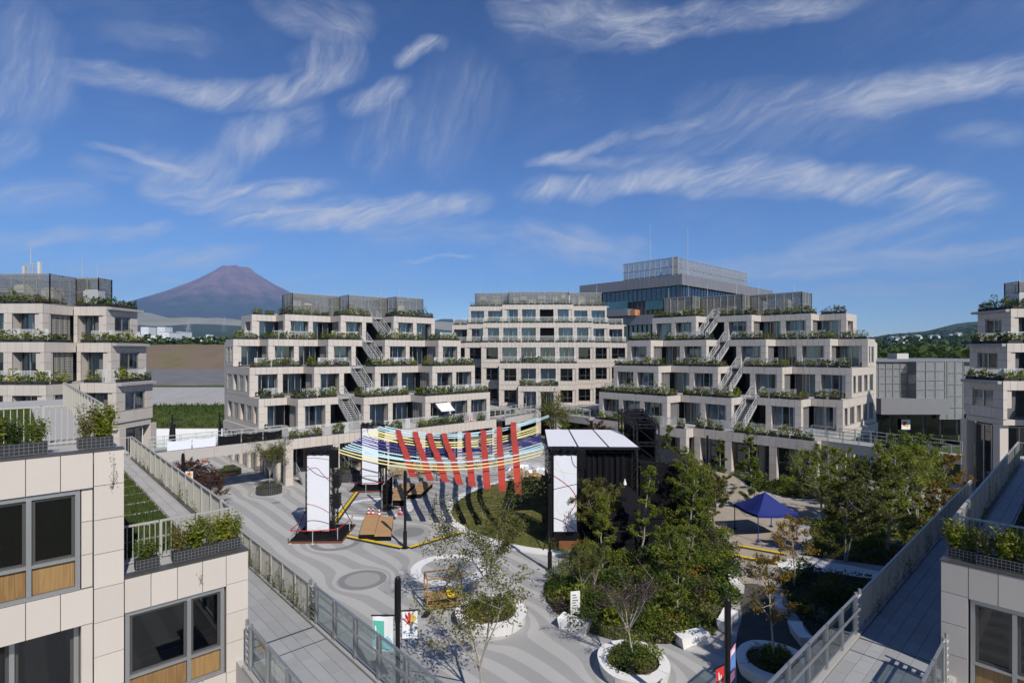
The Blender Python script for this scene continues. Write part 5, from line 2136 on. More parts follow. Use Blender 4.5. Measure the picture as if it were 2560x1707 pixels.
def curve_strip(t, nm, pts, w, m, y):
    """printed line on a flat sheet: a thin ribbon following pts (x,z)"""
    b = MB()
    s = smooth_line(pts, 8)
    for (x0, z0), (x1, z1) in zip(s, s[1:]):
        dx, dz = x1 - x0, z1 - z0
        L = math.hypot(dx, dz) or 1
        nx, nz = -dz / L * w / 2, dx / L * w / 2
        b.face([(x0 - nx, y, z0 - nz), (x1 - nx, y, z1 - nz), (x1 + nx, y, z1 + nz), (x0 + nx, y, z0 + nz)])
    return b.build(nm, m, t)


def screen_tower(label, x, y, rz, z0, lines, deck=True, w=1.58, h=5.5):
    t = thing('screen_tower', label, 'screen', (x, y, 0), rz, 'white screen towers')
    fr = MB()
    for px in (-w / 2, w / 2 + .05):
        box_truss(fr, (px, .2, 0), (px, .2, z0 + h + .35), .26)
        box_truss(fr, (px, 1.5, 0), (px, 1.5, z0 + h + .35), .26)
    for zz in (z0 + h + .2, 2.6, .6):
        box_truss(fr, (-w / 2, .2, zz), (w / 2, .2, zz), .22)
        box_truss(fr, (-w / 2, 1.5, zz), (w / 2, 1.5, zz), .22)
        for px in (-w / 2, w / 2 + .05):
            box_truss(fr, (px, .2, zz), (px, 1.5, zz), .2)
    fr.bar((w / 2 + .05, 1.5, 2.8), (w / 2 + 1.1, 2.4, .1), .05)
    fr.bar((w / 2 + .05, .2, 2.4), (w / 2 + .8, -.6, .1), .05)
    fr.bar((-w / 2, .2, 2.4), (-w / 2 - .75, -.6, .1), .05)
    fr.build('truss_frame', 'black_steel', t)
    s = MB()
    s.box(-w / 2, w / 2, -.02, .0, z0, z0 + h)
    sc = s.build('screen_sheet', 'white_sheet', t)
    s = MB()
    for q in ((-w / 2 - .03, -w / 2), (w / 2, w / 2 + .03)):
        s.box(q[0], q[1], -.03, .01, z0 - .03, z0 + h + .03)
    s.box(-w / 2, w / 2, -.03, .01, z0 + h, z0 + h + .04)
    s.build('sheet_frame', 'black_steel', t)
    for k, (m, pts, wd) in enumerate(lines):
        curve_strip(sc, 'printed_line', [(-w / 2 + u * w, z0 + v * h) for u, v in pts], wd, m, -.026 - .002 * k)
    # loudspeakers hung in the side truss, moving heads on top
    for k in range(2):
        b = MB()
        for q in range(4):
            zz = 2.0 + k * 1.5 + q * .26
            b.hexa([(w / 2 + .15, .35, zz), (w / 2 + .62, .35, zz), (w / 2 + .55, 1.2, zz + .06), (w / 2 + .2, 1.2, zz + .06), (w / 2 + .15, .35, zz + .23), (w / 2 + .62, .35, zz + .23), (w / 2 + .55, 1.2, zz + .2), (w / 2 + .2, 1.2, zz + .2)])
        b.build('speaker_stack', 'black_steel', t)
    for k in range(4):
        b = MB()
        xx = -w / 2 + .1 + k * w / 3.2
        b.tube((xx, -.15, z0 + h + .25), (xx, -.15, z0 + h + .5), .10, .13, 8)
        b.bar((xx - .12, -.15, z0 + h + .15), (xx + .12, -.15, z0 + h + .15), .06)
        b.tube((xx, -.15, z0 + h + .5), (xx + .03, -.4, z0 + h + .45), .12, .10, 8)
        b.build('spotlight', 'black_steel', t)
    b = MB()
    b.box(w / 2 + .1, w / 2 + .6, -.15, .25, z0 + h - .9, z0 + h + .35)
    b.build('black_drape', 'black_cloth', t)
    if deck:
        b = MB()
        b.box(-1.7, 2.0, -1.15, 2.6, .03, .16)
        b.build('base_deck', 'black_cloth', t)
        b = MB()
        b.box(-1.74, 2.04, -1.19, -1.15, .03, .15)
        b.box(2.0, 2.04, -1.15, 2.6, .03, .15)
        b.build('deck_edge', 'orange_mat', t)
        for k, (a, c, d, e) in enumerate(((-.6, .6, .0, 1.3),)):
            q = MB()
            for i in range(5):
                q.box(-.6 + i * .26, -.42 + i * .26, .1, 1.4, .16, .5)
            q.build('ballast_block', 'black_steel', t)
    else:
        b = MB()
        b.box(-w / 2, w / 2 + .2, 0.02, .1, 0, z0)
        b.build('skirt', 'black_cloth', t)
    return t


L1 = [('screen_red', [(-.0, .965), (.3, .965), (.7, .955), (1, .94)], .035), ('screen_navy', [(0, .86), (.2, .80), (.5, .74), (.8, .71), (1, .70)], .045),
      ('screen_red', [(0, .80), (.2, .83), (.45, .83), (.65, .77), (1, .66)], .04), ('screen_red', [(0, .36), (.3, .34), (.65, .30), (1, .24)], .04),
      ('screen_navy', [(0, .135), (.3, .14), (.65, .125), (1, .095)], .045), ('screen_yellow', [(0, .05), (.3, .02), (.6, .05), (1, .09)], .03)]
L2 = [('screen_red', [(0, .93), (.2, .96), (.5, 1.0)], .035), ('screen_navy', [(.3, 1.0), (.4, .9), (.7, .78), (1, .70)], .045), ('screen_navy', [(0, .135), (.3, .15), (.65, .15), (1, .14)], .045)]
L3 = [('screen_yellow', [(.05, .97), (.2, .86), (.42, .76), (.46, .64), (.2, .5), (.12, .36), (.2, .25), (.45, .2), (.8, .15)], .03), ('screen_yellow', [(.0, .83), (.4, .78), (1, .75)], .03), ('screen_navy', [(.76, 1.0), (.8, .92), (.9, .86), (1, .84)], .05),
      ('screen_red', [(0, .73), (.4, .65), (.75, .56), (.95, .46), (.93, .36), (.75, .26), (.55, .17), (.52, .09), (.62, .0)], .05), ('screen_navy', [(0, .555), (.5, .59), (1, .625)], .04),
      ('screen_navy', [(0, .18), (.35, .14), (.7, .07), (.97, 0)], .045)]
screen_tower('tall white screen tower with red and navy lines, nearest on the left', -17.2, 38.7, rad(4), .5, L1)
screen_tower('tall white screen tower half hidden by the ribbons, behind the first', -17.6, 52.6, rad(4), .5, L2)
screen_tower('tall white screen with looping red line hung on the black stage', .64, 37.3, rad(2), 1.15, L3, deck=False, h=5.25)


def stanchion(x, y, label, group, m='galvanised', h=.95):
    t = thing('barrier_post', label, 'barrier post', (x, y, 0), 0, group)
    b = MB()
    b.tube((0, 0, .0), (0, 0, .03), .17, .15, 14)
    b.build('foot', m, t)
    b = MB()
    b.tube((0, 0, .03), (0, 0, h), .03, .03, 8)
    b.tube((0, 0, h), (0, 0, h + .03), .04, .04, 8)
    b.build('pole', m, t)
    return t


def belt(pts, label, m='barrier_red', z=.9, w=.07):
    b = MB()
    for (x0, y0), (x1, y1) in zip(pts, pts[1:]):
        b.bar((x0, y0, z), (x1, y1, z), .02, w)
    b.build('barrier_belt', m, label=label, cat='barrier belt', group='barrier belts')


ptsA = [(-18.75, 37.5), (-17.1, 37.45), (-15.5, 37.95), (-15.3, 39.9), (-15.5, 41.2)]
for k, p in enumerate(ptsA):
    stanchion(*p, f'{ORD[k]} steel belt post round the front screen tower, counted clockwise from the left', 'belt posts round the front screen')
belt([(-18.9, 40.5)] + ptsA, 'red barrier belt round the front screen tower')
ptsB = [(-19.3, 51.6), (-17.6, 51.2), (-15.9, 51.8), (-15.6, 53.6)]
for k, p in enumerate(ptsB):
    stanchion(*p, f'{ORD[k]} steel belt post round the rear screen tower, counted from the left', 'belt posts round the rear screen')
belt(ptsB, 'red barrier belt round the rear screen tower')
ptsC = [(-9.87, 44.4), (-10.05, 46.0), (-10.2, 47.8), (-11.7, 56.5)]
for k, p in enumerate(ptsC):
    stanchion(*p, f'{ORD[k]} black belt post left of the lawn, counted from the camera', 'black belt posts', 'black_steel')
belt(ptsC[:3], 'thin black belt between the posts left of the lawn', 'black_steel', .9, .04)

# ------------------------------------------------------------------ ribbon canopy
cols = ['ribbon_blue'] * 4 + ['ribbon_yellow'] * 5 + ['ribbon_navy'] * 5 + ['ribbon_blue'] * 4 + ['ribbon_yellow'] * 2
NR_ = len(cols)
names = {'ribbon_blue': 'pale blue', 'ribbon_yellow': 'yellow', 'ribbon_navy': 'navy'}


def canopy(k, s):
    """point on ribbon k (0 back .. NR_-1 front) at s along it"""
    f = k / (NR_ - 1)
    A = Vector((-16.7 + .6 * f, 53.0 - 13.6 * f, 6.25 - .1 * f))
    Bq = Vector((-.9 + .5 * f + (.9 if k < 2 or k > 15 else -.3), 54.0 - 13.0 * f, 7.2 - .95 * f - (.45 if 4 <= k <= 15 else 0)))
    p = A.lerp(Bq, s)
    p.z -= (1.35 + .1 * f + .12 * math.sin(k * 2.1)) * 4 * s * (1 - s) * .97
    return p


for k in range(NR_):
    b = MB()
    n = 26
    pr = None
    for i in range(n + 1):
        p = canopy(k, i / n)
        tw = .034
        q = (p + Vector((0, -tw, -tw)), p + Vector((0, tw, tw)))
        if pr:
            b.face([pr[0], q[0], q[1], pr[1]])
            b.face([pr[0] - Vector((0, -.003, .003)), pr[1] - Vector((0, -.003, .003)), q[1] - Vector((0, -.003, .003)), q[0] - Vector((0, -.003, .003))])
        pr = q
    nb = sum(1 for j in range(k) if cols[j] == cols[k])
    b.build('ribbon', cols[k], label=f'{ORD[nb]} {names[cols[k]]} fabric ribbon strung to the stage, counted from the back', cat='ribbon', group='overhead ribbons')
# red banners laid across the ribbons
RED = [((-14.5, 51.3, 5.1), (-10.3, 39.1, 4.4)), ((-13.0, 51.9, 5.15), (-9.0, 38.9, 4.2)), ((-11.7, 52.2, 5.2), (-7.9, 38.9, 4.1)), ((-10.3, 52.4, 5.35), (-6.85, 38.8, 3.95)),
       ((-7.9, 52.5, 5.55), (-5.95, 38.7, 3.85)), ((-6.4, 52.6, 5.75), (-4.85, 38.6, 3.7)), ((-4.85, 52.7, 5.95), (-3.75, 38.6, 3.55)), ((-3.5, 52.9, 6.1), (-2.6, 38.6, 3.35))]
for k, (p, q) in enumerate(RED):
    p, q = Vector(p), Vector(q)
    b = MB()
    n = 14
    pr = None
    for i in range(n + 1):
        t = i / n
        c = p.lerp(q, t)
        ff = min(1.0, max(0.0, (53.0 - c.y) / 13.6))
        ss = min(1.0, max(0.0, (c.x + 16.5) / 15.9))
        top = canopy(ff * (NR_ - 1), ss).z + .24 + .025 * k
        w_ = max(0.0, min(1.0, (t - .62) / .38))
        w_ = w_ * w_ * (3 - 2 * w_)
        c.z = top * (1 - w_) + q.z * w_
        c.x += -.10 * math.sin(math.pi * t)
        w = .26
        cur = (c + Vector((-w, 0, 0)), c + Vector((w, .0, .0)))
        if pr:
            b.face([pr[0], cur[0], cur[1], pr[1]])
            d = Vector((0, 0, .006))
            b.face([pr[0] - d, pr[1] - d, cur[1] - d, cur[0] - d])
        pr = cur
    b.build('red_banner', 'banner_red', label=f'{ORD[k]} red fabric strip laid across the ribbons, counted from the left', cat='banner', group='red banners')


# ------------------------------------------------------------------ stage
def stage():
    t = thing('stage', 'black-draped stage with three white roof panels and lighting truss', 'stage', (2.8, 45, 0))
    def part(nm, m, fn, lab=None):
        b = MB()
        fn(b)
        o = at_world(b.build(nm, m, t), t)
        if lab:
            o['label'] = lab
        return o
    x0, x1, y0, y1 = -.25, 6.0, 40.6, 50.2
    part('platform', 'black_cloth', lambda b: b.box(-.2, 6.4, 38.0, 56.0, 0, .9))
    part('platform_edge', 'black_steel', lambda b: (b.box(-.32, -.21, 38.0, 58.8, 0, 1.0), b.box(-.2, 6.4, 37.9, 37.99, .0, .95)))
    for (x, y) in ((x0, y0), (x1, y0), (x0, y1), (x1, y1), (x0, 45)):
        part('truss_column', 'black_steel', lambda b: (box_truss(b, (x, y, .9), (x, y, 6.0), .4, .03), b.box(x - .2, x + .2, y - .2, y + .2, 0, .9)))
    part('roof_truss', 'black_steel', lambda b: [box_truss(b, p, q, .35, .03) for p, q in (((x0, y0, 6.2), (x1, y0, 6.2)), ((x0, y1, 5.95), (x1, y1, 5.95)), ((x0, y0, 6.2), (x0, y1, 5.95)), ((x1, y0, 6.2), (x1, y1, 5.95)), ((x0, y0 + 1, 5.5), (x1, y0 + 1, 5.5)))])
    w = (x1 - x0 + .5) / 3
    for k in range(3):
        a, c = x0 - .25 + k * w + .05, x0 - .25 + (k + 1) * w - .05
        part('roof_panel', 'roof_fabric', lambda b: b.hexa([(a, y0 - .4, 6.45), (c, y0 - .4, 6.45), (c, y1 + .4, 6.22), (a, y1 + .4, 6.22), (a, y0 - .4, 6.5), (c, y0 - .4, 6.5), (c, y1 + .4, 6.27), (a, y1 + .4, 6.27)]))
    part('roof_edge', 'black_steel', lambda b: (b.box(x0 - .3, x1 + .3, y0 - .5, y0 - .42, 6.3, 6.5), [b.hexa([(q - .05, y0 - .4, 6.4), (q + .05, y0 - .4, 6.4), (q + .05, y1 + .4, 6.17), (q - .05, y1 + .4, 6.17), (q - .05, y0 - .4, 6.52), (q + .05, y0 - .4, 6.52), (q + .05, y1 + .4, 6.29), (q - .05, y1 + .4, 6.29)]) for q in (x0 - .25 + w, x0 - .25 + 2 * w)]))
    # hanging drapes with folds on the near side and the back
    def drape(b, p, q, z0, z1, amp=.09, step=.13):
        p, q = Vector((*p, 0)), Vector((*q, 0))
        L = (q - p).length
        d = (q - p).normalized()
        nn = Vector((-d.y, d.x, 0))
        n = int(L / step)
        pr = None
        for i in range(n + 1):
            c = p + d * L * i / n + nn * (amp * math.sin(i * 1.9) + amp * .5 * math.sin(i * .7))
            cur = [(c.x, c.y, z0), (c.x, c.y, z1)]
            if pr:
                b.face([pr[0], cur[0], cur[1], pr[1]])
            pr = cur
    part('drape', 'black_cloth', lambda b: drape(b, (1.7, y0 + .1), (x1 + .1, y0 + .1), .0, 6.25))
    part('drape', 'black_cloth', lambda b: drape(b, (x1, y0 + .1), (x1, y1), .0, 6.1))
    part('drape', 'black_cloth', lambda b: drape(b, (x0 + .4, y1), (x1, y1), .0, 6.1))
    part('drape', 'black_cloth', lambda b: drape(b, (-.1, 38.1), (1.5, 38.1), .0, 1.2, .05))
    # machine on the left mast
    part('winch_bundle', 'black_steel', lambda b: [box_truss(b, (x0 - .1, 41 + k * .5, 5.2 + .3 * k), (x0 + 1.4, 41 + k * .5, 5.9 + .1 * k), .25) for k in range(3)])
    part('wood_front', 'rust', lambda b: b.box(.2, 2.3, 37.2, 37.35, .02, .5))


stage()


def back_stage():
    t = thing('control_tower', 'black box platform with open scaffold truss on top, right of the stage', 'scaffold', (9.5, 47, 0))
    def part(nm, m, fn):
        b = MB()
        fn(b)
        return at_world(b.build(nm, m, t), t)
    part('black_box', 'black_cloth', lambda b: b.hexa([(7.3, 45.2, 0), (11.2, 45.0, 0), (11.4, 51.5, 0), (7.0, 51.5, 0), (7.3, 45.2, 4.3), (11.2, 45.0, 4.3), (11.4, 51.5, 4.3), (7.0, 51.5, 4.3)]))
    for k in range(9):
        y = 45.35 + k * .68
        part('deck_board', 'black_steel', lambda b: b.box(7.2, 11.3, y, y + .62, 4.31, 4.37))
    part('scaffold', 'black_steel', lambda b: [box_truss(b, p, q, .3, .03) for p, q in (
        ((7.0, 45.6, 4.3), (7.0, 45.6, 7.4)), ((8.8, 45.6, 4.3), (8.8, 45.6, 7.4)), ((6.6, 51, 0), (6.6, 51, 8.1)), ((8.8, 51, 4), (8.8, 51, 8.1)), ((7.0, 45.6, 7.3), (8.8, 45.6, 7.3)),
        ((6.6, 51, 8.0), (8.8, 51, 8.0)), ((7.0, 45.6, 7.3), (6.6, 51, 8.0)), ((8.8, 45.6, 7.3), (8.8, 51, 8.0)), ((6.85, 47.5, 7.6), (8.8, 47.5, 7.6)), ((6.7, 49.3, 7.8), (8.8, 49.3, 7.8)),
        ((7.0, 45.6, 5.8), (8.8, 45.6, 5.8)))])
    part('brace', 'black_steel', lambda b: (b.bar((7.0, 45.6, 7.3), (8.8, 45.6, 5.8), .06), b.bar((7.0, 45.6, 5.8), (8.8, 45.6, 4.4), .06), b.bar((8.8, 45.6, 5.8), (8.8, 51, 7.9), .06)))
    part('back_drape', 'black_cloth', lambda b: b.box(6.9, 8.9, 50.7, 50.75, 4.3, 8.0))
    part('side_drape', 'black_cloth', lambda b: b.box(8.78, 8.82, 46.5, 50.7, 4.4, 7.5))
    part('drape_pole', 'galvanised', lambda b: b.tube((6.95, 44.6, 0), (6.95, 44.6, 5.2), .05, .05, 8))


back_stage()


# ------------------------------------------------------------------ tents
def pop_tent(label, x, y, rz, w, d, eave, peak, m, legs='lamp_black', skirt=None):
    t = thing('pop_up_tent', label, 'tent', (x, y, 0), rz, 'pop-up tents')
    b = MB()
    n = 10
    # concave hip roof
    rows = []
    for i in range(n + 1):
        s = i / n
        z = eave + (peak - eave) * (s ** 1.25)
        q = 1 - s
        rows.append([(-w / 2 * q, -d / 2 * q, z), (w / 2 * q, -d / 2 * q, z), (w / 2 * q, d / 2 * q, z), (-w / 2 * q, d / 2 * q, z)])
    for i in range(n):
        for k in range(4):
            a, c = rows[i][k], rows[i][(k + 1) % 4]
            e, f = rows[i + 1][(k + 1) % 4], rows[i + 1][k]
            ma = Vector(a).lerp(Vector(c), .5)
            me_ = Vector(f).lerp(Vector(e), .5)
            sag = .09 * (1 - abs(2 * i / n - 1))
            ma.z -= .10 * (1 - i / n)
            b.face([a, ma, me_, f])
            b.face([ma, c, e, me_])
    b.build('canopy', m, t)
    b = MB()
    c4 = rows[0]
    for k in range(4):
        a, c = Vector(c4[k]), Vector(c4[(k + 1) % 4])
        mid = a.lerp(c, .5) - Vector((0, 0, .10))
        for p, q in ((a, mid), (mid, c)):
            b.face([p, q, q - Vector((0, 0, .2)), p - Vector((0, 0, .2))])
    b.build('valance', m, t)
    for (sx, sy) in ((-1, -1), (1, -1), (1, 1), (-1, 1)):
        b = MB()
        b.box(sx * (w / 2 - .06) - .025, sx * (w / 2 - .06) + .025, sy * (d / 2 - .06) - .025, sy * (d / 2 - .06) + .025, 0, eave)
        b.box(sx * (w / 2 - .06) - .09, sx * (w / 2 - .06) + .09, sy * (d / 2 - .06) - .09, sy * (d / 2 - .06) + .09, 0, .14)
        b.build('leg', legs, t)
    b = MB()
    for sx in (-1, 1):
        b.bar((sx * (w / 2 - .06), -d / 2, eave - .1), (sx * (w / 2 - .06), 0, eave - .5), .025)
        b.bar((sx * (w / 2 - .06), 0, eave - .5), (sx * (w / 2 - .06), d / 2, eave - .1), .025)
    b.build('scissor_brace', legs, t)
    if skirt:
        b = MB()
        for k in range(4):
            a, c = c4[k], c4[(k + 1) % 4]
            if k in (0, 3, 1):
                b.face([(a[0] * .97, a[1] * .97, 0), (c[0] * .97, c[1] * .97, 0), (c[0] * .97, c[1] * .97, eave), (a[0] * .97, a[1] * .97, eave)])
        b.build('side_wall', skirt, t)
    return t


pop_tent('blue pop-up tent standing on the beige path among the trees', 15.6, 40.7, rad(12), 3.2, 3.0, 1.95, 3.15, 'tent_blue', 'tent_blue')
tb = pop_tent('black pop-up tent with white tip in front of the stage drape', 4.9, 38.4, rad(3), 4.4, 3.6, 2.5, 4.3, 'tent_black', 'black_steel', 'black_cloth')
b = MB()
b.tube((0, 0, 4.15), (0, 0, 4.55), .14, .02, 10)
b.build('tip', 'white_paint', tb)
b = MB()
b.box(-1.9, .9, -2.9, -2.0, .0, 1.5)
b.box(-1.5, .6, -2.8, -2.1, 1.5, 1.75)
b.build('table_cover', 'black_cloth', tb)


# ------------------------------------------------------------------ lamp posts with banners
def lamp_post(x, y, label, h=5.3):
    t = thing('lamp_post', label, 'lamp post', (x, y, 0), 0, 'black lamp posts')
    b = MB()
    b.tube((0, 0, .02), (0, 0, 1.15), .135, .135, 14)
    b.tube((0, 0, 0), (0, 0, .04), .26, .26, 16)
    b.build('base_sleeve', 'lamp_black', t)
    b = MB()
    b.tube((0, 0, 1.15), (0, 0, h - 1.6), .085, .085, 14)
    b.build('pole', 'lamp_black', t)
    b = MB()
    b.tube((0, 0, h - 1.6), (0, 0, h), .105, .105, 14)
    for k in range(4):
        a = k * math.pi / 2 + .5
        b.bar((math.cos(a) * .10, math.sin(a) * .10, h - 1.5), (math.cos(a) * .10, math.sin(a) * .10, h - .1), .035)
    b.tube((0, 0, h), (0, 0, h + .06), .09, .04, 14)
    b.build('light_head', 'lamp_black', t)
    return t


LAMPS = [(-10.4, 36.9, 'black lamp post between the wicker platform and the yellow cable ramps'), (-.55, 33.4, 'black lamp post in front of the looping-line screen, right of the lawn'),
         (-6.5, 19.4, 'nearest black lamp post with two event flags, behind the left bridge glass'), (4.85, 18.1, 'black lamp post with flags by the right bridge, lower right'),
         (-14.1, 45.6, 'black lamp post beside the rear wicker platform and dark board'), (-9.4, 55.0, 'black lamp post under the ribbons at their far side'), (5.45, 77.7, 'farthest black lamp post, before the central block'),
         (15.5, 53.6, 'black lamp post before the arcade of the right terraced block'), (9.9, 37.6, 'black lamp post hidden among trees behind the yellow-green tree'), (-29.8, 42.5, 'black lamp post with one flag left, beyond the left walkway')]
for x, y, lab in LAMPS:
    lamp_post(x, y, lab)


def flag(x, y, z, rz, w, h, label, style, side=1, fold=.06):
    """hanging banner with its print built from flat shapes"""
    t = thing('flag', label, 'flag', (x, y, z), rz, 'event flags on lamp posts')
    b = MB()
    n = 8
    def yy(u):
        return fold * math.sin(u * 5.0) * u
    base = {'wave': 'flag_white', 'leaf': 'flag_white', 'sunset': 'flag_red', 'pink': 'flag_pink'}[style]
    for i in range(n):
        u0, u1 = i / n, (i + 1) / n
        b.face([(u0 * w * side, yy(u0), -h), (u1 * w * side, yy(u1), -h), (u1 * w * side, yy(u1), 0), (u0 * w * side, yy(u0), 0)])
    cl = b.build('cloth', base, t)
    b = MB()
    b.bar((-.12 * side, 0, .02), (w * side + .08 * side, 0, .02), .035)
    b.build('arm', 'lamp_black', t)
    def patch(nm, m, pts):
        for off in (-.008, .008):
            q = MB()
            q.face([(u * w * side, yy(u) + off, -v * h) for u, v in pts])
            q.build(nm, m, cl)
    if style == 'wave':
        patch('print_square', 'flag_teal', [(.45, .15), (.98, .1), (.98, .62), (.45, .66)])
        patch('print_wave', 'flag_white', [(.5, .5), (.6, .3), (.7, .28), (.74, .5), (.8, .5), (.84, .25), (.9, .25), (.86, .58), (.7, .6), (.66, .4), (.62, .4), (.56, .58)])
        patch('print_sea', 'flag_cyan', [(.03, .7), (.3, .55), (.6, .72), (.97, .66), (.97, .8), (.03, .97)])
        for k in range(2):
            for j in range(5 if k == 0 else 7):
                patch('print_letter', 'cyan_text', [(.08 + j * .09, .80 + k * .08 - j * .008), (.15 + j * .09, .80 + k * .08 - j * .008), (.15 + j * .09, .85 + k * .08 - j * .008), (.08 + j * .09, .85 + k * .08 - j * .008)])
    elif style == 'leaf':
        for k in range(5):
            a = -1.1 + k * .5
            patch('print_leaf', 'flag_red' if k < 3 else 'flag_yellow', [(.5 + .0, .55), (.5 + .42 * math.sin(a) - .1, .45 - .36 * math.cos(a)), (.5 + .5 * math.sin(a), .42 - .4 * math.cos(a)), (.5 + .42 * math.sin(a) + .12, .48 - .32 * math.cos(a))])
        for j in range(6):
            patch('print_letter', 'cyan_text', [(.15 + j * .11, .80), (.22 + j * .11, .80), (.22 + j * .11, .84), (.15 + j * .11, .84)])
            patch('print_letter', 'cyan_text', [(.25 + j * .11, .88), (.32 + j * .11, .88), (.32 + j * .11, .92), (.25 + j * .11, .92)])
    elif style == 'sunset':
        patch('print_yellow', 'flag_yellow', [(.02, .42), (.98, .36), (.98, .68), (.02, .72)])
        patch('print_figure', 'flag_white', [(.3, .2), (.4, .2), (.46, .34), (.6, .1), (.7, .12), (.62, .45), (.45, .5), (.36, .5)])
        patch('print_base', 'flag_white', [(.02, .72), (.98, .68), (.98, .99), (.02, .99)])
        for j in range(5):
            patch('print_letter', 'cyan_text', [(.12 + j * .12, .82), (.2 + j * .12, .82), (.2 + j * .12, .86), (.12 + j * .12, .86)])
    else:
        patch('print_blue', 'flag_blue', [(.05, .3), (.95, .22), (.95, .66), (.05, .7)])
        patch('print_white', 'flag_white', [(.2, .1), (.8, .08), (.8, .2), (.2, .22)])
    return t


flag(-6.66, 19.35, 3.95, rad(2), .72, 1.3, 'white flag with green square and wave print, left of the nearest lamp post', 'wave', -1)
flag(-6.36, 19.50, 4.05, rad(10), .55, 1.0, 'white flag with red and yellow leaf print, right of the nearest lamp post', 'leaf', 1)
flag(4.70, 18.0, 3.2, rad(35), .45, 1.35, 'red to yellow flag on the left of the lower right lamp post', 'sunset', -1, .02)
flag(4.98, 18.25, 3.55, rad(55), .6, 1.15, 'pink and blue flag on the right of the lower right lamp post', 'pink', 1, .02)
flag(-29.6, 42.5, 3.9, rad(5), .62, 1.0, 'white flag with red leaf print on the left lamp post beyond the walkway', 'leaf', 1)


# ------------------------------------------------------------------ wicker platforms, cable ramps, cones, board
def platform(label, pts, z=.42):
    cx_, cy_ = sum(p[0] for p in pts) / 4, sum(p[1] for p in pts) / 4
    t = thing('wicker_platform', label, 'platform', (cx_, cy_, 0), 0, 'wicker platforms')
    q = [(x - cx_, y - cy_) for x, y in pts]
    b = MB()
    b.prism(q, z - .05, z)
    b.build('top', 'wicker', t)
    b = MB()
    b.prism([(x * .995, y * .995) for x, y in q], .02, z - .051)
    b.build('skirt', 'black_cloth', t)
    # woven strips across the top
    A, B_, C_, D_ = [Vector((*p, z)) for p in q]
    n = 22
    for i in range(n):
        s = MB()
        t0, t1 = (i + .08) / n, (i + .92) / n
        hh = .012 if i % 2 else .006
        p = [A.lerp(D_, t0), B_.lerp(C_, t0), B_.lerp(C_, t1), A.lerp(D_, t1)]
        s.hexa([(v.x, v.y, z) for v in p] + [(v.x, v.y, z + hh) for v in p])
        s.build('woven_strip', 'wicker', t)
    return t


platform('left half of the front wicker platform beside the front screen', [(-14.05, 38.3), (-12.98, 38.4), (-13.88, 42.85), (-15.05, 42.9)], .45)
platform('right half of the front wicker platform, nearer the lamp post', [(-12.93, 38.2), (-11.72, 38.25), (-12.75, 42.8), (-13.84, 42.75)], .38)
platform('small wicker platform behind the dark board', [(-14.0, 46.9), (-12.9, 47.0), (-13.4, 49.6), (-14.5, 49.6)], .55)
platform('long wicker platform farthest under the ribbons', [(-13.1, 49.2), (-11.9, 49.6), (-11.6, 53.6), (-12.9, 54.3)], .45)
platform('wicker platform beside the rear lamp post', [(-14.9, 50.1), (-13.4, 50.2), (-13.2, 53.0), (-14.6, 53.4)], .5)
t = thing('leaning_board', 'dark board standing upright beside the rear wicker platforms', 'board', (-14.1, 45.9, 0), rad(72))
b = MB()
b.hexa([(-.75, -.03, .35), (.75, -.03, .35), (.75, .03, .35), (-.75, .03, .35), (-.75, -.03, 2.2), (.75, -.03, 2.75), (.75, .03, 2.75), (-.75, .03, 2.2)])
b.build('panel', 'black_cloth', t)
b = MB()
b.bar((-.77, 0, 0), (-.77, 0, 2.25), .05)
b.bar((.77, 0, 0), (.77, 0, 2.8), .05)
b.bar((-.77, 0, 2.22), (.77, 0, 2.78), .05)
b.build('frame', 'galvanised', t)
b = MB()
for k in range(5):
    b.bar((-.6 + .3 * k, -.2 - .1 * k, .06), (.3 * k - .5, .4, .06), .09)
b.build('foot_tangle', 'black_steel', t)


def ramp(label, p, q):
    p, q = Vector((*p, 0)), Vector((*q, 0))
    d = q - p
    L = d.length
    t = thing('cable_ramp', label, 'cable ramp', p, math.atan2(d.y, d.x), 'yellow cable ramps')
    b = MB()
    b.hexa([(0, -.28, .01), (L, -.28, .01), (L, .28, .01), (0, .28, .01), (0, -.13, .075), (L, -.13, .075), (L, .13, .075), (0, .13, .075)])
    b.build('rubber_body', 'rubber', t)
    n = max(1, round(L / .9))
    lid = MB()
    lid.box(.01, L / n - .01, -.13, .13, .076, .088)
    lid = lid.mesh('lid', 'yellow')
    for k in range(n):
        obj('lid', lid, t, (k * L / n, 0, 0))


ramp('yellow cable ramp running from the front screen to the lamp post', (-15.9, 39.3), (-10.6, 36.85))
ramp('yellow cable ramp running from the lamp post to the lawn kerb', (-10.1, 36.9), (-6.6, 40.6))
ramp('yellow cable ramp between the two left screen towers', (-18.5, 51.3), (-17.3, 42.2))
ramp('upper yellow cable ramp in front of the blue tent', (12.7, 38.1), (15.3, 36.6))
ramp('lower yellow cable ramp in front of the blue tent', (11.7, 36.3), (14.0, 35.0))


def cone(x, y, z, label):
    t = thing('traffic_cone', label, 'traffic cone', (x, y, z), 0, 'red and white traffic cones')
    b = MB()
    b.box(-.2, .2, -.2, .2, 0, .04)
    b.build('base', 'cone_red', t)
    zs = [.04, .2, .32, .46, .58, .7]
    for k in range(5):
        b = MB()
        r0, r1 = .15 - .12 * (zs[k] / .7), .15 - .12 * (zs[k + 1] / .7)
        b.tube((0, 0, zs[k]), (0, 0, zs[k + 1]), r0, r1, 12)
        b.build('white_band' if k % 2 else 'red_band', 'white_paint' if k % 2 else 'cone_red', t)


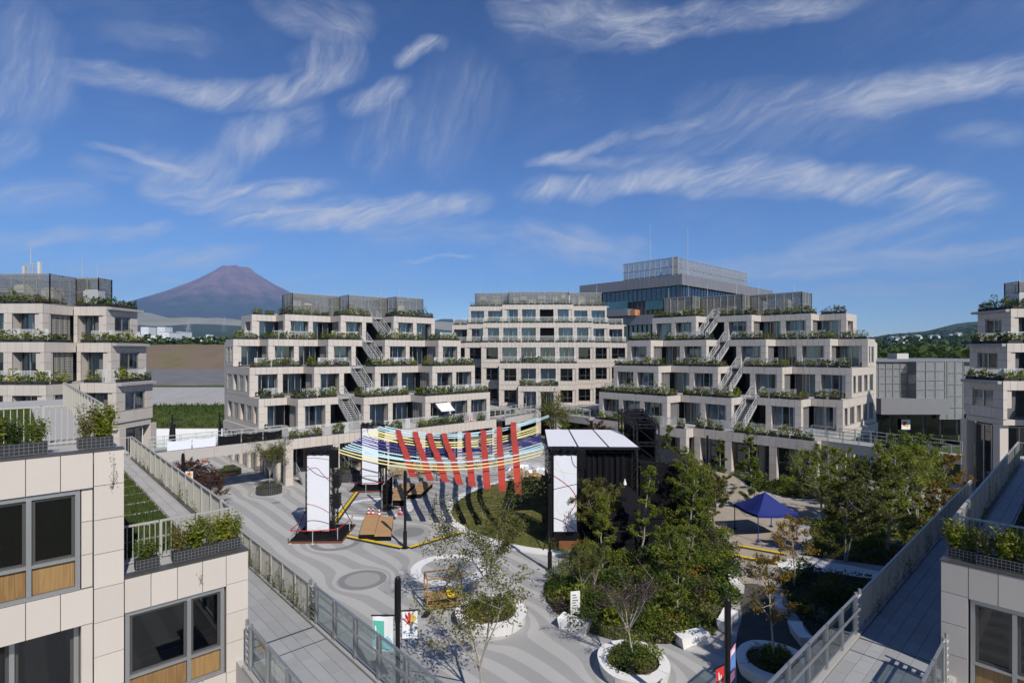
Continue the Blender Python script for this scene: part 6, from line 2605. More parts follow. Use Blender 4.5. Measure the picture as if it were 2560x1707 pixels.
for x, y, z, lab in ((-15.2, 44.3, 0, 'leftmost striped cone in the white ring'), (-14.82, 44.2, 0, 'second striped cone in the white ring'), (-12.6, 44.4, 0, 'striped cone right of the dark board'), (-14.2, 43.9, 0, 'small striped cone at the wicker platform edge'),
                     (-11.6, 66.9, 4.66, 'left striped cone on the left block deck'), (-9.4, 68.6, 4.66, 'right striped cone on the left block deck')):
    cone(x, y, z, lab)
for k, (p, q) in enumerate((((-15.2, 44.3), (-13.9, 45.2)), ((-14.8, 44.2), (-12.6, 44.4)))):
    b = MB()
    P0, P1 = Vector((*p, .68)), Vector((*q, .68))
    for i in range(10):
        a, c = P0.lerp(P1, i / 10), P0.lerp(P1, (i + 1) / 10)
        a.z -= .3 * math.sin(math.pi * i / 10)
        c.z -= .3 * math.sin(math.pi * (i + 1) / 10)
        b.tube(a, c, .02, .02, 5)
    b.build('rope', 'black_steel', label=f'{"left" if k == 0 else "right"} sagging black rope between the striped cones', cat='rope', group='ropes between cones')


# ------------------------------------------------------------------ white stone planters, benches, sign
def stone_ring(label, x, y, r0, r1, n, rz=0.0, h=.5):
    t = thing('ring_planter', label, 'planter', (x, y, 0), rz, 'white ring planters')
    for k in range(n):
        b = MB()
        a0, a1 = 2 * math.pi * k / n + .012, 2 * math.pi * (k + 1) / n - .012
        m_ = 9
        hh = h
        def pt(r, a, z, low=False):
            rr_ = r
            return (math.cos(a) * rr_, math.sin(a) * rr_, z)
        bulge = .12 if k % 2 else 0.0
        for i in range(m_):
            A, C = a0 + (a1 - a0) * i / m_, a0 + (a1 - a0) * (i + 1) / m_
            ta, tc = math.sin(math.pi * i / m_), math.sin(math.pi * (i + 1) / m_)
            oa, oc = r1 - bulge * ta, r1 - bulge * tc
            b.face([pt(r0, A, hh), pt(oa, A, hh), pt(oc, C, hh), pt(r0, C, hh)])
            b.face([pt(oa * .93, A, 0), pt(oc * .93, C, 0), pt(oc, C, hh), pt(oa, A, hh)])
            b.face([pt(r0, C, 0), pt(r0, A, 0), pt(r0, A, hh), pt(r0, C, hh)])
        for A in (a0, a1):
            b.face([pt(r0, A, 0), pt(r1 * .93, A, 0), pt(r1, A, hh), pt(r0, A, hh)])
        b.build('stone_segment', 'white_stone', t)
    b = MB()
    b.face([(math.cos(a * math.pi / 20) * (r0 - .01), math.sin(a * math.pi / 20) * (r0 - .01), h - .1) for a in range(40)])
    b.build('soil', 'soil', t)
    # inner gabion ring
    b = MB()
    b.ring((0, 0), r0 * .42, r0 * .52, h - .12, h + .22, 30)
    b.build('inner_basket', 'crate', t)
    b = MB()
    for zz in (h - .02, h + .1, h + .22):
        for k in range(30):
            A, C = k * math.pi / 15, (k + 1) * math.pi / 15
            b.bar((math.cos(A) * r0 * .53, math.sin(A) * r0 * .53, zz), (math.cos(C) * r0 * .53, math.sin(C) * r0 * .53, zz), .014)
    b.build('basket_wire', 'wire', t)
    return t


stone_ring('white stone ring planter with a small tree, left of the garden bed', -3.7, 27.1, 1.25, 1.8, 5, .4)
stone_ring('white stone ring planter with a bare-branched tree at the bottom of the picture', 2.65, 23.0, 1.08, 1.6, 4, .9)
stone_ring('shaded white stone ring planter with an orange-leaved tree, lower right', 8.6, 23.2, 1.1, 1.6, 4, .2)


def bench(label, x, y, rz, w=1.55, d=.72, h=.52):
    t = thing('stone_bench', label, 'bench', (x, y, 0), rz, 'white stone benches')
    b = MB()
    n = 8
    bot, top = [], []
    for i in range(n + 1):
        u = i / n * 2 - 1
        c = .16 * (1 - u * u)
        bot.append(((u * w / 2 * .86, -d / 2 + c, 0), (u * w / 2 * .86, d / 2 - .1, 0)))
        top.append(((u * w / 2, -d / 2 + c + .02 * u, h - .10 * (1 - u * u)), (u * w / 2, d / 2, h - .06 * (1 - u * u))))
    for i in range(n):
        b.face([top[i][0], top[i + 1][0], top[i + 1][1], top[i][1]])
        b.face([bot[i][0], bot[i + 1][0], top[i + 1][0], top[i][0]])
        b.face([bot[i + 1][1], bot[i][1], top[i][1], top[i + 1][1]])
    for i in (0, n):
        b.face([bot[i][0], bot[i][1], top[i][1], top[i][0]])
    b.build('stone_block', 'white_stone', t)
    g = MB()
    g.box(-w * .38, w * .38, -d * .3, d * .35, -.005, .01)  # solid dark plate under the block; its colour stands in for shade there
    g.build('painted_base_shadow', 'joint', t)


bench('white stone bench under the sign board, left edge of the garden bed', .45, 26.4, rad(-30))
bench('white stone bench on the near edge of the garden bed', 5.75, 25.3, rad(20))
bench('white stone bench right of the garden bed, farther of two', 10.0, 31.4, rad(78))
bench('white stone bench right of the garden bed, half behind the lamp post', 8.0, 27.0, rad(58))
bench('shaded white stone bench behind the orange-leaved tree', 11.2, 28.7, rad(70))
bench('shaded white stone bench nearest the right walkway', 11.0, 25.8, rad(85))
t = thing('sign_board', 'upright white notice sign beside the stone bench', 'sign', (.55, 27.45, 0), rad(14))
b = MB()
b.hexa([(-.22, -.02, .25), (.22, -.02, .25), (.22, .02, .25), (-.22, .02, .25), (-.22, -.02, 1.35), (.22, -.02, 1.35), (.22, .02, 1.35), (-.22, .02, 1.35)])
b.build('face', 'sign_white', t)
b = MB()
for x in (-.23, .23):
    b.bar((x, 0, 0), (x, 0, 1.38), .04)
b.bar((-.23, 0, 1.37), (.23, 0, 1.37), .04)
b.build('frame', 'white_paint', t)
b = MB()
for k in range(6):
    b.box(-.16, .04 + .1 * (k % 3) * .5, -.024, -.021, 1.18 - k * .13, 1.23 - k * .13)
b.build('text_lines', 'sign_text', t)

# folding timber stall behind the near tree
t = thing('timber_stall', 'light timber frame stall with yellow cushions behind the near tree', 'stall', (-6.4, 28.6, 0), rad(20))
b = MB()
for x in (-.9, .9):
    for y in (-.5, .5):
        b.bar((x, y, 0), (x, y, 1.7), .07)
b.bar((-.9, -.5, 1.68), (.9, -.5, 1.68), .07)
b.bar((-.9, .5, 1.68), (.9, .5, 1.68), .07)
b.bar((-.9, -.5, 1.68), (-.9, .5, 1.68), .07)
b.bar((.9, -.5, 1.68), (.9, .5, 1.68), .07)
b.bar((-.9, -.5, .1), (.9, .5, 1.6), .05)
b.build('frame', 'oak', t)
b = MB()
b.box(-.85, .85, -.45, .45, .55, .6)
b.box(-.85, .85, -.45, .45, .1, .14)
b.build('shelf', 'oak', t)
b = MB()
b.box(.2, .8, -.35, .2, .6, .72)
b.build('cushion', 'yellow', t)
b = MB()
b.hexa([(-1.3, -1.0, .02), (-1.0, -1.1, .02), (-.2, .3, .02), (-.5, .4, .02), (-1.3, -1.0, .06), (-1.0, -1.1, .06), (-.2, .3, .06), (-.5, .4, .06)])
b.build('folded_leg', 'black_steel', t)


def gabion(label, x, y, r, h=.5):
    t = thing('gabion_planter', label, 'planter', (x, y, 0), 0, 'round wire basket planters')
    b = MB()
    b.tube((0, 0, 0), (0, 0, h), r, r, 32)
    b.tube((0, 0, h), (0, 0, h + .35), r * .55, r * .55, 24)
    b.build('basket', 'crate', t)
    b = MB()
    for (rq, z0, z1, nn) in ((r + .01, 0, h, 40), (r * .55 + .01, h, h + .35, 24)):
        for k in range(nn):
            a, c = 2 * math.pi * k / nn, 2 * math.pi * (k + 1) / nn
            b.bar((math.cos(a) * rq, math.sin(a) * rq, z0), (math.cos(a) * rq, math.sin(a) * rq, z1), .012)
            for q in range(4):
                z = z0 + (z1 - z0) * q / 3
                b.bar((math.cos(a) * rq, math.sin(a) * rq, z), (math.cos(c) * rq, math.sin(c) * rq, z), .012)
    b.build('wire_mesh', 'wire', t)
    return t


gabion('round black basket planter in front of the left block corner', -26.9, 50.9, 1.15, .6)
gabion('round black basket planter beyond the foot bridge shadow', -35.0, 58.3, 1.15, .6)
gabion('round black basket planter between the two screen towers', -21.2, 56.4, 1.3, .8)

# outdoor tables and chairs far under the canopy: clutter seen through the ribbons
def table_set(label, x, y, rz):
    t = thing('timber_table_set', label, 'table', (x, y, 0), rz, 'timber tables and chairs')
    b = MB()
    b.box(-.7, .7, -.4, .4, .68, .72)
    b.build('table_top', 'oak', t)
    for sx in (-1, 1):
        for sy in (-1, 1):
            b = MB()
            b.bar((sx * .6, sy * .33, 0), (sx * .6, sy * .33, .68), .05)
            b.build('leg', 'oak', t)
    for k, (cx_, cy_) in enumerate(((-.5, -.8), (.4, -.85), (-.4, .85), (.5, .8))):
        b = MB()
        s = -1 if cy_ < 0 else 1
        b.box(cx_ - .2, cx_ + .2, cy_ - .2, cy_ + .2, .42, .45)
        b.box(cx_ - .2, cx_ + .2, cy_ + s * .18 - .015, cy_ + s * .18 + .015, .6, .85)
        for qx in (-.17, .17):
            b.bar((cx_ + qx, cy_ - s * .17, 0), (cx_ + qx, cy_ - s * .17, .42), .03)
            b.bar((cx_ + qx, cy_ + s * .18, 0), (cx_ + qx, cy_ + s * .18, .85), .03)
        b.build('chair', 'oak', t)
    return t


for k, (x, y, rz) in enumerate(((-1.6, 56.9, .3), (-3.3, 57.6, .1), (-8.6, 63.0, .5), (-6.4, 65.0, .2), (-13.8, 58.6, .7), (-12.0, 60.2, .4), (-16.0, 57.6, .9), (-14.6, 60.8, .2))):
    table_set(f'timber table with chairs, {ORD[k]} of those behind the canopy counted from the lawn outwards', x, y, rz)
b = MB()
t = thing('tarpaulin_pile', 'pile under a crumpled silver tarpaulin behind the stage corner', 'pile', (-2.4, 61.0, 0))
rr = random.Random(5)
N = 14
for i in range(N + 1):
    for k in range(N + 1):
        u, v = i / N * 2 - 1, k / N * 2 - 1
        z = max(0, (1 - u ** 4) * (1 - v ** 4)) * 1.0 + rr.uniform(-.08, .08)
        b.v.append((u * 2.6 + rr.uniform(-.06, .06), v * 1.1 + rr.uniform(-.06, .06), max(0, z)))
for i in range(N):
    for k in range(N):
        b.f.append((i * (N + 1) + k, (i + 1) * (N + 1) + k, (i + 1) * (N + 1) + k + 1, i * (N + 1) + k + 1))
        b.m.append(0)
b.build('tarpaulin', 'tarp', t)

# hoarding, art heap and street furniture beyond the left foot bridge
t = thing('hoarding', 'long white construction hoarding below the grassy bank', 'hoarding', (*V(-60, 77), 0), TH)
for k in range(28):
    b = MB()
    b.box(-14 + k * 1.8, -14 + (k + 1) * 1.8 - .03, -.05, .05, 0, 2.55)
    b.build('panel', 'hoarding', t)
b = MB()
b.bar((-14, .1, 2.58), (36, .1, 2.58), .10)
for k in range(29):
    b.bar((-14 + k * 1.8, .1, 0), (-14 + k * 1.8, .1, 2.6), .06)
b.build('rail', 'far_grey', t)


def scrap_heap(label, x, y, w, d, h, n, seed):
    rr = random.Random(seed)
    t = thing('scrap_sculpture', label, 'sculpture', (x, y, 0))
    bs = {m: MB() for m in ('scrap_blue', 'scrap_white', 'scrap_orange', 'rust')}
    ks = list(bs)
    for i in range(n):
        u, v = rr.uniform(-1, 1), rr.uniform(-1, 1)
        z = h * max(0, 1 - u * u * .9) * max(0, 1 - v * v * .8) * rr.uniform(.5, 1)
        c = Vector((u * w / 2, v * d / 2, z))
        dd = Vector((rr.uniform(-1, 1), rr.uniform(-1, 1), rr.uniform(-.5, .5))).normalized() * rr.uniform(.25, .7)
        bs[rr.choices(ks, (3, 4, 1, 1))[0]].bar(c - dd, c + dd, rr.uniform(.08, .2), rr.uniform(.03, .08))
    for m, b in bs.items():
        if b.v:
            b.build({'scrap_blue': 'blue_boards', 'scrap_white': 'white_boards', 'scrap_orange': 'orange_boards', 'rust': 'brown_boards'}[m], m, t, kind='stuff')


scrap_heap('heap of mixed painted boards beyond the left foot bridge', *V(-52.5, 62), 6.5, 3, 2.6, 420, 2)
scrap_heap('tilted panel of coloured boards under the left foot bridge', *V(-32.5, 56.5), 3.2, 1.4, 2.6, 190, 9)
for k, (X, Y) in enumerate(((-44.0, 70), (-39.5, 73))):
    t = thing('wrapped_post', 'dark wrapped signal post before the white hoarding, ' + ('with a red light box' if k == 0 else 'beside the terraced block'), 'post', (*V(X, Y), 0), TH, 'posts by the hoarding')
    b = MB()
    b.tube((0, 0, 0), (0, 0, 3.0), .16, .16, 10)
    b.tube((0, 0, 2.0), (.05, 0, 4.2), .42 if k == 0 else .2, .30 if k == 0 else .18, 9)
    b.build('wrap', 'lamp_black', t)
    b = MB()
    b.bar((0, 0, 4.0), (0, 0, 5.4), .14)
    b.bar((-.2, 0, 4.9), (1.3, 0, 4.7), .12)
    b.build('arm', 'lamp_black', t)
    if k == 0:
        b = MB()
        b.box(-2.9, -2.35, -.15, .15, 2.7, 3.7)
        b.bar((-2.6, 0, 0), (-2.6, 0, 2.7), .08)
        b.build('red_light_box', 'beacon_red', t)
# stair beside the left block, white awning, antenna mast
t = thing('entrance_stair', 'short steel stair with handrails at the left block corner', 'stair', (-24.4, 54.2, 0), rad(45))
for k in range(6):
    b = MB()
    b.box(-.6, .6, k * .3, k * .3 + .3, k * .17, k * .17 + .17)
    b.build('step', 'concrete', t)
b = MB()
for x in (-.62, .62):
    b.bar((x, 0, .95), (x, 1.8, 2.0), .04)
    b.bar((x, 0, .5), (x, 1.8, 1.5), .03)
    for k in range(5):
        b.bar((x, k * .42, k * .25), (x, k * .42, .95 + k * .25), .03)
b.build('handrail', 'galvanised', t)
t = thing('awning', 'white sun awning tilted out from the left block, third-storey bay', 'awning', (*frL.p(4.75 * M, 2 * M + .1), Z3 - 1.0), frL.rz)
b = MB()
b.hexa([(-1.0, 0, .0), (1.0, 0, .0), (1.0, -1.3, -.85), (-1.0, -1.3, -.85), (-1.0, 0, .03), (1.0, 0, .03), (1.0, -1.3, -.82), (-1.0, -1.3, -.82)])
b.build('fabric', 'roof_fabric', t)
b = MB()
b.bar((-.97, 0, -.3), (-.97, -1.27, -.86), .03)
b.bar((.97, 0, -.3), (.97, -1.27, -.86), .03)
b.build('arm', 'galvanised', t)
mx, my = frFL.p(-2.5 * M - 4.6, -3.2 * M)
t = thing('antenna_mast', 'rooftop antenna mast with panel aerials on the left-edge block', 'antenna', (*V(-50.3, 56.5), Y6))
b = MB()
for x in (-.25, .25):
    b.bar((x, 0, 0), (x, 0, 4.9), .09)
for z in (3.4, 4.0, 4.6, 4.9):
    b.bar((-.75, 0, z), (1.0, 0, z), .06)
b.tube((0, 0, 4.8), (0, 0, 6.6), .04, .02, 6)
b.build('mast_frame', 'galvanised', t)
for k, (x, z) in enumerate(((.95, 3.5), (-.7, 3.6))):
    b = MB()
    b.box(x - .12, x + .12, -.12, .12, z - .2, z + 1.6 - k * .5)
    b.build('panel_aerial', 'equipment', t)


# ------------------------------------------------------------------ vegetation
def leaf(b, c, s, rr, flat=.0):
    u = Vector((rr.uniform(-1, 1), rr.uniform(-1, 1), rr.uniform(-.7, .7) * (1 - flat)))
    if u.length < 1e-3:
        u = Vector((1, 0, 0))
    u.normalize()
    w = u.cross(Vector((rr.uniform(-1, 1), rr.uniform(-1, 1), rr.uniform(-.2, 1.4))))
    if w.length < 1e-3:
        w = Vector((0, 0, 1))
    w.normalize()
    b.face([c - u * s, c + w * s * .48, c + u * s, c - w * s * .48])


def shrub_mesh(seed, r, h, n, s, m, hug=.0):
    rr = random.Random(seed)
    b = MB()
    lobes = [(rr.uniform(-.5, .5) * r, rr.uniform(-.5, .5) * r, rr.uniform(.45, .9), rr.uniform(.35, .7)) for _ in range(5)]
    for i in range(n):
        lx, ly, lh, lr = lobes[i % 5]
        a = rr.uniform(0, 6.283)
        e = rr.uniform(-.1, 1)
        q = math.sqrt(1 - min(1, e * e)) * r * lr * rr.uniform(.6, 1.08)
        c = Vector((lx + math.cos(a) * q, ly + math.sin(a) * q, max(.02, h * lh * (.35 + .65 * e) * rr.uniform(.8, 1.1))))
        leaf(b, c, s * rr.uniform(.6, 1.25), rr)
    return b.mesh('foliage', m)


def planter_mesh(seed, m, tall=False):
    """long low planting for a 1 m crate"""
    rr = random.Random(seed)
    b = MB()
    for k in range(5):
        cx_ = -.38 + k * .19 + rr.uniform(-.06, .06)
        hh = rr.uniform(.3, .68) * (1.7 if tall and k in (1, 3) else 1)
        sp = rr.uniform(.18, .30)
        for i in range(34):
            e = rr.uniform(0, 1)
            a = rr.uniform(0, 6.283)
            q = sp * (1 - .45 * e) * rr.uniform(.3, 1.1)
            c = Vector((cx_ + math.cos(a) * q, math.sin(a) * q * .95, .20 + hh * e))
            leaf(b, c, rr.uniform(.06, .125), rr)
    return b.mesh('foliage', m)


cr = MB()
cr.box(-.5, .5, -.19, .19, .03, .30)
crate_me = cr.mesh('crate', 'crate')
fol = []
pal = ['leaf_green', 'leaf_green', 'leaf_deep', 'leaf_lime', 'leaf_green', 'leaf_olive', 'leaf_green', 'leaf_lime', 'leaf_deep', 'leaf_green', 'leaf_olive', 'leaf_green']
for k in range(12):
    fol.append(planter_mesh(100 + k, pal[k], k % 4 == 3))
PLANTERS.sort(key=lambda q: (q[0] - CAM.x) ** 2 + (q[1] - CAM.y) ** 2)
near, rest = PLANTERS[:300], PLANTERS[300:]


def plant_cat(px):
    return px


groups = {}
for q in near:
    groups.setdefault((q[5], q[6]), []).append(q)
rr = random.Random(31)
for (where, fl), lst in groups.items():
    def scr(q):
        dx, dy = q[0] - CAM.x, q[1] - CAM.y
        return (dx * math.cos(TH) + dy * math.sin(TH)) / max(1, dy * math.cos(TH) - dx * math.sin(TH))
    lst.sort(key=scr)
    lev = {1: 'second-storey deck', 2: 'third-storey ledge', 3: 'fourth-storey ledge', 4: 'fifth-storey ledge', 5: 'top ledge', 6: 'roof ledge'}[fl]
    for k, (x, y, z, rz, L, _, _) in enumerate(lst):
        t = thing('planter_crate', f'{ORD[k]} planted black crate from the left on the {lev} of the {where}', 'planter', (x, y, z), rz, 'planted crates on the building ledges')
        c = obj('crate', crate_me, t)
        c.scale = (L, 1, 1)
        f = obj('foliage', rr.choice(fol), t)
        f.scale = (L * rr.uniform(1.0, 1.25), rr.uniform(1.05, 1.45), rr.uniform(.9, 1.6))
        if rr.random() < .5:
            f.rotation_euler = (0, 0, math.pi)
if rest:
    mc, ml = MB(), MB()
    for (x, y, z, rz, L, _, _) in rest:
        c, s = math.cos(rz), math.sin(rz)
        q = [(x + a * c - b_ * s, y + a * s + b_ * c) for a, b_ in ((-L / 2, -.19), (L / 2, -.19), (L / 2, .19), (-L / 2, .19))]
        mc.hexa([(px, py, z + .03) for px, py in q] + [(px, py, z + .3) for px, py in q])
        for i in range(70):
            a, b_ = rr.uniform(-.55, .55) * L, rr.uniform(-.26, .26)
            leaf(ml, Vector((x + a * c - b_ * s, y + a * s + b_ * c, z + .25 + rr.random() ** 1.6 * .6)), rr.uniform(.06, .12), rr)
    root = thing('planter_row', 'rows of planted black crates on the farthest ledges', 'planters', (0, 0, 0))
    root['kind'] = 'stuff'
    mc.build('far_crates', 'crate', root, kind='stuff')
    ml.build('far_foliage', 'leaf_green', root, kind='stuff')


# big planters on the two near roofs
def near_planter(label, fr, a, b_, z, L, kinds, seed, h=.6):
    x, y = fr.p(a, b_)
    t = thing('planter_basket', label, 'planter', (x, y, z), fr.rz, 'wire basket planters on the near roofs')
    b = MB()
    b.box(-L / 2, L / 2, -.17, .17, .04, .30)
    b.build('basket', 'crate', t)
    b = MB()
    n = int(L / .085)
    for k in range(n + 1):
        xx = -L / 2 + L * k / n
        b.bar((xx, -.18, .03), (xx, -.18, .32), .008)
        b.bar((xx, .18, .03), (xx, .18, .32), .008)
    for zz in (.04, .13, .22, .31):
        for yy in (-.18, .18):
            b.bar((-L / 2, yy, zz), (L / 2, yy, zz), .008)
    b.build('wire_grid', 'wire', t)
    rr = random.Random(seed)
    for k, m in enumerate(kinds):
        g = MB()
        cx_ = -L / 2 + L * (k + .5) / len(kinds)
        st = MB()
        for j in range(16):
            top = Vector((cx_ + rr.uniform(-.22, .22), rr.uniform(-.2, .2), .3 + h * rr.uniform(.45, 1.1)))
            base = Vector((cx_ + rr.uniform(-.08, .08), rr.uniform(-.08, .08), .25))
            st.tube(base, top, .007, .003, 4, False)
            for i in range(70):
                p = base.lerp(top, rr.uniform(.2, 1.05)) + Vector((rr.gauss(0, .07), rr.gauss(0, .07), rr.gauss(0, .04)))
                leaf(g, p, rr.uniform(.018, .042) * (1.7 if m == 'leaf_lime' else 1), rr)
        g.build('foliage', m, t)
        st.build('stems', 'bark_dark', t)


for side, fr, wn in (('left', frNL, 'left'), ('right', frNR, 'right')):
    near_planter(f'small basket planter with pink-green shrub on the {side} near roof edge', fr, -2.55, -.42, 7.42, .55, ['leaf_green'], 3, .45)
    near_planter(f'long basket planter with yellow-green shrubs on the {side} near roof edge', fr, -1.35, -.42, 7.42, 1.15, ['leaf_olive', 'leaf_lime', 'leaf_green'], 5, .8)
    near_planter(f'basket planter with broad lime leaves at the corner of the {side} near roof', fr, -.42, -.55, 7.42, .62, ['leaf_lime', 'leaf_green'], 8, .75)
    near_planter(f'long basket planter with mixed shrubs on the {side} upper roof edge', fr, -5.3, -.45, 10.92, 1.25, ['leaf_lime', 'leaf_deep', 'leaf_green'], 11, .6)
    near_planter(f'basket planter with an arching yellow-green shrub on the {side} upper roof corner', fr, -3.7, -.5, 10.92, .75, ['leaf_olive', 'leaf_lime'], 14, .85)


# ------------------------------------------------------------------ trees
def tree_meshes(seed, h, spread, kind, leafn, s, leafm, bark, stems=1, clear=.3, r0=.07, droop=0.0):
    """branches and leaf mesh of one tree; kind: 'cone' narrow, 'round', 'vase'"""
    rr = random.Random(seed)
    tb, lb = MB(), MB()
    tips = []
    def limb(p, d, L, r, depth):
        n = 4 if depth < 2 else 3
        pts = [p]
        dd = d.copy()
        for i in range(n):
            dd = (dd + Vector((rr.gauss(0, .10), rr.gauss(0, .10), rr.gauss(.03, .06)))).normalized()
            pts.append(pts[-1] + dd * L / n)
        for i in range(n):
            tb.tube(pts[i], pts[i + 1], r * (1 - .75 * i / n), r * (1 - .75 * (i + 1) / n), 6 if depth == 0 else 4, False)
        return pts
    for st in range(stems):
        off = Vector((rr.uniform(-.12, .12), rr.uniform(-.12, .12), 0)) if stems > 1 else Vector((0, 0, 0))
        lean = Vector((rr.uniform(-.16, .16), rr.uniform(-.16, .16), 1)).normalized() if stems > 1 else Vector((rr.uniform(-.04, .04), rr.uniform(-.04, .04), 1)).normalized()
        H = h * rr.uniform(.86, 1) if stems > 1 else h
        if kind == 'vase':
            base = limb(off, lean, H * clear, r0, 0)
            arms = []
            na = rr.randint(5, 7)
            for k in range(na):
                a = 2 * math.pi * k / na + rr.uniform(-.3, .3)
                e = rr.uniform(.6, 1.2) if spread > 1.45 else rr.uniform(.95, 1.4)
                d = Vector((math.cos(a) * math.cos(e), math.sin(a) * math.cos(e), math.sin(e)))
                arms.append(limb(base[-1] - Vector((0, 0, rr.uniform(0, H * clear * .25))), d, H * (1 - clear) * rr.uniform(.75, 1.05) / max(.55, math.sin(e)) * .9, r0 * .5, 1))
        else:
            tr = limb(off, lean, H, r0, 0)
            arms = []
            nb = int(17 if kind == 'cone' else 14)
            for k in range(nb):
                f = clear + (1 - clear) * (k + rr.random()) / nb
                i = min(3, int(f * 4))
                p = tr[i].lerp(tr[i + 1], f * 4 - i)
                a = k * 2.4 + rr.uniform(-.4, .4)
                e = rr.uniform(.25, .8)
                if kind == 'cone':
                    L = spread * (1.05 - .85 * (f - clear) / (1 - clear)) * rr.uniform(.7, 1.15)
                else:
                    q = (f - clear) / (1 - clear)
                    L = spread * (.55 + .6 * math.sin(math.pi * min(1, q * .9 + .12))) * rr.uniform(.7, 1.1)
                d = Vector((math.cos(a) * math.cos(e), math.sin(a) * math.cos(e), math.sin(e)))
                arms.append(limb(p, d, L, r0 * .32, 1))
            tips.append((tr[3], tr[4]))
        for A in arms:
            for k in range(3 if kind != 'vase' else 5):
                i = rr.randint(1, len(A) - 2)
                p = A[i].lerp(A[i + 1], rr.random())
                d = ((A[-1] - A[0]).normalized() + Vector((rr.gauss(0, .6), rr.gauss(0, .6), rr.gauss(.1, .4)))).normalized()
                B_ = limb(p, d, (A[-1] - A[0]).length * rr.uniform(.3, .55), r0 * .14, 2)
                tips.append((B_[1], B_[-1]))
            tips.append((A[-2], A[-1]))
    if leafn:
        per = max(1, leafn // len(tips))
        for (p, q) in tips:
            L = max(.18, (q - p).length * .55)
            m_ = int(per * rr.uniform(.35, 1.7))
            for i in range(m_):
                c = p.lerp(q, rr.uniform(.1, 1.15)) + Vector((rr.gauss(0, L * .42), rr.gauss(0, L * .42), rr.gauss(0, L * .30) - droop * rr.random()))
                leaf(lb, c, s * rr.uniform(.6, 1.25), rr)
    return tb.mesh('trunk', bark), (lb.mesh('crown', leafm) if lb.f else None)


TM = {}


def tree(label, x, y, key, z=0.0, sc=1.0, rz=0.0, group='trees'):
    if key not in TM:
        TM[key] = tree_meshes(*TREES[key][0], **TREES[key][1])
    tr, cr_ = TM[key]
    t = thing('tree', label, 'tree', (x, y, z), rz, group)
    t.scale = (sc, sc, sc)
    obj('trunk', tr, t)
    if cr_:
        obj('crown', cr_, t)
    return t


TREES = {
    'near': ((1, 5.6, 1.4, 'vase', 3000, .07, 'leaf_olive', 'bark_pale'), dict(clear=.27, r0=.075, droop=.12)),
    'ring': ((2, 5.3, 1.5, 'vase', 6500, .065, 'leaf_olive', 'bark_pale'), dict(clear=.36, r0=.05)),
    'bare': ((3, 3.5, 1.4, 'vase', 5200, .03, 'leaf_mauve', 'bark_pale'), dict(clear=.36, r0=.06)),
    'orange': ((4, 4.0, 1.3, 'round', 3000, .06, 'leaf_autumn', 'bark_pale'), dict(clear=.35, r0=.05, droop=.1)),
    'coneA': ((5, 6.4, 1.05, 'cone', 17000, .065, 'leaf_green', 'bark_pale'), dict(clear=.16, r0=.07)),
    'coneB': ((6, 5.9, 1.05, 'cone', 17000, .065, 'leaf_lime', 'bark_pale'), dict(clear=.15, r0=.07)),
    'coneC': ((7, 4.6, .9, 'cone', 14000, .062, 'leaf_green', 'bark_pale'), dict(clear=.15, r0=.06)),
    'roundA': ((8, 5.2, 1.4, 'round', 12000, .066, 'leaf_green', 'bark_pale'), dict(clear=.28, r0=.06, stems=3)),
    'roundB': ((9, 5.0, 1.6, 'round', 12000, .066, 'leaf_lime', 'bark_pale'), dict(clear=.30, r0=.06, stems=3)),
    'roundC': ((10, 4.4, 1.5, 'round', 12000, .065, 'leaf_olive', 'bark_pale'), dict(clear=.30, r0=.05, stems=2)),
    'sparse': ((11, 4.6, 1.4, 'vase', 4500, .07, 'leaf_olive', 'bark_pale'), dict(clear=.3, r0=.05)),
    'birch': ((12, 4.2, 1.2, 'vase', 3000, .05, 'leaf_sage', 'bark_pale'), dict(clear=.15, r0=.06)),
    'autumn': ((13, 4.4, 1.4, 'round', 8000, .08, 'leaf_autumn', 'bark_pale'), dict(clear=.3, r0=.05, stems=2)),
    'russet': ((14, 4.6, 1.6, 'round', 7000, .08, 'leaf_rust', 'bark_dark'), dict(clear=.2, r0=.06, stems=3)),
    'twig': ((15, 3.6, 1.0, 'vase', 0, .05, 'leaf_olive', 'bark_pale'), dict(clear=.25, r0=.035)),
}
tree('nearest small tree with thin olive-brown leaves, rising before the ring planter', -3.6, 20.9, 'near', group='plaza trees')
tree('slender tree standing in the left white ring planter', -3.7, 27.1, 'ring', .45, group='plaza trees')
tree('nearly bare tree in the bottom white ring planter', 2.65, 23.0, 'bare', .45, group='plaza trees')
tree('orange-leaved tree in the shaded ring planter, lower right', 8.6, 23.2, 'orange', .45, 1.0, group='plaza trees')
tree('tall green conical tree before the black drape, centre of the garden bed', 5.2, 35.0, 'coneA', 0, 1.0, 1, 'garden trees')
tree('tall yellow-green conical tree right of the black drape', 8.9, 36.8, 'coneB', 0, .95, 2, 'garden trees')
tree('green conical tree right beside the hanging screen', 2.6, 32.6, 'coneC', 0, 1.02, 0, 'garden trees')
tree('thin olive tree between the hanging screen and the black tent', 2.9, 36.4, 'roundC', 0, 1.05, 3, 'garden trees')
tree('slim white-stemmed tree at the front of the garden bed', 5.9, 28.2, 'coneC', 0, .78, 4, 'garden trees')
tree('small tree by the sign at the left of the garden bed', 1.0, 29.4, 'sparse', 0, .62, 1, 'garden trees')
tree('young tree at the left tip of the garden bed', 1.8, 30.2, 'twig', 0, .8, 2, 'garden trees')
tree('bushy green tree behind the yellow-green conical tree', 9.8, 39.5, 'roundA', 0, .95, 3, 'garden trees')
tree('low bushy green tree in the middle of the garden bed', 6.9, 31.4, 'roundA', 0, .72, 5, 'garden trees')
tree('small tree with pale trunk left of the blue tent', 12.0, 41.6, 'roundC', 0, .85, 2, 'garden trees')
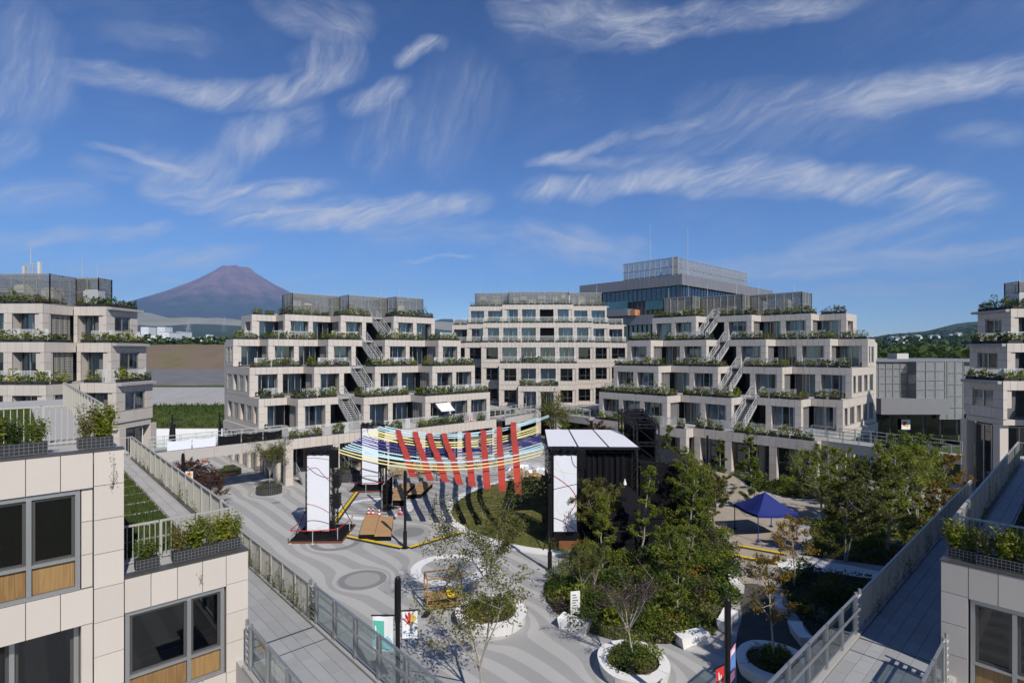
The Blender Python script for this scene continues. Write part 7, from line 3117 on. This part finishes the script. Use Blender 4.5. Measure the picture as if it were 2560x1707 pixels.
tree('olive tree by the path behind the blue tent', 12.6, 46.4, 'roundC', 0, 1.0, 4, 'garden trees')
tree('green tree before the arcade, left of the tall one', 16.0, 51.5, 'coneA', 0, .82, 3, 'arcade trees')
tree('tallest green tree before the arcade of the right block', 19.6, 53.6, 'coneA', 0, 1.0, 6, 'arcade trees')
tree('loose tree beside the right block arcade column, left side', 13.4, 54.6, 'roundA', 0, .8, 1, 'arcade trees')
tree('pale multi-stemmed birch-like tree before the arcade', 24.2, 52.8, 'birch', 0, 1.0, 2, 'arcade trees')
tree('round lime-green tree at the right end of the arcade', 25.6, 48.0, 'roundB', 0, .92, 3, 'arcade trees')
tree('dense lime tree beside the right walkway railing', 25.4, 41.2, 'roundB', 0, 1.2, 5, 'walkway trees')
tree('tall green tree under the right foot bridge', 31.0, 48.4, 'roundA', 0, 1.3, 2, 'walkway trees')
tree('green tree behind the dense lime tree', 29.0, 44.4, 'roundA', 0, 1.2, 7, 'walkway trees')
tree('brown-tinged tree nearest the right foot bridge', 31.6, 44.8, 'autumn', 0, 1.15, 1, 'walkway trees')
tree('russet tree half behind the right walkway railing', 28.6, 41.6, 'autumn', 0, .85, 4, 'walkway trees')
tree('small dark tree right of the blue tent', 18.6, 35.6, 'roundC', 0, 1.1, 6, 'walkway trees')
tree('leafy tree behind the blue tent, right side', 21.4, 43.6, 'roundB', 0, 1.1, 1, 'walkway trees')
tree('shaded green tree below the right walkway railing', 22.0, 37.0, 'roundA', 0, .85, 9, 'walkway trees')
tree('thin autumn tree at the near corner of the yellow ramps', 13.4, 31.6, 'orange', 0, .95, 2, 'walkway trees')
tree('tree with airy crown before the central block, left of the lamp post', 1.3, 73.5, 'sparse', 0, 1.6, 3, 'trees before the central block')
tree('olive tree right of the farthest lamp post', 9.4, 71.5, 'roundC', 0, 1.2, 2, 'trees before the central block')
tree('small green tree behind the airy one before the central block', 3.6, 76.5, 'roundA', 0, 1.1, 5, 'trees before the central block')
tree('dark evergreen under the bridge left of the central block', -3.8, 77.5, 'coneA', 0, .85, 5, 'trees before the central block')
tree('reddish small tree behind the stage corner', 6.3, 67, 'russet', 0, 1.0, 5, 'trees before the central block')
tree('yellow-green tree behind the stage lighting truss', 8.3, 57.5, 'coneB', 0, 1.1, 5, 'trees before the central block')
tree('green tree behind the black scaffold box', 11.6, 56.0, 'coneA', 0, .95, 8, 'trees before the central block')
tree('bare-branched tree in the basket planter at the left block corner', -26.9, 50.9, 'sparse', .6, .95, 1, 'basket planter trees')
tree('small twiggy tree in the basket planter between the screens', -21.2, 56.4, 'twig', .8, 1.1, 1, 'basket planter trees')
tree('small twiggy tree in the far basket planter', -35.0, 58.3, 'twig', .6, .9, 2, 'basket planter trees')
tree('dark russet tree under the left foot bridge', -31.3, 46.2, 'russet', 0, .85, 2, 'plaza trees')
tree('dark russet tree beside the flagged lamp post on the left', -28.6, 44.6, 'russet', 0, .7, 6, 'plaza trees')
tree('small leafy tree on the lawn by the mesh pavilion', *V(60.5, 66), 'sparse', .2, 1.0, 1, 'walkway trees')

tree('green tree directly behind the blue tent', 17.2, 46.6, 'coneC', 0, .95, 3, 'walkway trees')
tree('olive tree between the blue tent and the walkway trees', 22.6, 40.6, 'roundC', 0, 1.15, 8, 'walkway trees')
tree('bushy tree left of the blue tent by the path edge', 11.2, 44.2, 'roundB', 0, .9, 4, 'garden trees')


# creepers on the railings and the near walls
def creeper(label, fr, a0, a1, b_, z, h, n, seed, m='leaf_green', s=.035):
    rr = random.Random(seed)
    t = thing('creeper', label, 'creeper', fr.p((a0 + a1) / 2, b_, z), 0, 'creepers on railings and walls')
    lb, sb = MB(), MB()
    o = Vector(fr.p((a0 + a1) / 2, b_, z))
    for k in range(n):
        a = rr.uniform(a0, a1)
        p = Vector(fr.p(a, b_, z)) - o
        q = p + Vector((fr.u[0] * rr.uniform(-.3, .3), fr.u[1] * rr.uniform(-.3, .3), h * rr.uniform(.25, 1.1)))
        sb.tube(p, q, .006, .003, 4, False)
        for i in range(rr.randint(8, 34)):
            c = p.lerp(q, rr.random()) + Vector((rr.gauss(0, .05), rr.gauss(0, .05), rr.gauss(0, .05)))
            leaf(lb, c, s * rr.uniform(.6, 1.3), rr)
    sb.build('stems', 'bark_dark', t, kind='stuff')
    lb.build('leaves', m, t)


creeper('creeper leaves along the left walkway bar railing, near half', frWL, 1.2, 9.0, 2.22, 4.25, 1.15, 60, 1)
creeper('creeper leaves along the left walkway bar railing, far half', frWL, 9.0, 20.0, 2.22, 4.25, 1.1, 40, 2)
creeper('sparse creeper along the left roof terrace railing', frG, 3.0, 19.0, -.24, 7.4, .9, 26, 3)
creeper('creeper leaves along the right walkway bar railing', frWR, 1.2, 16.0, 2.22, 4.25, 1.0, 46, 4)
creeper('sparse creeper along the right roof terrace railing', frGR, 3.0, 18.0, -.24, 7.4, .9, 26, 5)
creeper('creeper on the left bridge trellis ladder', frWL, .45, .8, 2.26, 4.3, 1.2, 16, 6)
creeper('thin vine hanging down the near left upper wall panels', frNL, -3.45, -3.35, .06, 9.9, .95, 3, 7, 'leaf_olive', .022)
creeper('thin vine hanging below the near left planter', frNL, -1.35, -1.25, .03, 6.75, .6, 2, 8, 'leaf_olive', .02)

# shrubs: beds, ring planters, baskets
SH = [shrub_mesh(200, .6, .75, 420, .05, 'leaf_green'), shrub_mesh(201, .7, .9, 460, .055, 'leaf_deep'), shrub_mesh(202, .5, .6, 380, .05, 'leaf_lime'), shrub_mesh(203, .55, .55, 380, .045, 'leaf_olive'),
      shrub_mesh(204, .5, .5, 420, .04, 'leaf_sage'), shrub_mesh(205, .6, .9, 420, .04, 'leaf_mauve'), shrub_mesh(206, .5, .4, 300, .05, 'leaf_autumn')]
names_s = ['mid-green leafy shrub', 'deep green dense shrub', 'lime-green shrub', 'olive-toned low shrub', 'silvery grass-like clump', 'mauve feathery grass clump', 'rusty orange low shrub']
rr = random.Random(55)
LANDMARKS = [(.55, 27.4, 'the white notice sign'), (5.75, 25.3, 'the bench on the near bed edge'), (10, 31.4, 'the farther bench by the path'), (8, 27, 'the bench behind the lamp post'), (5.9, 28.2, 'the slim white-stemmed tree'),
             (1.8, 30.2, 'the young tree at the left bed tip'), (5.2, 35, 'the tall green conical tree'), (2.6, 32.6, 'the conical tree beside the hanging screen'), (6.9, 31.4, 'the low bushy tree in the middle bed'), (8.9, 36.8, 'the yellow-green conical tree'),
             (9.8, 39.5, 'the tree behind the yellow-green one'), (12, 41.6, 'the small tree left of the blue tent'), (2.9, 25.5, 'the near tip of the garden bed'), (11.2, 28.7, 'the shaded bench by the orange tree'), (11, 25.8, 'the bench nearest the right walkway'),
             (13.4, 31.6, 'the thin autumn tree'), (17, 33.6, 'the white path under the walkway'), (15.6, 27, 'the shaded middle of the walkway bed'), (18.6, 35.6, 'the small dark tree by the tent'), (21.4, 43.6, 'the leafy tree behind the tent'), (22, 37, 'the shaded tree below the railing'),
             (25.4, 41.2, 'the dense lime tree'), (29, 44.4, 'the tree behind the lime tree'), (25.6, 48, 'the round lime tree by the arcade'), (24.2, 52.8, 'the birch-like tree'), (19.6, 53.6, 'the tallest arcade tree'), (29, 53.5, 'the right end of the arcade bed'),
             (16, 51.5, 'the arcade tree by the path'), (13.4, 54.6, 'the loose tree by the arcade column'), (12.6, 46.4, 'the olive tree by the path'), (8.8, 43, 'the black scaffold box')]
for bi, (bed, n, wts, where) in enumerate(((BED1, 122, (6, 6, 3, 3, 2, .5, 1), 'in the garden bed beside the stage'), (BED2, 36, (3, 8, 0, 3, 1, 0, 1), 'in the shaded bed along the right walkway'),
                                          (BED3, 46, (6, 6, 2, 2, 1, 0, 1), 'in the bed behind the blue tent'), (BED4, 28, (5, 5, 3, 2, 2, 0, 2), 'before the arcade of the right block'), (BED5, 20, (6, 5, 2, 2, 1, 0, 1), 'in the bed left of the beige path'))):
    xs, ys = [p[0] for p in bed], [p[1] for p in bed]
    done_ = 0
    tries = 0
    while done_ < n and tries < 6000:
        tries += 1
        x, y = rr.uniform(min(xs), max(xs)), rr.uniform(min(ys), max(ys))
        if not inside((x, y), bed):
            continue
        if bi == 0 and y > 37.5 and x < 7.5:
            continue
        k = rr.choices(range(7), wts)[0]
        lm = min(LANDMARKS, key=lambda q: (q[0] - x) ** 2 + (q[1] - y) ** 2)
        dx_, dy_ = x - lm[0], y - lm[1]
        side = ('right of' if dx_ > 0 else 'left of') if abs(dx_) > abs(dy_) else ('behind' if dy_ > 0 else 'in front of')
        t = thing('shrub', f'{names_s[k]} {side} {lm[2]}', 'shrub', (x, y, .02), rr.uniform(0, 6.28), f'{names_s[k]}s {where}')
        s = rr.uniform(1.1, 1.95)
        t.scale = (s, s, s * rr.uniform(.8, 1.25))
        obj('foliage', SH[k], t)
        done_ += 1
    gm = MB()
    m_ = 0
    while m_ < n * 330:
        x, y = rr.uniform(min(xs), max(xs)), rr.uniform(min(ys), max(ys))
        m_ += 1
        if inside((x, y), bed):
            leaf(gm, Vector((x, y, rr.uniform(.05, .5) * (.6 + .5 * math.sin(x * 1.7) * math.sin(y * 1.3)))), rr.uniform(.05, .11), rr)
    gm.build('ground_cover', 'leaf_green' if bi % 2 == 0 else 'leaf_deep', kind='stuff', label=f'low leafy ground cover {where}', cat='ground cover')
for nm, x, y, r, z, n in (('left white ring planter', -3.7, 27.1, .95, .44, 14), ('bottom white ring planter', 2.65, 23.0, .85, .44, 13), ('shaded ring planter', 8.6, 23.2, .85, .42, 7),
                          ('basket planter at the left block corner', -26.9, 50.9, .75, .45, 7), ('far basket planter', -35, 58.3, .75, .45, 6), ('basket planter between the screens', -21.2, 56.4, .8, .7, 7)):
    for k in range(n):
        a = 6.283 * k / n
        q = r if k % 3 else r * .35
        i = rr.choice((0, 0, 1, 2, 3))
        t = thing('shrub', f'{names_s[i]} planted in the {nm}', 'shrub', (x + math.cos(a) * q * .85, y + math.sin(a) * q * .85, z), rr.uniform(0, 6), f'{names_s[i]}s in the {nm}')
        s = rr.uniform(.85, 1.2)
        t.scale = (s, s, s)
        obj('foliage', SH[i], t)
# hedges on the second-storey decks
for (lab, X, Y, z, m) in ():
    pass


# ------------------------------------------------------------------ the air between here and the mountain
hz = MB()
hz.box(-14000, 14000, -700, 14500, -12, 1815)
hm = bpy.data.materials.new('haze')
hm.use_nodes = True
ht = hm.node_tree
ht.nodes.remove(ht.nodes['Principled BSDF'])
pv = ht.nodes.new('ShaderNodeVolumePrincipled')
pv.inputs['Color'].default_value = (0.30, 0.52, 1.0, 1)
pv.inputs['Density'].default_value = 6.0e-5
ht.links.new(pv.outputs[0], ht.nodes['Material Output'].inputs['Volume'])
MATS['haze'] = hm
hz.build('haze', 'haze', kind='stuff', label='pale blue haze over the land', cat='haze')
